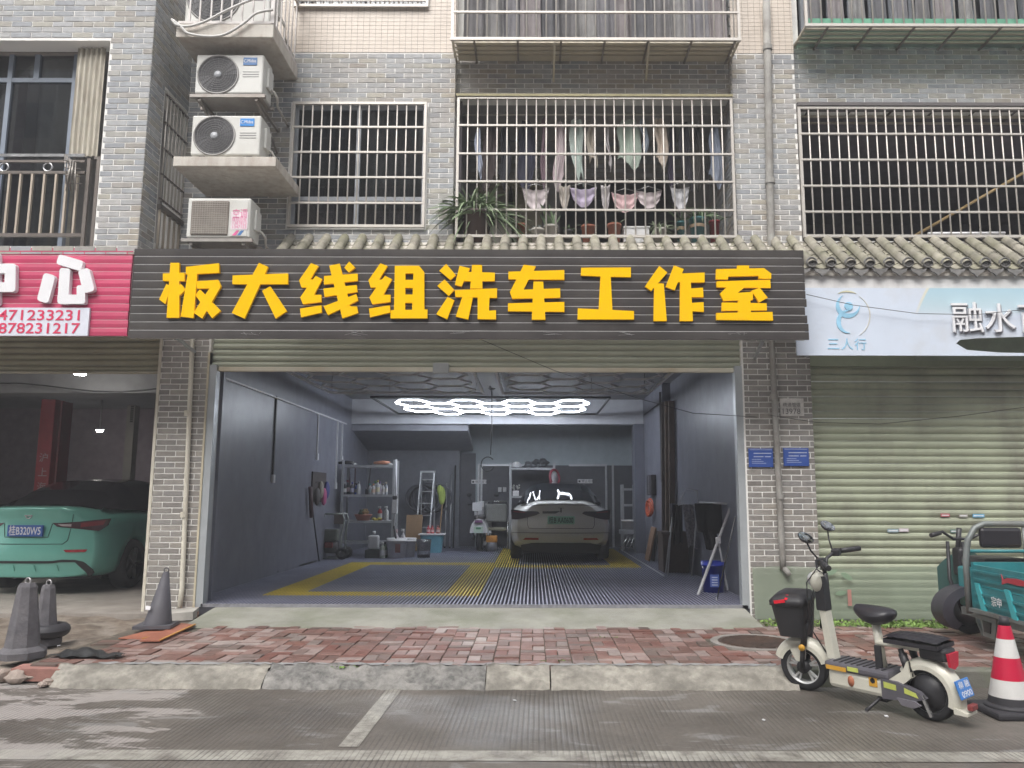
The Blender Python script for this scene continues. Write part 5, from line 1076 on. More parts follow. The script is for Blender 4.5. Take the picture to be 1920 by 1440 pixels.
# ================================================================== CARS (seen from behind, nose away from the street)
rubber = M('tyre_rubber', (.022,.022,.024), .75, var=.15, bump=.2); rimm = M('alloy', (.22,.22,.23), .35, metal=.7, var=.06)
def cut(o, cutters):
    for (c, r, hw) in cutters:
        cu = MB().tube([c-Vector((hw,0,0)), c+Vector((hw,0,0))], r, 28).build('cutter', blk)
        md = o.modifiers.new('b', 'BOOLEAN'); md.object = cu; md.operation = 'DIFFERENCE'; md.solver = 'EXACT'
        bpy.context.view_layer.update(); me = bpy.data.meshes.new_from_object(o.evaluated_get(bpy.context.evaluated_depsgraph_get()))
        o.modifiers.clear(); o.data = me; bpy.data.objects.remove(cu)
        for p in me.polygons: p.use_smooth = True
def car(o, X, Y, zg, S, paint, dark):
    """S: dict w half width, L length, zb, zs shoulder, zd deck, zr roof, rear(x,z) offset of the rear skin"""
    w, L = S['w'], S['L']
    def lerp(tab, y):
        for (a, va), (b, vb) in zip(tab, tab[1:]):
            if y <= b: t = max(0, (y-a)/(b-a)); t = t*t*(3-2*t); return va+(vb-va)*t
        return tab[-1][1]
    def outline(y):
        ww = w*lerp(S['wtab'], y); zb, zs, zd = lerp(S['zb'], y), lerp(S['zs'], y), lerp(S['zd'], y)
        return [(0,zb),(.55*ww,zb),(.80*ww,zb+.015),(.92*ww,zb+.06),(.975*ww,zb+.15),(ww,zb+.30),(.998*ww,(zb+zs)/2+.08),(.97*ww,zs-.13),(.925*ww,zs-.05),(.84*ww,zs+.005),(.69*ww,zs+(zd-zs)*.65),(.5*ww,zd),(.25*ww,zd+.006),(0,zd+.008)]
    rear = S['rear']; ys = [0,.05,.13,.25,.42,.65,.95,1.3,1.8,2.4,3.0,3.5,3.9,4.25,4.5,4.62,L]
    b = MB(); rings = []
    for s in (.0, .25, .5, .72, .88, .96):
        P = outline(0); zc = (P[0][1]+P[-1][1])/2; rings.append([(x*s, zc+(z-zc)*s, None) for x, z in P])
    for y in ys: rings.append([(x, z, y) for x, z in outline(y)])
    N = 14; full = []
    for R in rings:
        row = []
        for x, z, y in R:
            y0 = 0 if y is None else y; k = max(0, 1-y0/1.1)**1.5; row.append(Vector((X+x, Y+y0+rear(x, z)*k, zg+z)))
        for x, z, y in R[-2:0:-1]:
            y0 = 0 if y is None else y; k = max(0, 1-y0/1.1)**1.5; row.append(Vector((X-x, Y+y0+rear(x, z)*k, zg+z)))
        full.append(row)
    m = len(full[0]); base = len(b.v); b.v += [v for r in full for v in r]
    for i in range(len(full)-1):
        for j in range(m): b.f.append([base+i*m+j, base+i*m+(j+1) % m, base+(i+1)*m+(j+1) % m, base+(i+1)*m+j]); b.sm.append(True)
    b.f.append([base+(len(full)-1)*m+j for j in range(m)]); b.sm.append(False)
    body = b.build('body', paint, o); bpy.context.view_layer.update()
    bm = bmesh.new(); bm.from_mesh(body.data); bmesh.ops.remove_doubles(bm, verts=bm.verts[:], dist=1e-4); bmesh.ops.recalc_face_normals(bm, faces=bm.faces[:]); bm.to_mesh(body.data); bm.free()
    r = S['wr']; par = body.parent; loc = body.location.copy(); body.parent = None; body.location = loc+wloc(par)
    cut(body, [(Vector((X+s*w, Y+ya, zg+r)), r+.05, .22) for s in (-1,1) for ya in S['axles']]); body.parent = par; body.location = loc
    # greenhouse
    gt = S['gh']; GB = MB(); rows = []
    for y, wb, zb_, wt, zt in gt: rows.append([Vector((X+x, Y+y, zg+z)) for x, z in ((wb,zb_),(wb*.35+wt*.65+.02,zb_*.45+zt*.55),(wt+.01,zt-.07),(wt*.9,zt-.02),(wt*.6,zt+.008),(0,zt+.018),(-wt*.6,zt+.008),(-wt*.9,zt-.02),(-wt-.01,zt-.07),(-wb*.35-wt*.65-.02,zb_*.45+zt*.55),(-wb,zb_))])
    for r0, r1 in zip(rows, rows[1:]):
        bb = len(GB.v); GB.v += r0+r1; n = len(r0)
        for j in range(n-1): GB.f.append([bb+j, bb+j+1, bb+n+j+1, bb+n+j]); GB.sm.append(True)
    GB.build('cabin', dark, o)
    for s in (-1, 1):
        for ya in S['axles']:
            c = Vector((X+s*(w-.11), Y+ya, zg+r)); wh = MB().lathe([(r*.66,-.10),(r*.93,-.105),(r,-.07),(r,.07),(r*.93,.105),(r*.66,.10)], c, 30, axis=(1,0,0), cap=False).build('wheel', rubber, o)
            rb2 = MB().lathe([(r*.66,-.09),(r*.64,.02),(r*.2,.03),(0,.03)], c, 24, axis=(s,0,0), cap=False)
            for k in range(5):
                t = 2*PI*k/5; e = Vector((0, math.cos(t), math.sin(t))); rb2.bar(c+Vector((s*.085,0,0))+e*.03, c+Vector((s*.075,0,0))+e*r*.64, .05, .03)
            rb2.build('rim', rimm, wh); MB().tube([c-Vector((s*.2,0,0)), c+Vector((s*.0,0,0))], .06, 8).build('axle', blk, wh)
    def skin(x, z, off=-.006): return Vector((X+x, Y+rear(x, z)+off, zg+z))
    return skin
def patch(skin, top, bot, n=14, m=5, off=-.006, thick=True):
    def pl(P, t):
        f = t*(len(P)-1); i = min(int(f), len(P)-2); u = f-i; return P[i][0]+(P[i+1][0]-P[i][0])*u, P[i][1]+(P[i+1][1]-P[i][1])*u
    def fn(o_):
        def g(u, v):
            a, c = pl(top, u), pl(bot, u); return skin(a[0]+(c[0]-a[0])*v, a[1]+(c[1]-a[1])*v, o_)
        return g
    b = MB(); b.grid(fn(off), n, m); b.grid(lambda u, v: fn(off+.03*v)(u, 0), n, 1); b.grid(lambda u, v: fn(off+.03*v)(u, 1), n, 1)
    b.grid(lambda u, v: fn(off+.03*u)(0, v), 1, m); b.grid(lambda u, v: fn(off+.03*u)(1, v), 1, m); return b
def mirror(P): return [(-x, z) for x, z in P]
def plate(o, skin, xc, zc, w, h, mat, txt, tm, fr=None):
    p = skin(xc, zc, -.03); pl_ = MB().bbox(p.x-w/2, p.x+w/2, p.y-.012, p.y+.02, p.z-h/2, p.z+h/2, .004).build('number_plate', mat, o)
    tb = textmesh(txt, h*.95, Matrix.Identity(4), .0004, .001); w0, w1 = min(v.x for v in tb.v), max(v.x for v in tb.v); k = w*.9/(w1-w0)
    tb.xf(facing((p.x-w*.45, p.y-.0145, p.z-h*.33)) @ Matrix.Diagonal((k, 1, 1, 1)) @ Matrix.Translation((-w0, 0, 0))); tb.build('plate_lettering', tm, pl_)
redl_ = M('tail_lamp_red', (.20,.012,.02), .15, var=.1, coat=.5); darkl = M('tail_lamp_dark', (.035,.02,.025), .12, var=.1, coat=.6); glassd = M('car_glass_dark', (.012,.014,.018), .04, rvar=0, spec=.8, var=.05)
# --- silver hatch inside the garage
SIL = M('paint_silver_white', (.62,.61,.59), .25, rvar=0, metal=.1, var=.02, coat=.6); CX1, CY1 = .50, 14.25
ev = thing('silver_car', 'silver white sedan with dark rear glass parked in the open garage', 'car', (CX1, CY1+2.3, .03))
S1 = dict(w=.925, L=4.69, wr=.335, axles=(1.02,3.9), wtab=[(0,.86),(.13,.93),(.42,.98),(.95,1),(3.9,.98),(4.69,.75)], zb=[(0,.30),(.4,.22),(1,.18),(4.69,.22)], zs=[(0,.86),(.25,.95),(.8,1.0),(2.4,.96),(3.9,.86),(4.69,.62)], zd=[(0,1.04),(.16,1.075),(.5,1.10),(1.0,1.12),(3.2,.98),(3.9,.9),(4.69,.66)],
  rear=lambda x, z: .20*(abs(x)/.925)**2.6+(.10*(z-.52) if z > .52 else .28*(.52-z))-(.05 if z > .98 else 0),
  gh=[(.30,.70,1.06,.60,1.10),(.62,.76,1.05,.58,1.27),(1.1,.80,1.02,.57,1.40),(1.7,.82,.98,.56,1.435),(2.4,.82,.96,.56,1.43),(3.0,.80,.94,.56,1.32),(3.6,.74,.93,.62,.98)])
sk = car(ev, CX1, CY1, .03, S1, SIL, glassd)
TL_t, TL_b = [(.90,.925),(.80,.925),(.66,.90),(.42,.90),(.38,.865)], [(.885,.755),(.80,.75),(.66,.775),(.45,.83),(.38,.862)]
for f_ in (lambda P: P, mirror):
    q = patch(sk, f_(TL_t), f_(TL_b), off=-.008).build('tail_lamp', darkl, ev); patch(sk, f_([(.86,.90),(.64,.885)]), f_([(.85,.885),(.64,.87)]), 6, 2, -.012).build('lamp_strip', redl_, q)
    patch(sk, f_([(.64,.43),(.40,.43)]), f_([(.68,.395),(.40,.395)]), 6, 2, -.006).build('reflector', M('reflector_red', (.36,.03,.04), .25), ev)
    patch(sk, f_([(.33,.90),(.0,.905)]) if f_ is mirror else [(.02,.0),(.021,.0)], f_([(.33,.86),(.10,.86)]) if f_ is mirror else [(.02,-.001),(.021,-.001)], 4, 1, -.006).build('badge_script', M('badge_dark', (.10,.10,.10), .3), ev) if f_ is mirror else None
plate(ev, sk, 0.0, .745, .48, .14, M('plate_green', (.25,.50,.38), .4, var=.08), '桂B·AA0600', M('plate_ink', (.02,.04,.03), .5))
b = MB()
for x0_, x1_, z0_, z1_ in ((-.05,.05,.955,.967),(-.012,.012,.88,.956)): q = sk(0, (z0_+z1_)/2, -.012); b.box(CX1+x0_, CX1+x1_, q.y-.004*(1 if x1_ > .03 else 2), q.y+.01, .03+z0_, .03+z1_)
b.build('tailgate_emblem', M('emblem_grey', (.08,.08,.08), .3, metal=.5), ev)
seam = M('panel_gap', (.02,.02,.02), .8)
for P in ([(-.60,.86),(-.60,.66),(-.57,.60),(.57,.60),(.60,.66),(.60,.86)], [(-.88,.52),(0,.52),(.88,.52)], [(-.72,1.0),(0,1.02),(.72,1.0)]):
    pts = []
    for a, c in zip(P, P[1:]):
        for k in range(5): pts.append(sk(a[0]+(c[0]-a[0])*k/5, a[1]+(c[1]-a[1])*k/5, -.002))
    pts.append(sk(*P[-1], -.002)); MB().tube(pts, .0045, 5).build('panel_gap', seam, ev)
patch(sk, [(-.72,.30),(-.5,.345),(.5,.345),(.72,.30)], [(-.70,.22),(-.5,.19),(.5,.19),(.70,.22)], 14, 3, -.012).build('lower_diffuser', blk, ev)
MB().box(CX1-.7, CX1+.7, CY1+.35, CY1+4.2, .17, .26).build('underbody', blk, ev)
# --- teal sedan in the neighbouring workshop
TEAL = M('paint_mint_teal', (.16,.46,.385), .28, rvar=0, metal=.15, var=.03, coat=.7); CX2, CY2 = -6.33, 10.0; ZG = -.045
tc = thing('teal_car', 'mint teal sedan with blue number plate backed into the dark workshop', 'car', (CX2, CY2+2.3, ZG))
S2 = dict(w=.91, L=4.64, wr=.325, axles=(1.0,3.7), wtab=[(0,.88),(.13,.95),(.42,.99),(.95,1),(3.9,.98),(4.64,.75)], zb=[(0,.225),(.4,.2),(1,.19),(4.64,.22)], zs=[(0,.90),(.25,.98),(.9,1.02),(2.4,.98),(3.9,.88),(4.64,.62)], zd=[(0,1.08),(.14,1.10),(.55,1.08),(1.0,1.1),(3.2,1.0),(3.9,.92),(4.64,.66)],
  rear=lambda x, z: .26*(abs(x)/.91)**2.8+(.12*(z-.5) if z > .5 else .2*(.5-z))-(.05 if z > 1.02 else 0),
  gh=[(.50,.74,1.06,.62,1.09),(.85,.79,1.05,.56,1.30),(1.3,.81,1.03,.56,1.43),(1.9,.81,1.0,.57,1.465),(2.5,.80,.98,.56,1.43),(3.0,.78,.97,.56,1.28),(3.5,.74,.95,.62,1.0)])
sk = car(tc, CX2, CY2, ZG, S2, TEAL, M('cabin_dark_gloss', (.012,.010,.014), .12, rvar=0, spec=.6, var=.05))  # cabin near-black: rear glass, and the roof's dark reflection as colour
tlt, tlb = [(.895,.945),(.80,.935),(.60,.91),(.40,.895),(.30,.895)], [(.875,.86),(.80,.79),(.64,.815),(.48,.835),(.36,.85)]
for f_ in (lambda P: P, mirror):
    q = patch(sk, f_(tlt), f_(tlb), 16, 6, -.008).build('tail_lamp', M('tail_lamp_smoked', (.05,.012,.018), .12, coat=.6), tc)
    patch(sk, f_([(.86,.925),(.62,.895)]), f_([(.84,.865),(.62,.84)]), 8, 3, -.013).build('lamp_red', redl_, q); patch(sk, f_([(.52,.88),(.36,.882)]), f_([(.52,.85),(.42,.855)]), 6, 2, -.013).build('lamp_clear', M('lamp_clear', (.42,.36,.36), .15), q)
    patch(sk, f_([(.72,.565),(.47,.565)]), f_([(.70,.535),(.50,.535)]), 6, 2, -.006).build('reflector', MATS['reflector_red'], tc)
plate(tc, sk, 0, .80, .44, .14, M('plate_blue', (.03,.10,.36), .4, var=.05), '桂B320W5', M('plate_white_ink', (.7,.7,.72), .5))
q = sk(0, .985, -.012); MB().torus(q, .035, .007).bar(q+Vector((-.05,0,0)), q+Vector((.05,0,0)), .014).build('tailgate_emblem', chrome, tc)
P = [(-.93*.91,.40),(-.60,.44),(-.35,.425),(.35,.425),(.60,.44),(.70,.42),(.78,.33),(.79,.28)]
for f_ in (lambda P: P, mirror):
    pts = [(0,.43),(.35,.43),(.45,.445),(.60,.44),(.69,.41),(.76,.33),(.78,.27)]
    patch(sk, f_(pts), f_([(x-(.05 if x > .6 else 0), z-.03-(.02 if x > .6 else 0)) for x, z in pts]), 20, 2, -.008).build('bumper_trim', blk, tc)
for P in ([(-.52,.88),(-.50,.68),(-.45,.635),(.45,.635),(.50,.68),(.52,.88)], [(-.30,.885),(-.27,.72),(.27,.72),(.30,.885)], [(.52,1.0),(.52,.9)], [(-.52,1.0),(-.52,.9)]):
    pts = []
    for a, c in zip(P, P[1:]):
        for k in range(5): pts.append(sk(a[0]+(c[0]-a[0])*k/5, a[1]+(c[1]-a[1])*k/5, -.001))
    pts.append(sk(*P[-1], -.001)); MB().tube(pts, .005, 5).build('panel_gap', M('panel_gap_teal', (.03,.10,.085), .6), tc)
for x in (-.4,-.13,.13,.4): MB().bar(sk(x,.38,-.006), sk(x+.015,.31,-.006), .012).build('diffuser_fin', TEAL, tc)
MB().box(CX2-.62, CX2+.62, CY2+.7, CY2+4.2, ZG+.15, ZG+.26).build('underbody', blk, tc)
# --- dark car deeper in the workshop, only its roof and glass show above the teal sedan
dc = thing('dark_car', 'dark parked car half hidden behind the teal sedan', 'car', (-6.9, 14.0, ZG)); PD = M('paint_dark_maroon', (.03,.016,.022), .2, rvar=0, coat=.6, var=.05)
S3 = dict(S2); S3['rear'] = lambda x, z: .2*(abs(x)/.91)**2.6; S3['L'] = 4.64
CX3, CY3 = -6.5, 11.9+3.0
car(dc, CX3, CY3-.1, ZG, S3, PD, glassd); dc.location = (CX3, CY3+2, ZG)
for c in dc.children: c.location += Vector((-6.9, 14.0, ZG))-Vector(dc.location)
# ================================================================== E-BIKE on the road
RZ = -.2
pf, pr = atz(1512,1294,RZ), atz(1750,1350,RZ)
fd = (pf-pr); WB = fd.length; ang = math.atan2(fd.y, fd.x)
crm = M('ebike_cream', (.62,.60,.51), .35, var=.04, coat=.3); pl_b = M('plastic_black', (.028,.027,.030), .45, var=.1); pl_g = M('plastic_grey', (.10,.095,.11), .45, var=.08); lime = M('sticker_lime', (.50,.55,.12), .45); oran = M('sticker_orange', (.62,.33,.04), .45); leath = M('saddle_leatherette', (.025,.023,.028), .38, var=.1)
EB = thing('electric_bicycle', 'cream electric bicycle with black front box parked at the kerb', 'electric bicycle', (pr.x, pr.y, RZ))
LEAN = Matrix.Rotation(math.radians(-4), 4, 'X')
BM = Matrix.Translation((pr.x, pr.y, RZ)) @ Matrix.Rotation(ang, 4, 'Z') @ LEAN
R_ = .172
HEAD = Matrix.Translation((WB-.08,0,.5)); STEER = HEAD @ Matrix.Rotation(math.radians(16), 4, Vector((-.32,0,1)).normalized()) @ HEAD.inverted()
def part(b, name, mat, steer=False, parent=None): return b.xf(BM @ (STEER if steer else Matrix.Identity(4))).build(name, mat, parent or EB)
def bwheel(x, steer, hub):
    w_ = part(MB().lathe([(R_*.70,-.036),(R_*.90,-.042),(R_*.985,-.026),(R_,0),(R_*.985,.026),(R_*.90,.042),(R_*.70,.036)], (x,0,R_), 36, axis=(0,1,0), cap=False), 'wheel', rubber, steer)
    b = MB().lathe([(R_*.74,-.03),(R_*.66,-.028),(R_*.66,.028),(R_*.74,.03)], (x,0,R_), 30, axis=(0,1,0), cap=False)
    for k in range(5):
        t = 2*PI*k/5+.3
        for dlt in (-.16,.16): b.bar((x+.03*math.cos(t), 0, R_+.03*math.sin(t)), (x+R_*.68*math.cos(t+dlt), 0, R_+R_*.68*math.sin(t+dlt)), .02, .014)
    part(b, 'rim', M('rim_silver', (.55,.55,.54), .35, metal=.4), steer, w_)
    part(MB().lathe([(0,-.045),(hub,-.04),(hub,.04),(0,.045)], (x,0,R_), 24, axis=(0,1,0)), 'hub', pl_b, steer, w_)
bwheel(0, False, .115); bwheel(WB, True, .045)
def arcband(xc, r0, a0, a1, hw, n=18, th=.012, crown=.02):
    def fn(u, v):
        a = math.radians(a0+(a1-a0)*u); y = (v*2-1)*hw; r = r0-crown*(v*2-1)**4*2; return (xc+r*math.cos(a), y, R_+r*math.sin(a))
    b = MB().grid(fn, n, 8)
    for s in (0, 1): b.grid(lambda u, v: (lambda p: (xc+(p[0]-xc)*(1-.16*v), p[1], R_+(p[2]-R_)*(1-.16*v)))(fn(u, s)), n, 1)
    return b
part(arcband(0, R_+.042, 35, 200, .062), 'rear_fender', crm); part(MB().prism([(-.17,.125),(-.252,.10),(-.252,.085),(-.17,.085)], -.06, .06), 'fender_tip', crm)
part(arcband(WB, R_+.045, 20, 165, .052), 'front_fender', crm, True)
part(MB().prism([(WB-.06,R_+.20),(WB+.10,R_+.19),(WB+.04,R_+.05),(WB-.02,R_+.04)], .045, .052), 'fender_cheek', crm, True)
# deck and battery box
deck = part(MB().bbox(.235, WB-.26, -.095, .095, .095, .225, .03), 'battery_box', crm)
part(MB().bbox(.215, WB-.245, -.108, .108, .215, .275, .02), 'deck_cover', pl_g)
b = MB()
for k in range(9): b.box(.26+k*.045, .272+k*.045, -.09, .09, .274, .280)
stuff(part(b, 'deck_ribs', pl_b))
part(MB().box(WB-.42, WB-.265, .1085, .112, .222, .25), 'sticker', oran); part(MB().box(.43, .51, .1085, .112, .235, .262), 'sticker', lime); part(MB().bbox(.305, .365, .094, .099, .16, .245, .002), 'sticker', oran); part(MB().lathe([(0,0),(.018,0)], (.335,.1005,.20), 16, axis=(0,1,0)), 'sticker_dot', pl_b)
part(MB().lathe([(0,.0),(.03,.0),(.03,.003),(0,.003)], (.50,.095,.165), 18, axis=(0,1,0), sx=.8, sy=1.2), 'sticker', M('sticker_coral', (.50,.18,.10), .5))
# swing arm, kickstand
part(MB().prism([(.27,.10),(.27,.225),(.16,.225),(.02,.185),(-.02,.15),(.06,.12)], .065, .11), 'swing_arm', pl_g); part(MB().prism([(.27,.10),(.27,.225),(.16,.225),(.02,.185),(-.02,.15),(.06,.12)], -.11, -.065), 'swing_arm', pl_g)
part(MB().prism([(.25,.175),(.165,.17),(.165,.205),(.25,.212)], .11, .113), 'sticker', lime); part(MB().prism([(.11,.165),(.02,.15),(.035,.178),(.11,.198)], .11, .113), 'sticker', lime)
part(MB().prism([(.16,.13),(.04,.13),(.0,.11),(.05,.085),(.13,.09)], .111, .125), 'arm_guard', M('plastic_mid_grey', (.16,.15,.17), .45)); part(MB().bar((.0,.1,.17),(-.05,.1,.05),.018), 'axle_plate', chrome)
ks = part(MB().tube([(.30,.06,.10),(.36,.13,.025),(.375,.145,.006)], .012, 8).tube([(.40,.10,.008),(.35,.17,.008)], .009, 7), 'kickstand', pl_b)
part(MB().bbox(.27,.34,-.06,.06,.06,.11,.01), 'motor_bracket', pl_b)
# seat post, saddle, rack, cushion, shock, lamp
part(MB().tube([(.31,0,.27),(.335,0,.56)], .028, 12), 'seat_post', crm); part(MB().tube([(.333,0,.52),(.337,0,.585)], .022, 10), 'post_clamp', chrome)
def saddle(u, v):
    a = u*2*PI; t = v; x = .19+.30*t
    hw = .118*(1-.5*max(0, t-.15))*max(0,math.sin(PI*t))**.42; hz = .055*max(0,math.sin(PI*t))**.4; zc = .615+.018*(1-t)+.03*t-.022*math.sin(PI*t)
    return (x, hw*math.cos(a), zc+hz*math.sin(a)*(1 if math.sin(a) > 0 else 1.25))
part(MB().grid(saddle, 22, 16), 'saddle', leath); part(MB().lathe([(.03,.55),(.06,.585),(.05,.61)], (.34,0,0), 14), 'saddle_base', pl_b)
part(MB().bbox(-.02, .34, -.035, .035, .42, .455, .012), 'rack', crm); part(MB().bbox(-.10, .0, -.05, .05, .40, .45, .015), 'rack_tail', pl_b)
def cush(u, v): x = -.13+.36*u; y = -.105+.21*v; return (x, y, .49+.035*(math.sin(PI*(.04+.92*u))*math.sin(PI*(.04+.92*v)))**.3+.004*math.sin(u*50)*math.sin(v*40))
part(MB().grid(cush, 24, 16).grid(lambda u, v: (-.13+.36*u, -.105+.21*v, .462), 2, 2).grid(lambda u, v: (-.13+.36*u, -.105, .462+(.028)*v), 2, 1).grid(lambda u, v: (-.13+.36*u, .105, .462+.028*v), 2, 1).grid(lambda u, v: (-.13, -.105+.21*u, .462+.028*v), 2, 1).grid(lambda u, v: (.23, -.105+.21*u, .462+.028*v), 2, 1), 'rear_cushion', leath)
part(MB().bbox(-.16, .02, -.065, .065, .385, .465, .02), 'tail_box', pl_b); part(MB().prism([(-.045,.36),(0,.34),(.045,.36),(.06,.44),(-.06,.44)], -.175, -.158, lambda a, b, y: Vector((y, a, b))), 'tail_lamp', M('lamp_red_bright', (.55,.02,.05), .3))
part(MB().tube([(.14,.06,.43),(.085,.06,.26)], .018, 10).tube([(.13,.06,.40),(.095,.06,.29)], .027, 10), 'shock_absorber', pl_b); part(MB().tube([(.14,-.06,.43),(.085,-.06,.26)], .024, 10), 'shock_absorber', pl_b)
part(MB().prism([(.23,.22),(.12,.30),(.09,.36),(.07,.26),(.14,.20)], -.09, .09), 'rear_cover', crm); part(MB().bbox(.29,.34,.03,.045,.27,.42,.005), 'side_bracket', pl_b)
npm = Matrix.Translation((-.218,0,.235)) @ Matrix.Rotation(math.radians(18), 4, 'Y')
np_ = MB().bbox(-.006,.006,-.075,.075,-.055,.055,.004).xf(npm); np_ = part(np_, 'number_plate', M('plate_blue_bright', (.05,.20,.55), .4))
for tx, zz, sz in (('柳 融',.008,.045),('0900',-.045,.05)):
    tb = textmesh(tx, sz, Matrix.Identity(4), .0004); w1 = max(v.x for v in tb.v); tb.xf(npm @ Matrix.Translation((-.0075,.06,zz)) @ Matrix.Rotation(-PI/2, 4, 'Z') @ Matrix.Rotation(PI/2, 4, 'X') @ Matrix.Diagonal((.12/w1,1,1,1))); part(tb, 'plate_lettering', wht, False, np_)
part(MB().bbox(-.275,-.24,-.035,.035,.115,.15,.006), 'rear_reflector', M('reflector_dull', (.20,.04,.04), .4))
# main stem, head, fork, bars
part(MB().prism([(WB-.29,.27),(WB-.225,.27),(WB-.185,.66),(WB-.24,.66)], -.03, .03), 'stem_beam', crm); part(MB().prism([(WB-.25,.60),(WB-.175,.60),(WB-.175,.84),(WB-.245,.84)], -.036, .036), 'stem_cover', pl_b)
part(MB().bar((WB-.085,.037,.66),(WB-.08,.037,.69),.03,.002), 'stem_label', M('label_grey', (.4,.4,.4), .5))
for s in (-1, 1): part(MB().tube([(WB,s*.058,R_),(WB-.035,s*.058,.36)], .018, 9).tube([(WB-.035,s*.058,.34),(WB-.07,s*.04,.52)], .024, 9), 'fork_leg', pl_b, True); part(MB().lathe([(0,0),(.024,0),(.024,.01),(0,.01)], (WB-.03,s*.078,.33), 14, axis=(0,s,0)), 'side_reflector', oran, True)
part(MB().tube([(WB-0.170,0,.46),(WB-0.240,0,.86)], .02, 9), 'steering_tube', pl_b, True)
part(MB().ell((WB-0.185,0,.80), (.06,.075,.085)), 'headlamp_shell', crm, True); part(MB().ell((WB-0.155,0,.81), (.05,.05,.055)), 'headlamp', M('lamp_lens', (.5,.5,.5), .15), True)
for s in (-1, 1):
    part(MB().tube([(WB-0.240,0,.86),(WB-0.240,s*.07,.95),(WB-0.270,s*.16,.98),(WB-0.330,s*.25,.975)], .012, 8), 'handlebar', pl_b, True); part(MB().tube([(WB-0.300,s*.2,.978),(WB-0.395,s*.335,.97)], .019, 10), 'grip', pl_b, True)
    part(MB().bbox(WB-0.310,WB-0.250,s*.16-.03,s*.16+.03,.95,1.0,.01), 'switch_cluster', pl_b, True); part(MB().tube([(WB-0.260,s*.2,.99),(WB-0.300,s*.30,.955),(WB-0.330,s*.33,.945)], .006, 6), 'brake_lever', pl_b, True)
    part(MB().tube([(WB-0.260,s*.15,.99),(WB-0.230,s*.19,1.06),(WB-0.220,s*.215,1.12)], .006, 6), 'mirror_stem', pl_b, True)
    mm = Matrix.Translation((WB-0.220,s*.225,1.155)) @ Matrix.Rotation(math.radians(52), 4, 'Y')
    mo = part(MB().lathe([(0,.022),(.05,.02),(.078,.0),(.078,-.006)], (0,0,0), 24, axis=(1,0,0), sy=.72).xf(mm), 'mirror', pl_b, True); part(MB().lathe([(0,-.007),(.073,-.007)], (0,0,0), 24, axis=(1,0,0), sy=.72).xf(mm), 'mirror_glass', M('mirror_glass', (.9,.9,.9), .05, metal=1, var=0, rvar=0), True, mo)
part(MB().tube([(WB-.24,.03,.95),(WB-.12,.06,.80),(WB-.10,.07,.55),(WB-.03,.05,.40)], .005, 6).tube([(WB-.23,-.03,.95),(WB-.14,.05,.7),(WB-.10,.03,.45),(WB-.2,.04,.28)], .005, 6), 'cable', pl_b, True)
# lidded front box
def tub(u, v):
    a = u*2*PI; c, s = math.cos(a), math.sin(a); k = 1/max(abs(c), abs(s))**.72; wx, wy = (.095+.03*v), (.115+.032*v); return (WB+.025+c*k*wx, s*k*wy, .41+.24*v)
bxo = part(MB().grid(tub, 40, 6).add([tub(i/40, 0) for i in range(40)], [list(range(40))]), 'front_box', pl_b, True)
def lid(u, v):
    a = u*2*PI; c, s = math.cos(a), math.sin(a); k = 1/max(abs(c), abs(s))**.72; r = [1,1.06,1.06,.98,.80,.4,0][round(v*6)]; z = [.64,.645,.675,.69,.71,.718,.72][round(v*6)]; return (WB+.025+c*k*.127*r, s*k*.149*r, z)
part(MB().grid(lid, 40, 6), 'box_lid', pl_b, True, bxo); part(MB().bar((WB+.02,.160,.685),(WB+.10,.165,.672),.006,.022).bar((WB+.015,.152,.69),(WB+.02,.10,.712),.02,.004), 'red_tag', M('tag_red', (.75,.01,.03), .4), True, bxo)
part(MB().bar((WB-.06,0,.50),(WB+.05,0,.50),.05,.03), 'box_bracket', pl_b, True)
# ================================================================== CARGO TRICYCLE
TQ = M('trike_teal', (.035,.22,.245), .4, var=.1, dirt=(.03,.10,.11), damt=.4); TQl = M('trike_turquoise', (.06,.42,.46), .35, var=.05); TG = M('trike_grey_steel', (.20,.22,.215), .5, metal=.3, var=.15, dirt=(.13,.10,.08), damt=.5)
tk = thing('cargo_tricycle', 'teal electric cargo tricycle with black front mudguard beside the green shutter', 'tricycle', (4.4, 7.0, PZ))
ax = lambda y: 3.79+.10*(y-6.5)*.6      # left side of the load box
bf, br_, bw = 7.02, 5.75, 1.05
def side(y, z, dx=0): return Vector((ax(y)+dx, y, z))
zT, zB = .62, .225
for nm, z0_, z1_ in (('side_board', zB, .44), ('side_board', .455, zT)):
    b = MB(); P = [side(bf,z0_), side(br_,z0_), side(br_,z1_), side(bf,z1_)]; b.add(P+[p+Vector((.03,0,0)) for p in P], [(0,1,2,3),(7,6,5,4),(0,4,5,1),(1,5,6,2),(2,6,7,3),(3,7,4,0)]); b.build(nm, TQ, tk)
for z in (.30,.38,.50,.57): MB().bar(side(bf-.03,z,-.006), side(br_+.03,z,-.006), .018, .02).build('pressed_rib', TQ, tk)
for y in (6.9, 6.42): MB().prism([(y,.47),(y+.07,.47),(y-.02,.25),(y-.10,.25)], -.018, -.002, lambda a, b, x: side(a, b, x)).build('hinge_strap', TQl, tk)
MB().box(ax(bf), ax(bf)+bw, bf-.02, bf+.02, zB, zT+.02).build('head_board', TQ, tk); MB().box(ax(br_), ax(br_)+bw, br_-.02, br_+.02, zB, zT).build('tail_board', TQ, tk)
MB().add([side(bf,zT)+Vector((bw,0,0)), side(br_,zT)+Vector((bw,0,0)), side(br_,zB)+Vector((bw,0,0)), side(bf,zB)+Vector((bw,0,0))], [(0,1,2,3)]).build('side_board', TQ, tk); MB().box(ax(br_)+.02, ax(br_)+bw, br_, bf, zB, zB+.03).build('load_floor', TG, tk)
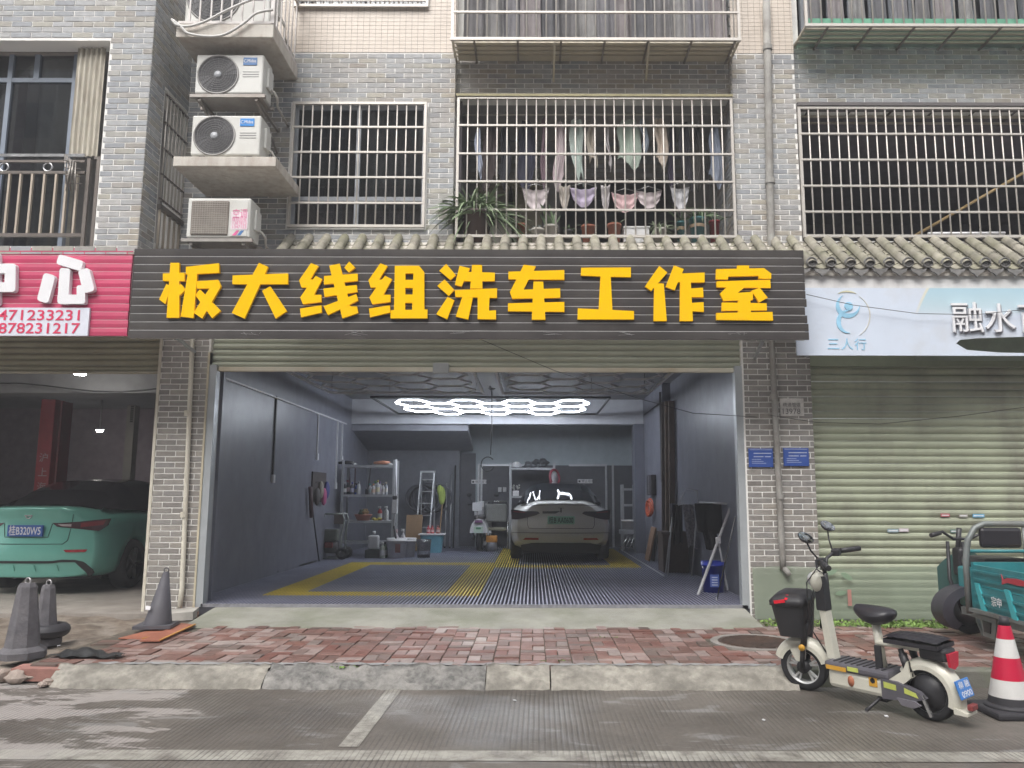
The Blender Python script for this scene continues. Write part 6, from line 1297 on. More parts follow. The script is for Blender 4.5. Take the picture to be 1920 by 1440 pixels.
wlt = textmesh('宗申', .085, Matrix.Identity(4), .001); wlt.xf(Matrix.Translation(side(6.70,.32,-.02)) @ Matrix.Rotation(-PI/2-.06, 4, 'Z') @ Matrix.Rotation(PI/2, 4, 'X')).build('lettering', wht, tk)
fish = [(0,0),(.06,.03),(.2,.045),(.34,.03),(.46,0),(.34,-.03),(.2,-.04),(.06,-.03),(-.03,-.07),(-.02,0),(-.03,.07)]
MB().prism([(6.48-x, .545+z*.6) for x, z in fish], -.021, -.017, lambda a, b, x: side(a, b, x)).build('red_decal', M('decal_red', (.45,.04,.06), .5), tk)
# chassis
MB().bar(side(7.35,.19,.06), side(br_,.19,.06), .05, .06).build('chassis_rail', TG, tk); MB().bar(side(7.35,.19,.8), side(br_,.19,.8), .05, .06).build('chassis_rail', TG, tk)
for y in (7.0, 6.6, 6.2): MB().bar(side(y,.18,.06), side(y,.18,.85), .04).build('cross_member', TG, tk)
MB().prism([(7.0,.2),(6.72,.2),(6.76,.03),(6.95,.03)], .02, .05, lambda a, b, x: side(a, b, x)).build('side_step', TG, tk); MB().prism([(6.94,.16),(6.80,.16),(6.82,.07),(6.92,.07)], .012, .02, lambda a, b, x: side(a, b, x)).build('step_opening', pl_b, tk)
MB().bar(side(7.0,.04,.05), side(7.4,.10,.2), .035).build('lower_tube', TG, tk)
# seat-back arch with two pads
A0 = Vector((ax(bf)-.02, 7.08, .2)); arch = [A0, A0+Vector((.0,.0,.45)), A0+Vector((.03,.0,.62)), A0+Vector((.10,0,.73)), A0+Vector((.18,0,.765)), A0+Vector((.95,0,.765)), A0+Vector((1.03,0,.70)), A0+Vector((1.06,0,.45)), A0+Vector((1.06,0,0))]
MB().tube(arch, .027, 10).build('seat_arch', TG, tk); MB().tube([A0+Vector((.04,0,.53)), A0+Vector((1.04,0,.53))], .016, 8).build('arch_bar', TQ, tk); MB().tube([A0+Vector((.04,0,.30)), A0+Vector((1.05,0,.30))], .016, 8).build('arch_bar', TQ, tk)
for k in range(2): MB().bbox(A0.x+.13+k*.42, A0.x+.50+k*.42, 7.05, 7.10, .76, .935, .03).build('backrest_pad', leath, tk)
MB().tube([A0+Vector((.525,0,.30)), A0+Vector((.525,0,.765))], .012, 8).build('arch_strut', TG, tk)
MB().bbox(A0.x+.22, A0.x+.62, 7.15, 7.6, .56, .66, .04).build('driver_seat', leath, tk); MB().bbox(A0.x+.2, A0.x+.65, 7.15, 7.62, .2, .56, .02).build('seat_box', TQ, tk)
# front cowl, mudguard, wheel, bars
fx, fy = 4.30, 8.02
MB().grid(lambda u, v: (fx-.22+.44*u, fy+.10-.16*math.sin(PI*u), .22+.46*v*math.sin(PI*(.12+.76*u))**.5), 16, 8).grid(lambda u, v: (fx-.22+.44*u, fy+.13-.16*math.sin(PI*u), .22+.46*v*math.sin(PI*(.12+.76*u))**.5), 16, 8).build('front_cowl', M('trike_dark_green', (.03,.085,.075), .4, var=.1), tk)
mg = M('mudguard_rubber', (.05,.048,.06), .45, var=.12)
def guard(r, y0, y1):
    def fn(u, v): a_ = math.radians(55+185*u); return (4.06+r*1.1*math.cos(a_), y0+(y1-y0)*v-.05*math.sin(PI*u), .17+r*.80*math.sin(a_))
    return fn
MB().grid(guard(.265,7.52,7.74), 20, 6).grid(guard(.255,7.53,7.74), 20, 6).grid(lambda u, v: Vector(guard(.265,7.52,7.74)(u, 0)).lerp(Vector(guard(.15,7.50,7.74)(u, 0)), v*.75), 20, 3).build('mudguard', mg, tk)
wc = Vector((4.13, 7.72, PZ+.2)); wq = MB().lathe([(.13,-.045),(.18,-.05),(.2,-.02),(.2,.02),(.18,.05),(.13,.045)], wc, 30, axis=(.85,.5,0), cap=False).build('front_wheel', rubber, tk); MB().lathe([(0,.03),(.13,.025),(.13,-.025),(0,-.03)], wc, 20, axis=(.85,.5,0)).build('rim', rimm, wq)
for s_ in (-1, 1): MB().tube([wc+Vector((.06*s_,.03*s_,0)), wc+Vector((.1*s_,.1,.3)), wc+Vector((.07*s_,.15,.65))], .018, 8).build('fork_leg', pl_b, tk)
MB().tube([wc+Vector((0,.14,.4)), wc+Vector((0,.05,.78))], .025, 8).build('steering_column', pl_b, tk)
hb = Vector((wc.x, wc.y-.02, .80)); MB().tube([hb+Vector((-.30,-.06,.05)), hb+Vector((-.2,0,.07)), hb+Vector((-.08,.04,.0)), hb+Vector((.08,.04,.0)), hb+Vector((.2,0,.07)), hb+Vector((.3,-.06,.05))], .014, 8).build('handlebar', pl_b, tk)
for s_ in (-1, 1): MB().tube([hb+Vector((s_*.24,-.03,.06)), hb+Vector((s_*.36,-.10,.04))], .022, 8).build('grip', pl_b, tk)
MB().bbox(hb.x-.06, hb.x+.06, hb.y-.0, hb.y+.14, .45, .72, .03).build('instrument_panel', pl_b, tk)
for x_ in (ax(6.1)+.09, ax(6.1)+.95):
    c = Vector((x_, 6.12, PZ+.2)); wq = MB().lathe([(.12,-.05),(.18,-.055),(.2,-.02),(.2,.02),(.18,.055),(.12,.05)], c, 28, axis=(1,0,0), cap=False).build('rear_wheel', rubber, tk); MB().lathe([(0,.04),(.12,.03),(.12,-.03),(0,-.04)], c, 18, axis=(1,0,0)).build('rim', rimm, wq)
cu_ = thing('straw_cushion', 'tan straw cushion lying on the tricycle load box edge', 'cushion', (4.45, 7.0, .64)); MB().grid(lambda u, v: (4.28+.5*u, 6.72+.26*v, .645+.03*math.sin(PI*u)*math.sin(PI*v)), 12, 8).grid(lambda u, v: (4.28+.5*u, 6.72+.26*v, .635), 2, 2).build('cushion', M('straw', (.46,.31,.17), .85, var=.2, scale=20, bump=.4), cu_)
# ================================================================== GARAGE CLUTTER
def gz(px, py): return atz(px, py, .03)
galv = M('shelf_steel', (.42,.43,.45), .45, metal=.3, var=.1); 
def bottle(x, y, z, h, r, col, cap, label, group='bottles on the garage shelves', name='bottle', trig=False):
    o = thing(name, label, 'bottle', (x, y, z), group)
    MB().lathe([(0,0),(r,0),(r,.02),(r,h*.62),(r*.75,h*.72),(r*.36,h*.80),(r*.36,h*.86)], (x,y,z), 14).build('bottle_body', M('bottle_%s' % (str(col)), col, .35, var=.06), o)
    c = MB().lathe([(r*.42,h*.85),(r*.42,h),(0,h)], (x,y,z), 12)
    if trig: c.box(x-r*.9, x+r*.4, y-.012, y+.012, z+h*.92, z+h*1.02)
    c.build('cap', M('cap_%s' % (str(cap)), cap, .4), o); MB().lathe([(r*1.02,h*.18),(r*1.02,h*.5)], (x,y,z), 14, cap=False).build('label_band', M('label_%s' % (str(cap)), tuple(.5*k+.3 for k in cap), .5), o)
    return o
def bucket(label, x, y, z, r, h, mat, lid=None, txt=None, name='bucket', tap=.86):
    o = thing(name, label, 'bucket', (x, y, z))
    MB().lathe([(0,0),(r*tap,0),(r*.985,h*.86),(r*1.05,h*.86),(r*1.05,h*.91),(r*1.0,h*.91),(r*1.04,h),(r*.97,h),(r*.9,h*.2),(0,h*.15)], (x,y,z), 26).build('tub', mat, o)
    MB().tube([(x-r*1.03*math.cos(t), y-r*.9*math.sin(t)*.5-.02, z+h*.92-r*1.0*math.sin(t)*.75) for t in [PI*k/12 for k in range(13)]], .004, 6).build('handle', chrome, o)
    if lid: MB().lathe([(r*1.06,h*.97),(r*1.06,h*1.03),(0,h*1.04)], (x,y,z), 26).build('lid', lid, o)
    return o
def shelf(label, x0, x1, y0, y1, zs, ztop, name='shelf_unit'):
    o = thing(name, label, 'shelf', ((x0+x1)/2, (y0+y1)/2, .03))
    for x in (x0, x1):
        for y in (y0, y1): MB().box(x-.022, x+.022, y-.018, y+.018, .03, ztop).build('upright', galv, o)
    for z in zs: MB().box(x0+.022, x1-.022, y0-.01, y1+.01, z-.045, z).build('shelf_board', galv, o)
    return o
# shelf by the left wall
s0 = at(641,1040,15.75); s1 = at(737,1040,15.75); SYa, SYb = 15.6, 16.05
zs_ = [zat(y,15.6,690) for y in (1015,976,927,872)]
shelf('grey steel shelf unit crowded with bottles against the conduit wall', s0.x, s1.x, SYa, SYb, zs_, zat(862,15.6,690))
r = random.Random(11); cols = [(.42,.42,.44),(.40,.38,.42),(.46,.46,.48),(.36,.38,.42)]; caps = [(.6,.6,.6),(.3,.08,.1),(.05,.05,.3),(.03,.03,.03)]
kinds = ['slim white bottle with %s cap on the middle shelf of the bottle rack', 'white trigger bottle with %s head on the middle shelf of the bottle rack']
cn = ['white','dark red','navy','black']
CAPN = [('white',(.6,.6,.6)),('dark red',(.3,.08,.1)),('navy',(.05,.05,.3)),('black',(.03,.03,.03)),('grey',(.25,.25,.25)),('teal',(.05,.25,.25)),('orange',(.5,.2,.03)),('green',(.05,.25,.06)),('yellow',(.5,.4,.05)),('violet',(.2,.08,.3)),('brown',(.15,.08,.04)),('cream',(.55,.5,.4))]
for i, px in enumerate((646,652,660,668,672,694,700,704,708,712,718,724)):
    p = at(px, 927, 15.7+.12*(i % 2)); c = i % 4
    bottle(p.x, p.y, zs_[2], r.uniform(.20,.28), r.uniform(.03,.042), ((.05,.10,.35) if px == 668 else cols[c]) if px > 660 else (.06,.06,.07), CAPN[i][1], (kinds[i % 2] % CAPN[i][0]) if px > 660 else 'dark bottle with %s cap at the wall end of the bottle rack' % CAPN[i][0], trig=i % 2 == 1)
for i, (px, cl) in enumerate(((640+72,(.42,.03,.04)),(724,(.45,.45,.46)))): p = at(px, 976, 15.75); bottle(p.x, p.y, zs_[1], .27, .045, cl, (.5,.5,.5), ('red' if i == 0 else 'clear pale')+' spray bottle on the basin shelf of the bottle rack', trig=True)
p = at(681, 972, 15.7); ba = thing('wash_basin', 'coral plastic basin heaped with gear on the bottle rack', 'basin', (p.x, p.y, zs_[1])); MB().lathe([(0,0),(.12,0),(.165,.10),(.175,.10),(.175,.115),(.155,.115),(.115,.02),(0,.02)], (p.x,p.y,zs_[1]), 24).build('basin', M('plastic_coral', (.48,.19,.14), .5, var=.08), ba)
def heap(name, label, cat, c, rx, rz, mats, n, seed):
    o = thing(name, label, cat, c); rr = random.Random(seed)
    for k in range(n):
        t = rr.uniform(0, 2*PI); d = rr.uniform(0,.7); q = Vector(c)+Vector((rx*d*math.cos(t), rx*.5*d*math.sin(t), rz*rr.uniform(.1,.6))); ph = rr.uniform(0,6)
        def fn(u, v): a = 2*PI*u; s_ = math.sin(PI*v); R = 1+.25*math.sin(3*a+ph)+.2*math.sin(5*PI*v+ph); return q+Vector((rx*.38*R*s_*math.cos(a), rx*.28*R*s_*math.sin(a), rz*.35*math.cos(PI*v)*R))
        MB().grid(fn, 14, 10).build('lump', mats[k % len(mats)], o)
    return o
heap('gear_pile', 'pile of dark and yellow gloves in the coral basin', 'gear', (p.x, p.y, zs_[1]+.07), .16, .16, [M('glove_dark', (.05,.06,.05), .8), M('glove_ochre', (.28,.18,.08), .8), M('glove_green', (.06,.10,.05), .8)], 7, 4)
p2 = at(706, 975, 15.7); heap('cleaning_cloth', 'crumpled yellow cloth on the bottle rack', 'cloth', (p2.x, p2.y, zs_[1]), .12, .06, [M('cloth_yellow', (.50,.42,.08), .8)], 3, 5)
for px, lb in ((650,'dark polishing machine lying on the top board of the bottle rack'), (716,'orange handled polisher on the top board of the bottle rack')):
    p = at(px, 868, 15.8); o = thing('polisher', lb, 'polisher', (p.x, p.y, zs_[3])); MB().tube([(p.x-.16,p.y,zs_[3]+.05),(p.x+.02,p.y,zs_[3]+.06),(p.x+.16,p.y,zs_[3]+.05)], [.025,.04,.03], 10).build('motor_body', M('tool_orange', (.40,.16,.09), .5) if px > 700 else blk, o); MB().lathe([(.06,0),(.06,.03),(.02,.05)], (p.x+.16,p.y,zs_[3]+.0), 14).build('pad', M('pad_grey', (.3,.3,.3), .8), o)
for i, (px, cl, lb) in enumerate(((657,(.16,.05,.05),'maroon'),(665,(.12,.05,.05),'brown'),(690,(.03,.03,.03),'black'))):
    p = at(px, 905, 16.1); o = thing('brush_handle', '%s long brush hanging inside the bottle rack' % lb, 'brush', (p.x, 16.12, 1.3)); MB().tube([(p.x,16.12,1.30),(p.x+.05*(i-1),16.12,1.85)], .012, 7).build('handle', M('handle_%d' % i, cl, .5), o); MB().bbox(p.x-.05, p.x+.05, 16.09, 16.15, 1.22, 1.33, .01).build('brush_head', blk, o)
# pressure washer
w0 = gz(640,1041); WX, WY = w0.x+.03, 15.05
pw_ = thing('pressure_washer', 'wheeled pressure washer with tubular frame below the bottle rack', 'pressure washer', (WX, WY, .03)); tubm = M('frame_tube', (.34,.36,.34), .4, metal=.4)
for dy in (-.16,.16): MB().tube([(WX-.28,WY+dy,.05),(WX+.16,WY+dy,.05),(WX+.22,WY+dy,.16),(WX+.20,WY+dy,.45),(WX+.26,WY+dy,.75),(WX+.22,WY+dy,.86)], .015, 8).build('frame_tube', tubm, pw_); MB().tube([(WX-.28,WY+dy,.05),(WX-.20,WY+dy,.45),(WX-.14,WY+dy,.78),(WX-.10,WY+dy,.86)], .015, 8).build('frame_tube', tubm, pw_)
for zz, xx in ((.86,.22),(.86,-.10),(.45,-.2)): MB().tube([(WX+xx,WY-.16,zz),(WX+xx,WY+.16,zz)], .015, 8).build('frame_tube', tubm, pw_)
MB().tube([(WX-.10,WY-.16,.86),(WX+.22,WY-.16,.86)], .015, 8).build('handle_tube', tubm, pw_)
MB().tube([(WX-.18,WY,.24),(WX+.12,WY,.24)], .11, 16).build('motor', M('motor_dark', (.06,.055,.06), .5), pw_); MB().bbox(WX-.17, WX+.12, WY-.12, WY+.12, .36, .58, .03).build('tank', M('tank_olive', (.12,.13,.11), .5), pw_); MB().bbox(WX-.1,WX+.05,WY-.15,WY-.11,.24,.34,.01).build('control_box', M('control_red', (.2,.03,.03), .5), pw_)
for s_ in (-1, 1): q = Vector((WX+.24, WY+s_*.2, .03+.11)); wq = MB().lathe([(.06,-.03),(.10,-.03),(.11,0),(.10,.03),(.06,.03)], q, 22, axis=(0,1,0), cap=False).build('wheel', rubber, pw_); MB().lathe([(0,.02),(.06,.02),(.06,-.02),(0,-.02)], q, 14, axis=(0,1,0)).build('hub', rimm, wq)
MB().bbox(WX-.02, WX+.16, WY+.18, WY+.2, .66, .86, .005).build('mesh_panel', M('mesh_brown', (.14,.11,.10), .7), pw_)
# buckets, jugs, bags on the floor
bw_ = M('bucket_white', (.70,.69,.70), .45, var=.06); 
b1 = at(742,1037,15.2); b1.z = .03; bucket('large white paint bucket with printed label beside the bottle rack', b1.x, b1.y+.1, .03, .19, .37, bw_); MB().box(b1.x-.0,b1.x+.10,b1.y-.092,b1.y-.088,.14,.3).build('printed_label', M('print_brown', (.2,.09,.08), .5), bpy.data.objects['bucket'])
b2 = at(760,1033,15.35); b2.z = .03; bucket('white paint bucket with a lid behind the large white bucket', b2.x, b2.y+.2, .03, .17, .35, bw_, bw_)
b3 = at(793,1036,15.3); bucket('translucent bucket with dark sludge standing alone on the grating', b3.x, b3.y+.1, .03, .14, .34, glass('plastic_clear', (.72,.72,.74), .3, .2))
p = gz(793,1036); MB().lathe([(0,.02),(.115,.02),(.12,.07),(0,.09)], (b3.x,b3.y+.1,.03), 18).build('sludge', M('sludge', (.07,.06,.065), .7), [o for o in bpy.data.objects if o.name.startswith('bucket') and 'translucent' in o.get('label','')][0])
j = at(706,1020,15.6); jo = thing('plastic_jug', 'white plastic jug with a handle under the bottle rack', 'jug', (j.x, j.y, .03)); jo_z = .20
MB().bbox(j.x-.10, j.x+.10, j.y-.35, j.y-.2, .03+.16, .03+.42, .03).lathe([(.03,.44),(.03,.5)], (j.x,j.y-.28,.03), 12).build('jug_body', M('jug_white', (.52,.52,.53), .45), jo); MB().bbox(j.x-.14,j.x+.16,j.y-.4,j.y-.15,.03,.185,.01).build('crate_stand', M('crate_green_black', (.05,.06,.055), .6), jo); 
for i, (px, py, cl, cp, lb) in enumerate(((717,1037,(.40,.42,.36),(.5,.5,.5),'pale green sprayer bottle standing on the grating'),(722,1030,(.06,.12,.06),(.03,.03,.03),'dark green bottle standing behind the sprayer bottle'),(741,1004,(.50,.46,.48),(.5,.35,.38),'pink white bottle standing in the large white bucket'),(748,1004,(.52,.50,.52),(.5,.5,.5),'white bottle standing in the large white bucket'))):
    q = at(px, py if i < 2 else 1037, 15.2+.12*i); bottle(q.x if i < 2 else b1.x+(-.06 if i == 2 else .05), q.y+(.15 if i > 1 else 0), .03 if i < 2 else .10, .3 if i < 2 else .45, .05, cl, cp, lb, 'bottles standing on the garage floor', trig=True)
bt = at(806,1013,16.6); bx_o = thing('blue_storage_tub', 'light blue storage tub with white rim and red bottles on top', 'tub', (bt.x, bt.y, .03)); MB().grid(lambda u, v: (lambda a, c, s_, k: (bt.x+.02+c*k*(.20+.04*v), bt.y+.2+s_*k*(.14+.03*v), .03+.36*v))(u*2*PI, math.cos(u*2*PI), math.sin(u*2*PI), 1/max(abs(math.cos(u*2*PI)), abs(math.sin(u*2*PI)))**.8), 32, 4).build('tub', M('plastic_sky_blue', (.13,.33,.42), .45), bx_o); MB().bbox(bt.x-.25, bt.x+.29, bt.y+.01, bt.y+.39, .39, .42, .01).build('rim', bw_, bx_o)
for dx, cl, nm in ((-.06,(.42,.03,.05),'crimson'),(.02,(.40,.05,.05),'scarlet'),(.14,(.35,.1,.08),'rust red')): q = bottle(bt.x+dx, bt.y+.2, .42, .16, .04, cl, cl, nm+' squat bottle on the blue storage tub lid', 'red bottles on the blue tub')
# leaning window frame / ladder, vacuum hose bundle, mop with yellow head
wf_ = thing('folded_ladder', 'pale folded step ladder leaning against the dark back wall', 'ladder', (at(800,985,17.6).x, 17.6, .03)); xl, xr = xat(787,930,17.6), xat(812,930,17.6); zt_ = zat(884,17.6,800)
for x in (xl, xr): MB().bar((x-.04,17.3,.05),(x,17.75,zt_),.05,.03).build('rail', alum, wf_); MB().bar((x,17.95,.05),(x,17.8,zt_),.035,.03).build('rear_rail', alum, wf_)
for k in range(6): t = .12+k*.155; MB().bar((xl-.04+.04*t,17.3+.45*t,.05+(zt_-.05)*t),(xr-.04+.04*t,17.3+.45*t,.05+(zt_-.05)*t),.05,.02).build('tread', alum, wf_)
MB().bar((xl-.02,17.76,zt_),(xr+.02,17.76,zt_),.08,.04).build('top_cap', alum, wf_)
hs = thing('hose_bundle', 'coiled dark hoses hanging behind the folded ladder', 'hose', (at(795,920,18.2).x, 18.2, .9)); 
for k in range(5): c = at(785+k*9, 925+4*(k % 2), 18.25); MB().torus((c.x, 18.2+.03*k, c.z-.1), .28+.03*(k % 3), .022, n=30, m=8).build('coil', blk if k % 2 else M('hose_grey', (.12,.12,.14), .5), hs)
MB().tube([(hs.location.x,18.2,1.55),(hs.location.x,18.6,1.55)], .02, 8).build('hook', alum, hs)
mp_ = thing('mop', 'wooden mop with a yellow green head propped beside the ladder', 'mop', (at(826,1000,17.5).x, 17.5, .03)); q = at(822,1010,17.3); MB().tube([(q.x,17.3,.03),(q.x+.05,17.6,1.25)], .014, 8).build('handle', M('wood_handle', (.30,.19,.09), .6), mp_); heapm = M('mop_lime', (.30,.38,.08), .8); MB().ell((q.x+.03,17.55,1.2), (.08,.06,.2)).ell((q.x-.02,17.55,1.32), (.06,.05,.12)).build('mop_head', heapm, mp_)
for px, hgt, lb in ((845,1.7,'tall grey pipe'),(852,1.9,'tall dark batten'),(836,1.5,'short grey pole')): x = xat(px,950,18.4); o = thing('wall_pole', lb+' leaning in the back corner of the garage', 'pole', (x, 18.4, .03)); MB().tube([(x,18.3,.03),(x,18.5,hgt)], .018, 7).build('pole', alum if 'grey' in lb else blk, o); MB().lathe([(.022,0),(.022,.03)], (x,18.3,.03), 8).build('end_cap', blk, o)
pb_ = thing('cardboard_sheet', 'brown plywood sheet leaning behind the white buckets', 'board', (at(772,1010,17).x, 17, .03)); q = at(775,1010,17.0); MB().obox((q.x,17.05,.42), (.34,.03,.76), (-.18,0,0)).build('sheet', M('plywood', (.24,.15,.08), .7, var=.15), pb_)
vac = thing('mop_stand', 'upright white vacuum wand hanging on the bottle rack side', 'vacuum', (at(737,990,15.4).x, 15.4, .4)); x = xat(737,950,15.45); MB().tube([(x+.03,15.45,.6),(x+.05,15.45,1.3),(x+.04,15.45,1.9)], .016, 8).build('wand', pvc, vac); MB().bbox(x-.02,x+.09,15.4,15.5,.85,1.15,.02).build('wand_body', M('vac_white', (.5,.5,.52), .4), vac); MB().bbox(x-.01,x+.08,15.39,15.5,1.12,1.2,.02).build('wand_top', blk, vac); MB().tube([(x+.03,15.45,.62),(x+.1,15.4,.3),(x+.2,15.4,.06)], .02, 8).build('hose', blk, vac)
# ---- wall board with tools, lance on the left wall
wb = thing('tool_board', 'black tool board with gloves and spray gun on the conduit wall', 'tool board', (GL+.05, 14.3, 1.0)); a = on_left(584,884); c = on_left(607,945); ya, yb = a.y, c.y
MB().box(GL+.005, GL+.03, ya, yb, on_left(584,942).z, a.z).build('board', M('board_black_brown', (.05,.04,.04), .6), wb)
for k, (f_, cl) in enumerate(((.2,(.10,.09,.09)),(.45,(.22,.20,.17)),(.7,(.40,.08,.20)),(.9,(.06,.07,.22)))): y = ya+(yb-ya)*f_; MB().ell((GL+.07,y,on_left(584,942).z+.1+.12*(k % 2)), (.05,.09,.16)).build('hanging_tool', M('tool_%d' % k, cl, .7), wb); MB().tube([(GL+.03,y,on_left(584,942).z+.35),(GL+.08,y,on_left(584,942).z+.36)], .01, 6).build('hook', chrome, wb)
lc = thing('spray_lance', 'long dark pressure lance hanging on the conduit wall', 'lance', (GL+.06, 13.6, .1)); a, c = on_left(575,915), on_left(588,1045); MB().tube([(GL+.06,a.y,a.z),(GL+.07,(a.y+c.y)/2,(a.z+c.z)/2),(GL+.10,c.y,.05)], .012, 7).build('lance_tube', blk, lc); MB().tube([(GL+.06,a.y,a.z+.02),(GL+.07,a.y+.12,a.z-.5)], .035, 8).build('gun_grip', M('gun_maroon', (.09,.04,.05), .5), lc)
hl = thing('hose_loop', 'black hose looping up from the grating beside the wall', 'hose', (on_left(450,1085)+Vector((.2,0,0)))); a = gz(451,1086); c = gz(478,1086); MB().tube([(a.x,a.y,.03),(a.x+.0,a.y+.05,.17),(a.x+.05,a.y+.1,.26),(a.x+.14,a.y+.25,.25),(a.x+.2,a.y+.5,.14),(a.x+.22,a.y+.9,.05),(a.x+.2,a.y+1.6,.045),(a.x+.25,a.y+2.6,.045),(a.x+.2,a.y+3.4,.045)], .018, 8).build('hose', blk, hl)
# ---- white scooter at the back
sc = at(897,1027,17.0); SX_, SY_ = sc.x, 17.0; so_ = thing('motor_scooter', 'white motor scooter with a green plate parked before the back wall', 'scooter', (SX_, SY_+.6, .03)); swm = M('scooter_white', (.56,.56,.58), .3, coat=.4, var=.03)
for dy, nm in ((.25,'rear_wheel'),(1.5,'front_wheel')): c = Vector((SX_,SY_+dy,.03+.24)); q = MB().lathe([(.15,-.05),(.22,-.055),(.24,0),(.22,.055),(.15,.05)], c, 24, axis=(1,0,0), cap=False).build(nm, rubber, so_); MB().lathe([(0,.03),(.15,.02),(.15,-.02),(0,-.03)], c, 16, axis=(1,0,0)).build('rim', rimm, q)
MB().grid(lambda u, v: (SX_+(.19-.05*abs(2*v-1))*math.cos(PI*u)*(1.0), SY_+.02+.9*v, .42+.30*math.sin(PI*u)*(1-.15*v)), 14, 8).grid(lambda u, v: (SX_+.19*v*math.cos(PI*u), SY_+.02, .42+.3*v*math.sin(PI*u)), 14, 3).build('tail_body', swm, so_)
MB().bbox(SX_-.12, SX_+.12, SY_+.05, SY_+.75, .70, .79, .03).build('seat', leath, so_); MB().bbox(SX_-.13, SX_+.13, SY_+.95, SY_+1.35, .25, .32, .02).build('floorboard', pl_b, so_); MB().bbox(SX_-.2, SX_+.2, SY_+1.35, SY_+1.45, .3, .95, .04).build('leg_shield', swm, so_)
MB().bbox(SX_-.10, SX_+.10, SY_-.06, SY_-.04, .42, .56, .004).build('number_plate', M('plate_white_green', (.45,.55,.48), .4), so_); MB().bbox(SX_-.05,SX_+.05,SY_-.065,SY_-.06,.5,.54,.001).build('plate_mark', M('mark_green', (.05,.2,.1), .5), so_); MB().prism([(-.09,.60),(.09,.60),(.07,.66),(-.07,.66)], SY_-.02, SY_+.02, lambda a, b, y: Vector((SX_+a, y, b+.03))).build('tail_lamp', M('lamp_purple', (.12,.05,.12), .3), so_)
MB().tube([(SX_-.33,SY_+1.2,1.0),(SX_-.1,SY_+1.32,1.02),(SX_+.1,SY_+1.32,1.02),(SX_+.33,SY_+1.2,1.0)], .016, 8).build('handlebar', blk, so_); MB().bbox(SX_-.11,SX_+.11,SY_+1.25,SY_+1.4,.92,1.08,.03).build('head_cowl', swm, so_)
for s_ in (-1, 1): MB().tube([(SX_+s_*.22,SY_+1.25,1.02),(SX_+s_*.3,SY_+1.22,1.18)], .007, 6).ell((SX_+s_*.31,SY_+1.22,1.22), (.06,.015,.04)).build('mirror', blk, so_); MB().tube([(SX_+s_*.14,SY_+.25,.27),(SX_+s_*.14,SY_+.2,.55)], .035, 10).build('shock', chrome, so_)
MB().bbox(SX_-.14,SX_+.06,SY_+.02,SY_+.06,.88,1.06,.004).build('clipboard_screen', M('screen_pale', (.5,.5,.52), .5), so_); MB().bar((SX_-.04,SY_+.05,.72),(SX_-.04,SY_+.05,.9),.02).build('rack_post', chrome, so_); MB().tube([(SX_+.14,SY_+.0,.2),(SX_+.16,SY_+.5,.22)], .04, 10).build('exhaust', chrome, so_)
# folding chair + orange box beside scooter
fc = thing('folding_chair', 'old padded chair with a tubular frame behind the white scooter', 'chair', (xat(930,1000,18.1), 18.1, .03)); x = xat(930,960,18.1); MB().bbox(x-.24,x+.24,18.15,18.2,.62,1.02,.03).build('backrest', M('chair_grey', (.2,.2,.19), .7), fc); MB().bbox(x-.24,x+.24,17.75,18.15,.44,.50,.02).build('seat', M('chair_olive', (.24,.23,.17), .7), fc)
for s_ in (-1, 1): MB().tube([(x+s_*.26,18.22,1.08),(x+s_*.27,18.15,.5),(x+s_*.27,17.75,.03)], .014, 7).build('leg', chrome, fc); MB().tube([(x+s_*.26,17.8,.46),(x+s_*.27,18.3,.03)], .014, 7).build('leg', chrome, fc)
MB().tube([(x-.26,18.22,1.08),(x+.26,18.22,1.08)], .014, 7).build('frame_top', chrome, fc)
ob = thing('orange_tool_case', 'orange tool case on a grey stool by the scooter', 'tool case', (xat(922,1000,17.2), 17.2, .03)); x = xat(922,1000,17.2); MB().bbox(x-.12,x+.12,17.1,17.3,.22,.36,.02).build('case', M('case_orange', (.48,.20,.03), .45), ob); MB().tube([(x-.05,17.2,.36),(x-.05,17.2,.40),(x+.05,17.2,.40),(x+.05,17.2,.36)], .01, 6).build('handle', blk, ob); MB().lathe([(.13,0),(.11,.19)], (x,17.2,.03), 14).build('stool', M('stool_grey', (.16,.16,.18), .6), ob)
# ---- back shelf with gear, fan, notices
x0_, x1_ = xat(957,950,18.2), xat(1039,950,18.2); bs = shelf('tall white steel shelf behind the silver car', x0_, x1_, 18.0, 18.4, [zat(y,18.0) for y in (1000,930,877)], zat(868,18.0))
zq = zat(877,18.0)
q = at(968,872,18.1); o = thing('helmet', 'white helmet on the top board of the shelf behind the silver car', 'helmet', (q.x,18.15,zq)); MB().grid(lambda u, v: (q.x+.13*math.cos(2*PI*u)*math.sin(PI/2*v), 18.15+.14*math.sin(2*PI*u)*math.sin(PI/2*v), zq+.15*math.cos(PI/2*v)), 20, 8).build('shell', wht, o); MB().torus((q.x,18.15,zq+.01), .13, .012, axis=(0,0,1)).build('rim', blk, o)
q = at(1008,870,18.1); heap('gear_pile', 'grey heap of bags on the shelf behind the silver car', 'gear', (q.x,18.2,zq), .34, .22, [M('bag_grey', (.16,.17,.19), .7), M('bag_dark', (.07,.075,.085), .7)], 7, 9)
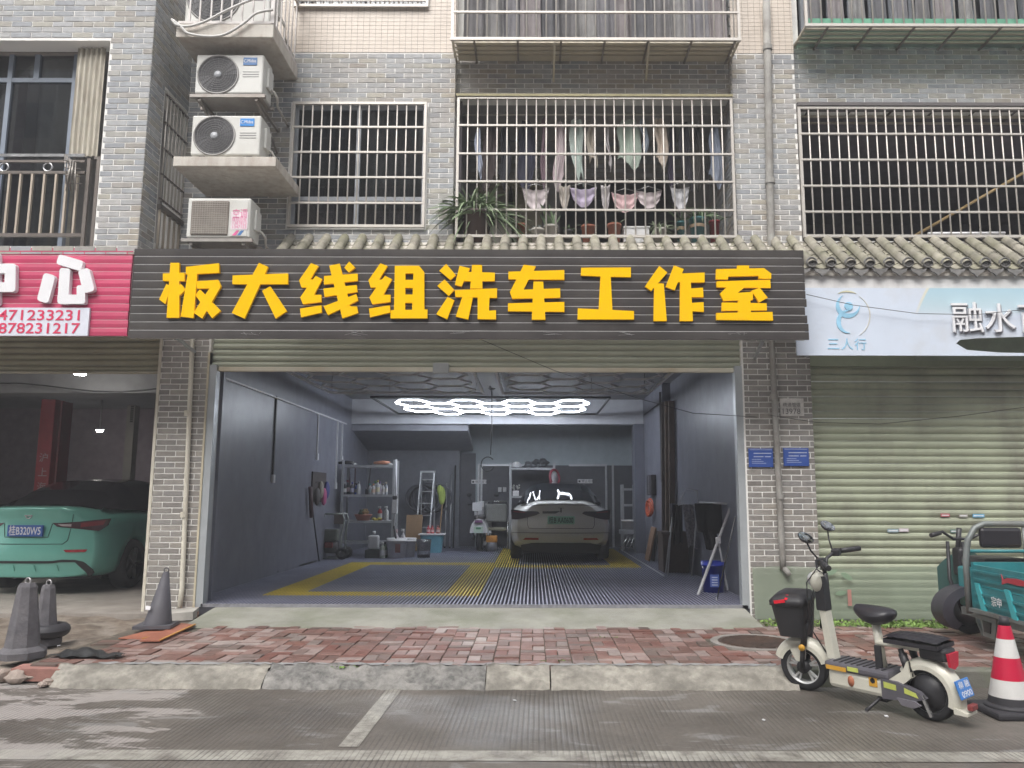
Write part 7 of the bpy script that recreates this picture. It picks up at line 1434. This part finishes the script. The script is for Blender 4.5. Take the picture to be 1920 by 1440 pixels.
q = at(1040,895,17.9); o = thing('electric_fan', 'red and white electric fan standing above the silver car roof line', 'fan', (q.x,17.9,1.2)); fm = M('fan_red', (.34,.05,.08), .45); MB().torus((q.x,17.9,zat(895,17.9)), .17, .03, axis=(.75,-.6,.1)).build('guard', fm, o); MB().lathe([(0,-.02),(.15,-.01),(.15,.01),(0,.03)], (q.x,17.92,zat(895,17.9)), 20, axis=(.75,-.6,.1)).build('blades', wht, o); MB().tube([(q.x,18.0,zat(895,17.9)),(q.x,18.05,.03)], .025, 8).build('stand', bw_, o); MB().lathe([(.16,0),(.1,.04)], (q.x,18.05,.03), 16).build('base', bw_, o)
q = at(967,920,18.05); o = thing('flower_pot', 'small white pot of flowers on the shelf behind the silver car', 'flower pot', (q.x,18.1,zat(930,18.0))); MB().bbox(q.x-.07,q.x+.07,18.04,18.16,zat(930,18.0),zat(920,18.0),.01).build('pot', bw_, o); heap_ = MB()
for k in range(14): heap_.ell((q.x+random.uniform(-.08,.08),18.1+random.uniform(-.05,.05),zat(920,18.0)+random.uniform(.02,.13)), (.022,.022,.022), 6, 4)
stuff(heap_.build('blossoms', M('blossom', (.5,.5,.48), .7), o))
for px, py, lb in ((898,903,'white notice plate with black lettering on the dark back panel by the scooter'), (1097,902,'white notice plate with black lettering on the dark back panel by the silver car')):
    a, c = at(px-14,py-3.5,18.74), at(px+14,py+4,18.74); o = thing('notice_plate', lb, 'notice', (a.x,18.74,c.z)); MB().box(a.x,c.x,18.735,18.75,c.z,a.z).build('plate', bw_, o); b = textmesh('休息室请进' if px < 900 else '禁止吸烟区', .075, facing((a.x+.09,18.733,c.z+.02)), .0004); b.build('lettering', blk, o); MB().box(a.x+.02,a.x+.065,18.732,18.735,c.z+.02,c.z+.065).build('pictogram', blk, o)
o = thing('wall_socket', 'pair of pale wall sockets on the dark back panel', 'socket', at(937,918,18.72)); 
for px in (937, 946): a = at(px,918,18.72); MB().bbox(a.x-.04,a.x+.04,18.70,18.77,a.z-.055,a.z+.055,.006).build('socket_plate', bw_, o)
# ---- hanging hose reel drop
o = thing('ceiling_hose_drop', 'black hose dropping from a ceiling reel with a looped end', 'hose', (xat(922,740,14.6),14.6,GCZ)); x = xat(922,740,14.6); MB().lathe([(0,0),(.05,-.02),(.07,-.07),(.03,-.10)], (x,14.6,GCZ), 14).build('reel', blk, o); MB().tube([(x,14.6,GCZ-.1),(x+.01,14.6,2.4),(x-.01,14.6,1.95)], .01, 6).build('hose', blk, o); MB().torus((x-.06,14.6,1.78), .13, .010, axis=(.3,1,0), n=22, a0=.4, a1=5.6).build('hose_loop', blk, o)
# ---- right wall
def on_right(px, py, X=GR_): d = ray(px, py); t = X/d.x; return Vector((X-.012, d.y*t, H+d.z*t))
a, c = on_right(1213,892,GR2), on_right(1229,927,GR2)
o = thing('wall_cabinet', 'small black cabinet on the pale wall near the drying rack', 'cabinet', (GR2-.08,15.6,1.2)); MB().bbox(GR2-.10,GR2-.005,15.15,15.75,zat(928,15.4),zat(890,15.4),.008).build('case', M('cabinet_black', (.035,.03,.035), .4), o); MB().box(GR2-.105,GR2-.1,15.44,15.46,zat(926,15.4),zat(892,15.4)).build('door_gap', alum, o)
o = thing('orange_hose_bundle', 'orange hose coil hanging below the small black cabinet', 'hose', (GR2-.1,15.6,.8))
for k in range(4): MB().torus((GR2-.08-.03*(k % 2),15.45+.03*k,zat(950,15.4)-.02*k), .15-.01*k, .018, axis=(1,.2,0), n=24, m=8).build('coil', M('hose_orange', (.55,.10,.04), .5), o)
o = thing('cardboard_sheet', 'brown cardboard sheet leaning on the pale wall near the drying rack', 'board', (2.2,15.0,.03)); q0 = gz(1210,1036); MB().obox((2.18,14.9,.33),(.03,.5,.62),(0,.22,0)).build('sheet', M('cardboard', (.27,.16,.10), .8, var=.1), o); MB().obox((2.25,14.9,.30),(.03,.5,.56),(0,.2,0)).build('dark_sheet', blk, o)
for i, (px, lb) in enumerate(((1247,'dark stained timber'),(1262,'brown timber'),(1275,'old brown plank'))): x = 2.32+.05*i; o = thing('leaning_plank', lb+' standing in the corner of the pale wall', 'plank', (x,14.1,.03)); MB().obox((x,14.05-.1*i,1.45),(.10,.06,2.84),(.02,.01,0)).build('plank', M('timber_%d' % i, ((.10,.08,.075),(.16,.115,.09),(.14,.10,.08))[i], .8, var=.2), o); MB().obox((x,13.98-.1*i,.2),(.10,.01,.1),(0,0,0)).build('end_mark', blk, o)
o = thing('wall_conduit', 'dark conduit pipe running down the pale wall corner', 'conduit', (GR2-.02,14.28,1)); MB().tube([(GR2-.02,14.4,3.1),(GR2-.02,14.4,1.45)], .016, 7).build('pipe', blk, o); MB().tube([(GR2-.02,14.4,2.9),(GR2-.02,16.5,2.9)], .012, 7).build('pipe', blk, o)
# drying rack with clothes
ra = thing('drying_rack', 'white folding drying rack standing by the right garage wall', 'drying rack', (2.3,11.2,.03)); ro = M('rack_white', (.50,.50,.52), .4, metal=.2)
def W(px, py, Y): return at(px, py, Y)
T1, T2 = W(1262,946,12.6), W(1308,948,12.0); MB().tube([T1, T2], .012, 8).build('rail', ro, ra)
T3, T4 = W(1312,942,10.9), W(1372,945,10.2); MB().tube([T3, T4], .012, 8).build('rail', ro, ra)
f1 = gz(1309,1117); MB().bar(T4, Vector((f1.x,f1.y,.04)), .03, .02).build('leg', ro, ra); kn = T4.lerp(Vector((f1.x,f1.y,.04)), .42); MB().bar(kn, Vector((kn.x+.12, kn.y+.1, .05)), .02).build('leg', ro, ra); MB().bbox(kn.x-.03,kn.x+.03,kn.y-.03,kn.y+.03,kn.z-.04,kn.z+.04,.01).build('joint', ro, ra)
for a_, px, py in ((T1,1248,1075),(T2,1297,1080),(T1,1252,1078)): g = gz(px, py); MB().tube([a_, Vector((g.x, g.y, .03))], .011, 7).build('leg', ro, ra)
MB().tube([T2+Vector((0,0,.0)), T2+Vector((.0,-.02,.22)), T2+Vector((-.15,.1,.25)), T2+Vector((-.25,.2,0))], .011, 7).build('arch', ro, ra)
cam_ = M('cloth_camo', (.22,.21,.24), .85, var=.5, scale=28); 
def drape(name, label, cat, px0, px1, py0, py1, Y, mat, tap=1, skew=0):
    a, c = at(px0,py0,Y), at(px1,py1,Y); o = thing(name, label, cat, ((a.x+c.x)/2,Y,c.z), 'clothes on the drying rack'); ph = px0*.1
    for s_ in (0,.03): MB().grid(lambda u, v: ((a.x+c.x)/2+(u-.5)*(c.x-a.x)*(1+(tap-1)*v)+skew*v, Y+s_+.03*math.sin(u*8+ph)*v+.012*math.sin(u*19), a.z-(a.z-c.z)*v*(1+.05*math.sin(u*6+ph))), 12, 12).build('cloth_layer', mat, o)
    return o
drape('towel', 'grey towel folded over the drying rack rail', 'towel', 1256,1272,944,985,12.5, M('towel_grey', (.20,.20,.23), .9))
drape('trousers', 'dark trousers hanging from the drying rack', 'trousers', 1262,1281,946,1020,12.3, M('cloth_black', (.03,.028,.033), .85))
drape('jacket_sleeve', 'camouflage sleeved jacket hanging from the drying rack', 'jacket', 1280,1302,946,1025,12.1, cam_, .8, .06)
drape('shirt', 'black shirt spread over the drying rack bar by the blue bucket', 'shirt', 1303,1366,944,1000,10.6, M('cloth_black2', (.022,.022,.026), .85), .8, -.02)
drape('shirt_tail', 'black shorts hanging below the black shirt', 'shorts', 1318,1344,995,1030,10.62, M('cloth_black2', (.022,.022,.026), .85), 1.0, .04)
heap('bag_heap', 'green and purple bags heaped at the foot of the drying rack', 'bags', tuple(gz(1258,1070)), .22, .45, [M('bag_green', (.10,.14,.06), .7), M('bag_purple', (.12,.09,.17), .7), M('bag_black', (.03,.03,.03), .7)], 8, 21)
o = thing('timber_box', 'dark brown wooden box behind the hanging clothes', 'box', (2.25,12.7,.03)); MB().bbox(2.02,2.42,12.5,13.0,.03,.62,.01).build('box', M('wood_dark', (.07,.045,.04), .7, var=.2), o); MB().bbox(2.0,2.44,12.48,13.02,.62,.65,.005).build('lid', M('wood_dark', (.07,.045,.04), .7), o)
bb = gz(1343,1112); o = bucket('blue plastic bucket with printed label beside the garage door rail', bb.x, bb.y+.14, .03, .145, .37, M('bucket_blue', (.012,.03,.30), .4, var=.08)); MB().grid(lambda u, v: (bb.x+.140*math.sin(-.5+.8*u), bb.y+.14-.140*math.cos(-.5+.8*u), .10+.15*v), 8, 1).build('printed_label', M('label_blue', (.07,.12,.42), .5), o); 
for k in range(4): MB().grid(lambda u, v: (bb.x+.142*math.sin(-.35+.5*u), bb.y+.14-.142*math.cos(-.35+.5*u), .12+.03*k+.012*v), 6, 1).build('label_line', pw, o)
o = thing('door_prop', 'thin dark rod leaning on the right door rail', 'rod', (gx1-.05,8.95,.03)); MB().tube([(gx1-.28,9.15,.04),(gx1-.09,8.95,.98)], .008, 6).build('rod', blk, o); MB().lathe([(.011,0),(.011,.04)], (gx1-.28,9.15,.035), 8).build('tip', alum, o)
a = at(1377,890,F+.12); o = thing('green_sign_plate', 'small green safety plate on the right door jamb', 'plate', (gx1-.09,F+.2,a.z-.1)); MB().box(gx1-.006,gx1-.001,F+.12,F+.2,a.z-.09,a.z+.06).build('plate', M('plate_safety_green', (.04,.30,.14), .4), o); MB().box(gx1-.0075,gx1-.006,F+.14,F+.18,a.z-.07,a.z+.03).build('white_print', pw, o)
o = thing('right_wall_pipe', 'grey pipe running up the inner right door jamb', 'pipe', (GR_-.03,9.3,.05)); MB().tube([(GR_-.03,9.3,.05),(GR_-.03,9.3,2.6)], .018, 8).build('pipe', pvc, o); MB().bbox(GR_-.06,GR_,9.24,9.36,1.6,1.75,.008).build('junction_box', pvc, o)
# back-right wire rack and walker
x0_, x1_ = xat(1167,940,17.6), xat(1190,940,17.6); shelf('small blue grey wire rack in the back corner right of the silver car', x0_, x1_, 17.5, 17.8, [zat(y,17.5) for y in (985,945,915)], zat(908,17.5))
q = at(1178,985,17.3); bucket('white basin stacked below the wire rack in the back corner', q.x, 17.2, .5, .16, .2, bw_); o = thing('floor_trolley', 'chrome framed trolley below the wire rack in the back corner', 'trolley', (q.x,17.1,.03))
for k in range(3): MB().tube([(q.x-.25+.1*k,16.9,.06),(q.x+.05+.06*k,17.1,.48),(q.x+.15,17.3,.48)], .014, 7).build('frame_tube', chrome, o)
MB().bbox(q.x-.2,q.x+.2,17.0,17.35,.40,.49,.01).build('deck', galv, o)
# ================================================================== STREET OBJECTS
cr_ = M('cone_red', (.52,.012,.05), .4, var=.06); cw_ = M('cone_white', (.66,.65,.63), .4, var=.05, dirt=(.45,.43,.4), damt=.4); cb_ = M('cone_rubber', (.035,.033,.038), .6, var=.15)
c0 = atz(1896,1338,RZ); tcn = thing('traffic_cone', 'red and white banded traffic cone with black base on the road', 'traffic cone', (c0.x, c0.y, RZ))
def cz_(py): return zat(py, c0.y, 1895)
zz = [RZ+.05, cz_(1304), cz_(1272), cz_(1231), cz_(1197), cz_(1172), cz_(1156)]; rr_ = lambda z: .135*(1-(z-RZ-.05)/(zz[-1]-RZ-.05))+.026*((z-RZ-.05)/(zz[-1]-RZ-.05))
for (a, b), m_, nm in zip(zip(zz, zz[1:]), (cb_, cw_, cr_, cw_, cr_, cb_), ('black_band','white_band','red_band','white_band','red_band','black_tip')):
    MB().lathe([(rr_(a),a-RZ),(rr_(b),b-RZ)], (c0.x,c0.y,RZ), 30, cap=(nm == 'black_tip')).build(nm, m_, tcn)
MB().bbox(c0.x-.19, c0.x+.19, c0.y-.19, c0.y+.19, RZ, RZ+.045, .015).build('base', cb_, tcn); MB().lathe([(.16,.04),(.15,.06),(.135,.07)], (c0.x,c0.y,RZ), 30).build('base_collar', cb_, tcn)
# octagonal concrete bollards
bolm = M('bollard_cast', (.115,.11,.12), .8, var=.25, scale=12, bump=.7, bscale=45, dirt=(.20,.19,.19), dscale=4, damt=.5)
def bollard(label, px, pyb, pyt, wb_px, tyre):
    g = atz(px, pyb, PZ); s = (xat(px+wb_px/2,pyb,g.y)-xat(px-wb_px/2,pyb,g.y))/2; zt = zat(pyt, g.y, px)-PZ; o = thing('bollard', label, 'bollard', (g.x, g.y, PZ), 'grey cast bollards before the workshop')
    n = 8; q = s
    b = MB().lathe([(q*1.32,0),(q*1.32,.05),(q*1.15,.07),(q*.98,.085)], (g.x,g.y,PZ), n, smooth=False); b.build('base_block', bolm, o)
    MB().lathe([(q*.95,.08),(q*.52,zt-.03),(q*.42,zt)], (g.x,g.y,PZ), n, smooth=False).build('shaft', bolm, o)
    MB().torus((g.x,g.y,PZ+zt+.012), .028, .007, n=18, m=7, axis=(.4,1,0)).build('lifting_ring', M('ring_steel', (.34,.33,.33), .45, metal=.5), o)
    if tyre: MB().torus((g.x+.02,g.y,PZ+.12), q*1.18, .055, axis=(0,0,1), n=32, m=10).build('rubber_ring', cb_, o)
    return g
bollard('grey octagonal cast bollard with lifting ring, the larger of the pair', 40, 1232, 1093, 64, False); bollard('grey octagonal cast bollard with a rubber ring round its foot', 82, 1208, 1096, 46, True)
g3 = atz(291,1180,PZ); o3 = thing('rubber_cone', 'slim dark grey cone with a paper scrap standing on orange boards', 'cone', (g3.x, g3.y, PZ+.02)); zt = zat(1072,g3.y,300); cg = M('cone_slate', (.075,.073,.085), .6, var=.15, dirt=(.12,.12,.13), damt=.4); B0 = PZ+.024
MB().add([(g3.x+.02+(.025 if k else .17)*0+ (lambda t, R: R*math.cos(t))(2*PI*i/28, (.128,.026)[k])+(.05 if k else 0), g3.y+(lambda t, R: R*math.sin(t))(2*PI*i/28, (.128,.026)[k]), (B0+.03,zt)[k]) for k in (0,1) for i in range(28)], [(i,(i+1) % 28,28+(i+1) % 28,28+i) for i in range(28)]+[list(range(28,56))], True).build('shaft', cg, o3)
MB().obox((g3.x+.01,g3.y,B0+.015), (.34,.32,.03), (0,0,.15)).build('base', cg, o3); MB().torus((g3.x+.07,g3.y,zt+.015), .022, .006, n=16, m=6).build('ring', cg, o3)
pz_ = zat(1140,g3.y-.12,285); MB().obox((g3.x-.03,g3.y-.112,pz_), (.05,.004,.035), (-.2,.1,-.2)).build('paper_scrap', wht, o3)
# orange boards and concrete blocks under and behind the cone
orb = M('board_orange', (.34,.125,.075), .6, var=.15, dirt=(.25,.08,.05), damt=.5); oy = M('board_orange_edge', (.50,.25,.05), .6)
for k, (P, lb) in enumerate((([(222,1196),(268,1198),(360,1176),(318,1172)],'warped orange board lying under the slim dark cone'), ([(262,1201),(300,1201),(366,1171),(340,1168)],'orange board with yellow edge on the brick pavement'))):
    o = thing('orange_board', lb, 'board', atz(*P[0], PZ)); Q = [atz(x, y, PZ+.008+.012*k) for x, y in P]; MB().add(Q+[q-Vector((0,0,.01)) for q in Q], [(0,1,2,3),(7,6,5,4),(0,4,5,1),(1,5,6,2),(2,6,7,3),(3,7,4,0)]).build('board', orb, o); MB().bar(Q[1]+Vector((0,0,.004)), Q[2]+Vector((0,0,.004)), .018, .008).build('edge_strip', oy, o)
o = thing('concrete_block', 'pale broken concrete block beside the slim dark cone', 'block', atz(325,1165,PZ)); g = atz(325,1163,PZ); MB().obox((g.x,g.y+.12,PZ+.04), (.34,.3,.08), (.03,-.04,.2)).build('block', concrete, o)
o = thing('concrete_block', 'flat reddish brick chunk beside the garage ramp', 'block', atz(345,1160,PZ)); g = atz(347,1158,PZ); MB().obox((g.x,g.y+.1,PZ+.03), (.16,.22,.06), (.05,.02,.5)).build('block', M('brick_chunk', (.30,.16,.11), .8, var=.2), o)
# rocks and rubble by the kerb gap
rk = M('rubble_pale', (.36,.30,.26), .85, var=.2, scale=14, bump=.6, bscale=40, dirt=(.22,.15,.12), damt=.5)
def rock(x, y, z, s, seed, mat, name, label, cat='stone', group='stones in the kerb gap'):
    rd = random.Random(seed); bm = bmesh.new(); bmesh.ops.create_icosphere(bm, subdivisions=2, radius=1); ph = [rd.uniform(0,6) for _ in range(6)]
    for v in bm.verts:
        d = v.co.normalized(); k = 1+.18*math.sin(d.x*3+ph[0])+.16*math.sin(d.y*4+ph[1])+.14*math.sin(d.z*5+ph[2]); k = min(k, 1.08); v.co = Vector((d.x*s[0]*k, d.y*s[1]*k, d.z*s[2]*k))
    o = MB().bm(bm).xf(Matrix.Translation((x,y,z+s[2]*.7)) @ Matrix.Rotation(rd.uniform(0,6), 4, 'Z')).build(name, mat); tag(o, label, cat, group); return o
for k, (px, py, s, lb) in enumerate(((8,1268,.10,'pale squarish stone in the kerb gap at the bollards'),(32,1271,.085,'rounded mossy stone in the kerb gap beside the squarish one'),(58,1268,.08,'pinkish stone in the kerb gap before the red brick end'),(92,1276,.045,'flat grey stone chip at the kerb fillet end'),(80,1279,.035,'small grey stone chip at the kerb fillet end'))):
    g = atz(px, py, -.16); rock(g.x, g.y, -.19, (s, s*.8, s*.62), k+2, rk, 'stone', lb)
g = atz(85,1256,-.12); o = MB().obox((g.x,g.y,-.14), (.42,.16,.09), (.03,.02,.05)).build('red_brick_block', M('brick_block_red', (.34,.17,.14), .8, var=.2, bump=.4)); tag(o, 'broken red brick block lying in the kerb gap', 'brick')
# tangled black sheet
bs_ = M('black_sheet', (.020,.021,.022), .55, var=.2); g0, g1 = atz(90,1235,PZ), atz(255,1222,PZ)
o = thing('black_tarpaulin', 'crumpled black plastic sheet lying between bollards and brick pavement', 'sheet', g0)
MB().grid(lambda u, v: (g0.x+(g1.x-g0.x)*u, g0.y-.02+.30*v*(1-.55*u)+.02*math.sin(u*14), PZ+.012+.06*max(0, math.sin(PI*(u*1.5-.15)))*math.sin(PI*v)*(1-u)**.5+.02*(1+math.sin(u*21+v*9))*.4), 40, 14).build('sheet', bs_, o)
# weeds: clumps along the shutter foot, by the pillar and in the earth
wd = M('weed_green', (.16,.26,.055), .6, var=.3, scale=10, rnd=.3)
def weeds(label, x0, x1, y0, y1, z, n, seed, h=.07, name='weeds'):
    rd = random.Random(seed); b = MB()
    for k in range(n):
        t = rd.random(); p = Vector((x0+(x1-x0)*t, y0+(y1-y0)*rd.random()**1.3, z)); tt = rd.uniform(0, 2*PI); el = rd.uniform(.2,1.3); d = Vector((math.cos(tt)*math.cos(el), math.sin(tt)*math.cos(el), math.sin(el))); blade(b, p, d, h*rd.uniform(.4,1.3), .018*rd.uniform(.6,1.5), .6, 3)
    o = b.build(name, wd); stuff(o); o['label'] = label; return o
wz = -.1
weeds('low green weeds along the foot of the green shutter', xat(1600,1165,8.4), xat(1790,1165,8.4), 8.05, 8.5, wz, 1300, 1, .11)
weeds('low green weeds at the foot of the plaque pillar', xat(1425,1165,8.4), xat(1600,1165,8.4), 8.2, 8.6, wz, 650, 2, .08)
g = atz(112,1175,PZ); weeds('small green weed tuft in the bare earth', g.x-.14, g.x+.14, g.y-.06, g.y+.08, PZ-.02, 160, 3, .06)
for k, (px, py) in enumerate(((1040,1238),(640,1250),(850,1175),(1135,1195),(1500,1180))): g = atz(px, py, PZ); weeds('tiny weeds in a pavement joint', g.x-.12, g.x+.12, g.y-.02, g.y+.02, PZ-.005, 40, 10+k, .025)
# clear printed plastic sheet leaning on the pillar and shutter
ps0, ps1 = xat(1412,1100,F-.04), xat(1760,1100,F-.04); pzt = zat(1064,F-.04,1500)
o = thing('plastic_sheet', 'pale green translucent plastic sheet with printed leaves along the shutter foot', 'plastic sheet', ((ps0+ps1)/2, F-.04, -.1))
def film():
    m = bpy.data.materials.new('film_green'); m.use_nodes = True; n = m.node_tree.nodes; L = m.node_tree.links; b = n['Principled BSDF']; tr = n.new('ShaderNodeBsdfTransparent'); mx = n.new('ShaderNodeMixShader'); out = n['Material Output']
    b.inputs['Base Color'].default_value = (.27,.32,.24,1); b.inputs['Roughness'].default_value = .4
    geo = n.new('ShaderNodeNewGeometry'); t = n.new('ShaderNodeTexNoise'); t.inputs['Scale'].default_value = 2.5; t.inputs['Detail'].default_value = 5; L.new(geo.outputs['Position'], t.inputs[0]); r_ = n.new('ShaderNodeMapRange'); r_.inputs[3].default_value = .35; r_.inputs[4].default_value = .85; L.new(t.outputs['Fac'], r_.inputs[0])
    L.new(r_.outputs[0], mx.inputs[0]); L.new(tr.outputs[0], mx.inputs[1]); L.new(b.outputs[0], mx.inputs[2]); L.new(mx.outputs[0], out.inputs[0]); return m
MB().grid(lambda u, v: (ps0+(ps1-ps0)*u, F-.035-.05*(1-v)+.006*math.sin(u*14), -.1+(pzt+.1)*v+.012*math.sin(u*9)*v), 40, 6).build('sheet', film(), o)
lf = M('print_leaf', (.20,.28,.19), .6)
for px, py, rt, s in ((1560,1073,.4,.065),(1588,1081,-.5,.075),(1577,1112,.2,.065)): p = at(px, py, F-.085); MB().prism([(p.x+s*(a*math.cos(rt)-b*math.sin(rt)), p.z+s*(a*math.sin(rt)+b*math.cos(rt))) for a, b in ((-1,0),(-.6,.35),(0,.42),(.6,.25),(1,0),(.5,-.35),(-.2,-.4),(-.7,-.2))], p.y-.002, p.y).build('printed_leaf', lf, o)
p = at(1593,1118,F-.09); MB().box(p.x-.02,p.x+.02,p.y-.002,p.y,p.z-.10,p.z+.07).build('printed_seal', M('seal_red', (.42,.20,.17), .6), o)
# little stickers on the shutter
for k, (x0, x1, y, cl, nm) in enumerate(((1764,1781,966,(.45,.12,.14),'red'),(1798,1815,967,(.35,.34,.30),'grey'),(1824,1846,967,(.16,.40,.60),'sky blue'),(1664,1685,995,(.30,.40,.45),'pale blue'),(1686,1704,994,(.55,.48,.52),'pale pink'),(1782,1800,996,(.12,.20,.18),'dark green'))):
    a, c = at(x0,y-3,F+.07), at(x1,y+3,F+.07); o = thing('shutter_sticker', '%s little sticker on the green shutter' % nm, 'sticker', (a.x,F+.07,c.z), 'stickers on the green shutter'); MB().box(a.x,c.x,F+.071,F+.0775,c.z,a.z).build('paper', M('sticker_%d' % k, cl, .5), o); MB().box(a.x+.01,c.x-.01,F+.0695,F+.071,c.z+.012,c.z+.022).build('print', wht, o)
# litter on road
SCR = ['on the road below the electric bicycle kickstand','on the grooved road in front of the manhole','on the road beyond the painted bay line','beside the orange boards','on the earth beside the bollards']
for k, (px, py) in enumerate(((1662,1345),(1432,1352),(965,1315),(330,1190),(110,1212))): g = atz(px, py, RZ if py > 1290 else PZ); o = MB().obox((g.x,g.y,g.z+.008), (.022,.016,.006), (.2,.1,k)).build('paper_scrap', wht); tag(o, 'tiny white paper scrap '+SCR[k], 'litter', 'paper scraps on the ground')
# the row of flats across the street, seen only as reflections in the glass
op = thing('opposite_building', 'plain grey block of flats across the street', 'building', (0,-16,-.2)); om = M('opposite_render', (.30,.29,.27), .8, var=.1); ow = M('opposite_window', (.05,.06,.07), .1)
MB().box(-30,30,-20,-16,-.2,20).build('wall', om, op)
for i in range(-9, 10):
    for j in range(7): MB().box(i*3.1-.8,i*3.1+.8,-16.02,-15.98,1+j*3.1,2.6+j*3.1).build('window', ow, op)

# ================================================================== thin haze volume, added to lift the dark tones
hz = MB().box(-125,125,-125,125,-1.4,24).build('haze', M('haze_dummy')); stuff(hz); hz['label'] = 'thin haze added to lift the shadows'
hm = bpy.data.materials.new('haze'); hm.use_nodes = True; hn = hm.node_tree; hn.nodes.remove(hn.nodes['Principled BSDF'])
pv = hn.nodes.new('ShaderNodeVolumePrincipled'); pv.inputs['Color'].default_value = (.95,.96,1,1); pv.inputs['Density'].default_value = .006; pv.inputs['Anisotropy'].default_value = .2
hn.links.new(pv.outputs[0], hn.nodes['Material Output'].inputs['Volume']); hz.data.materials.clear(); hz.data.materials.append(hm)
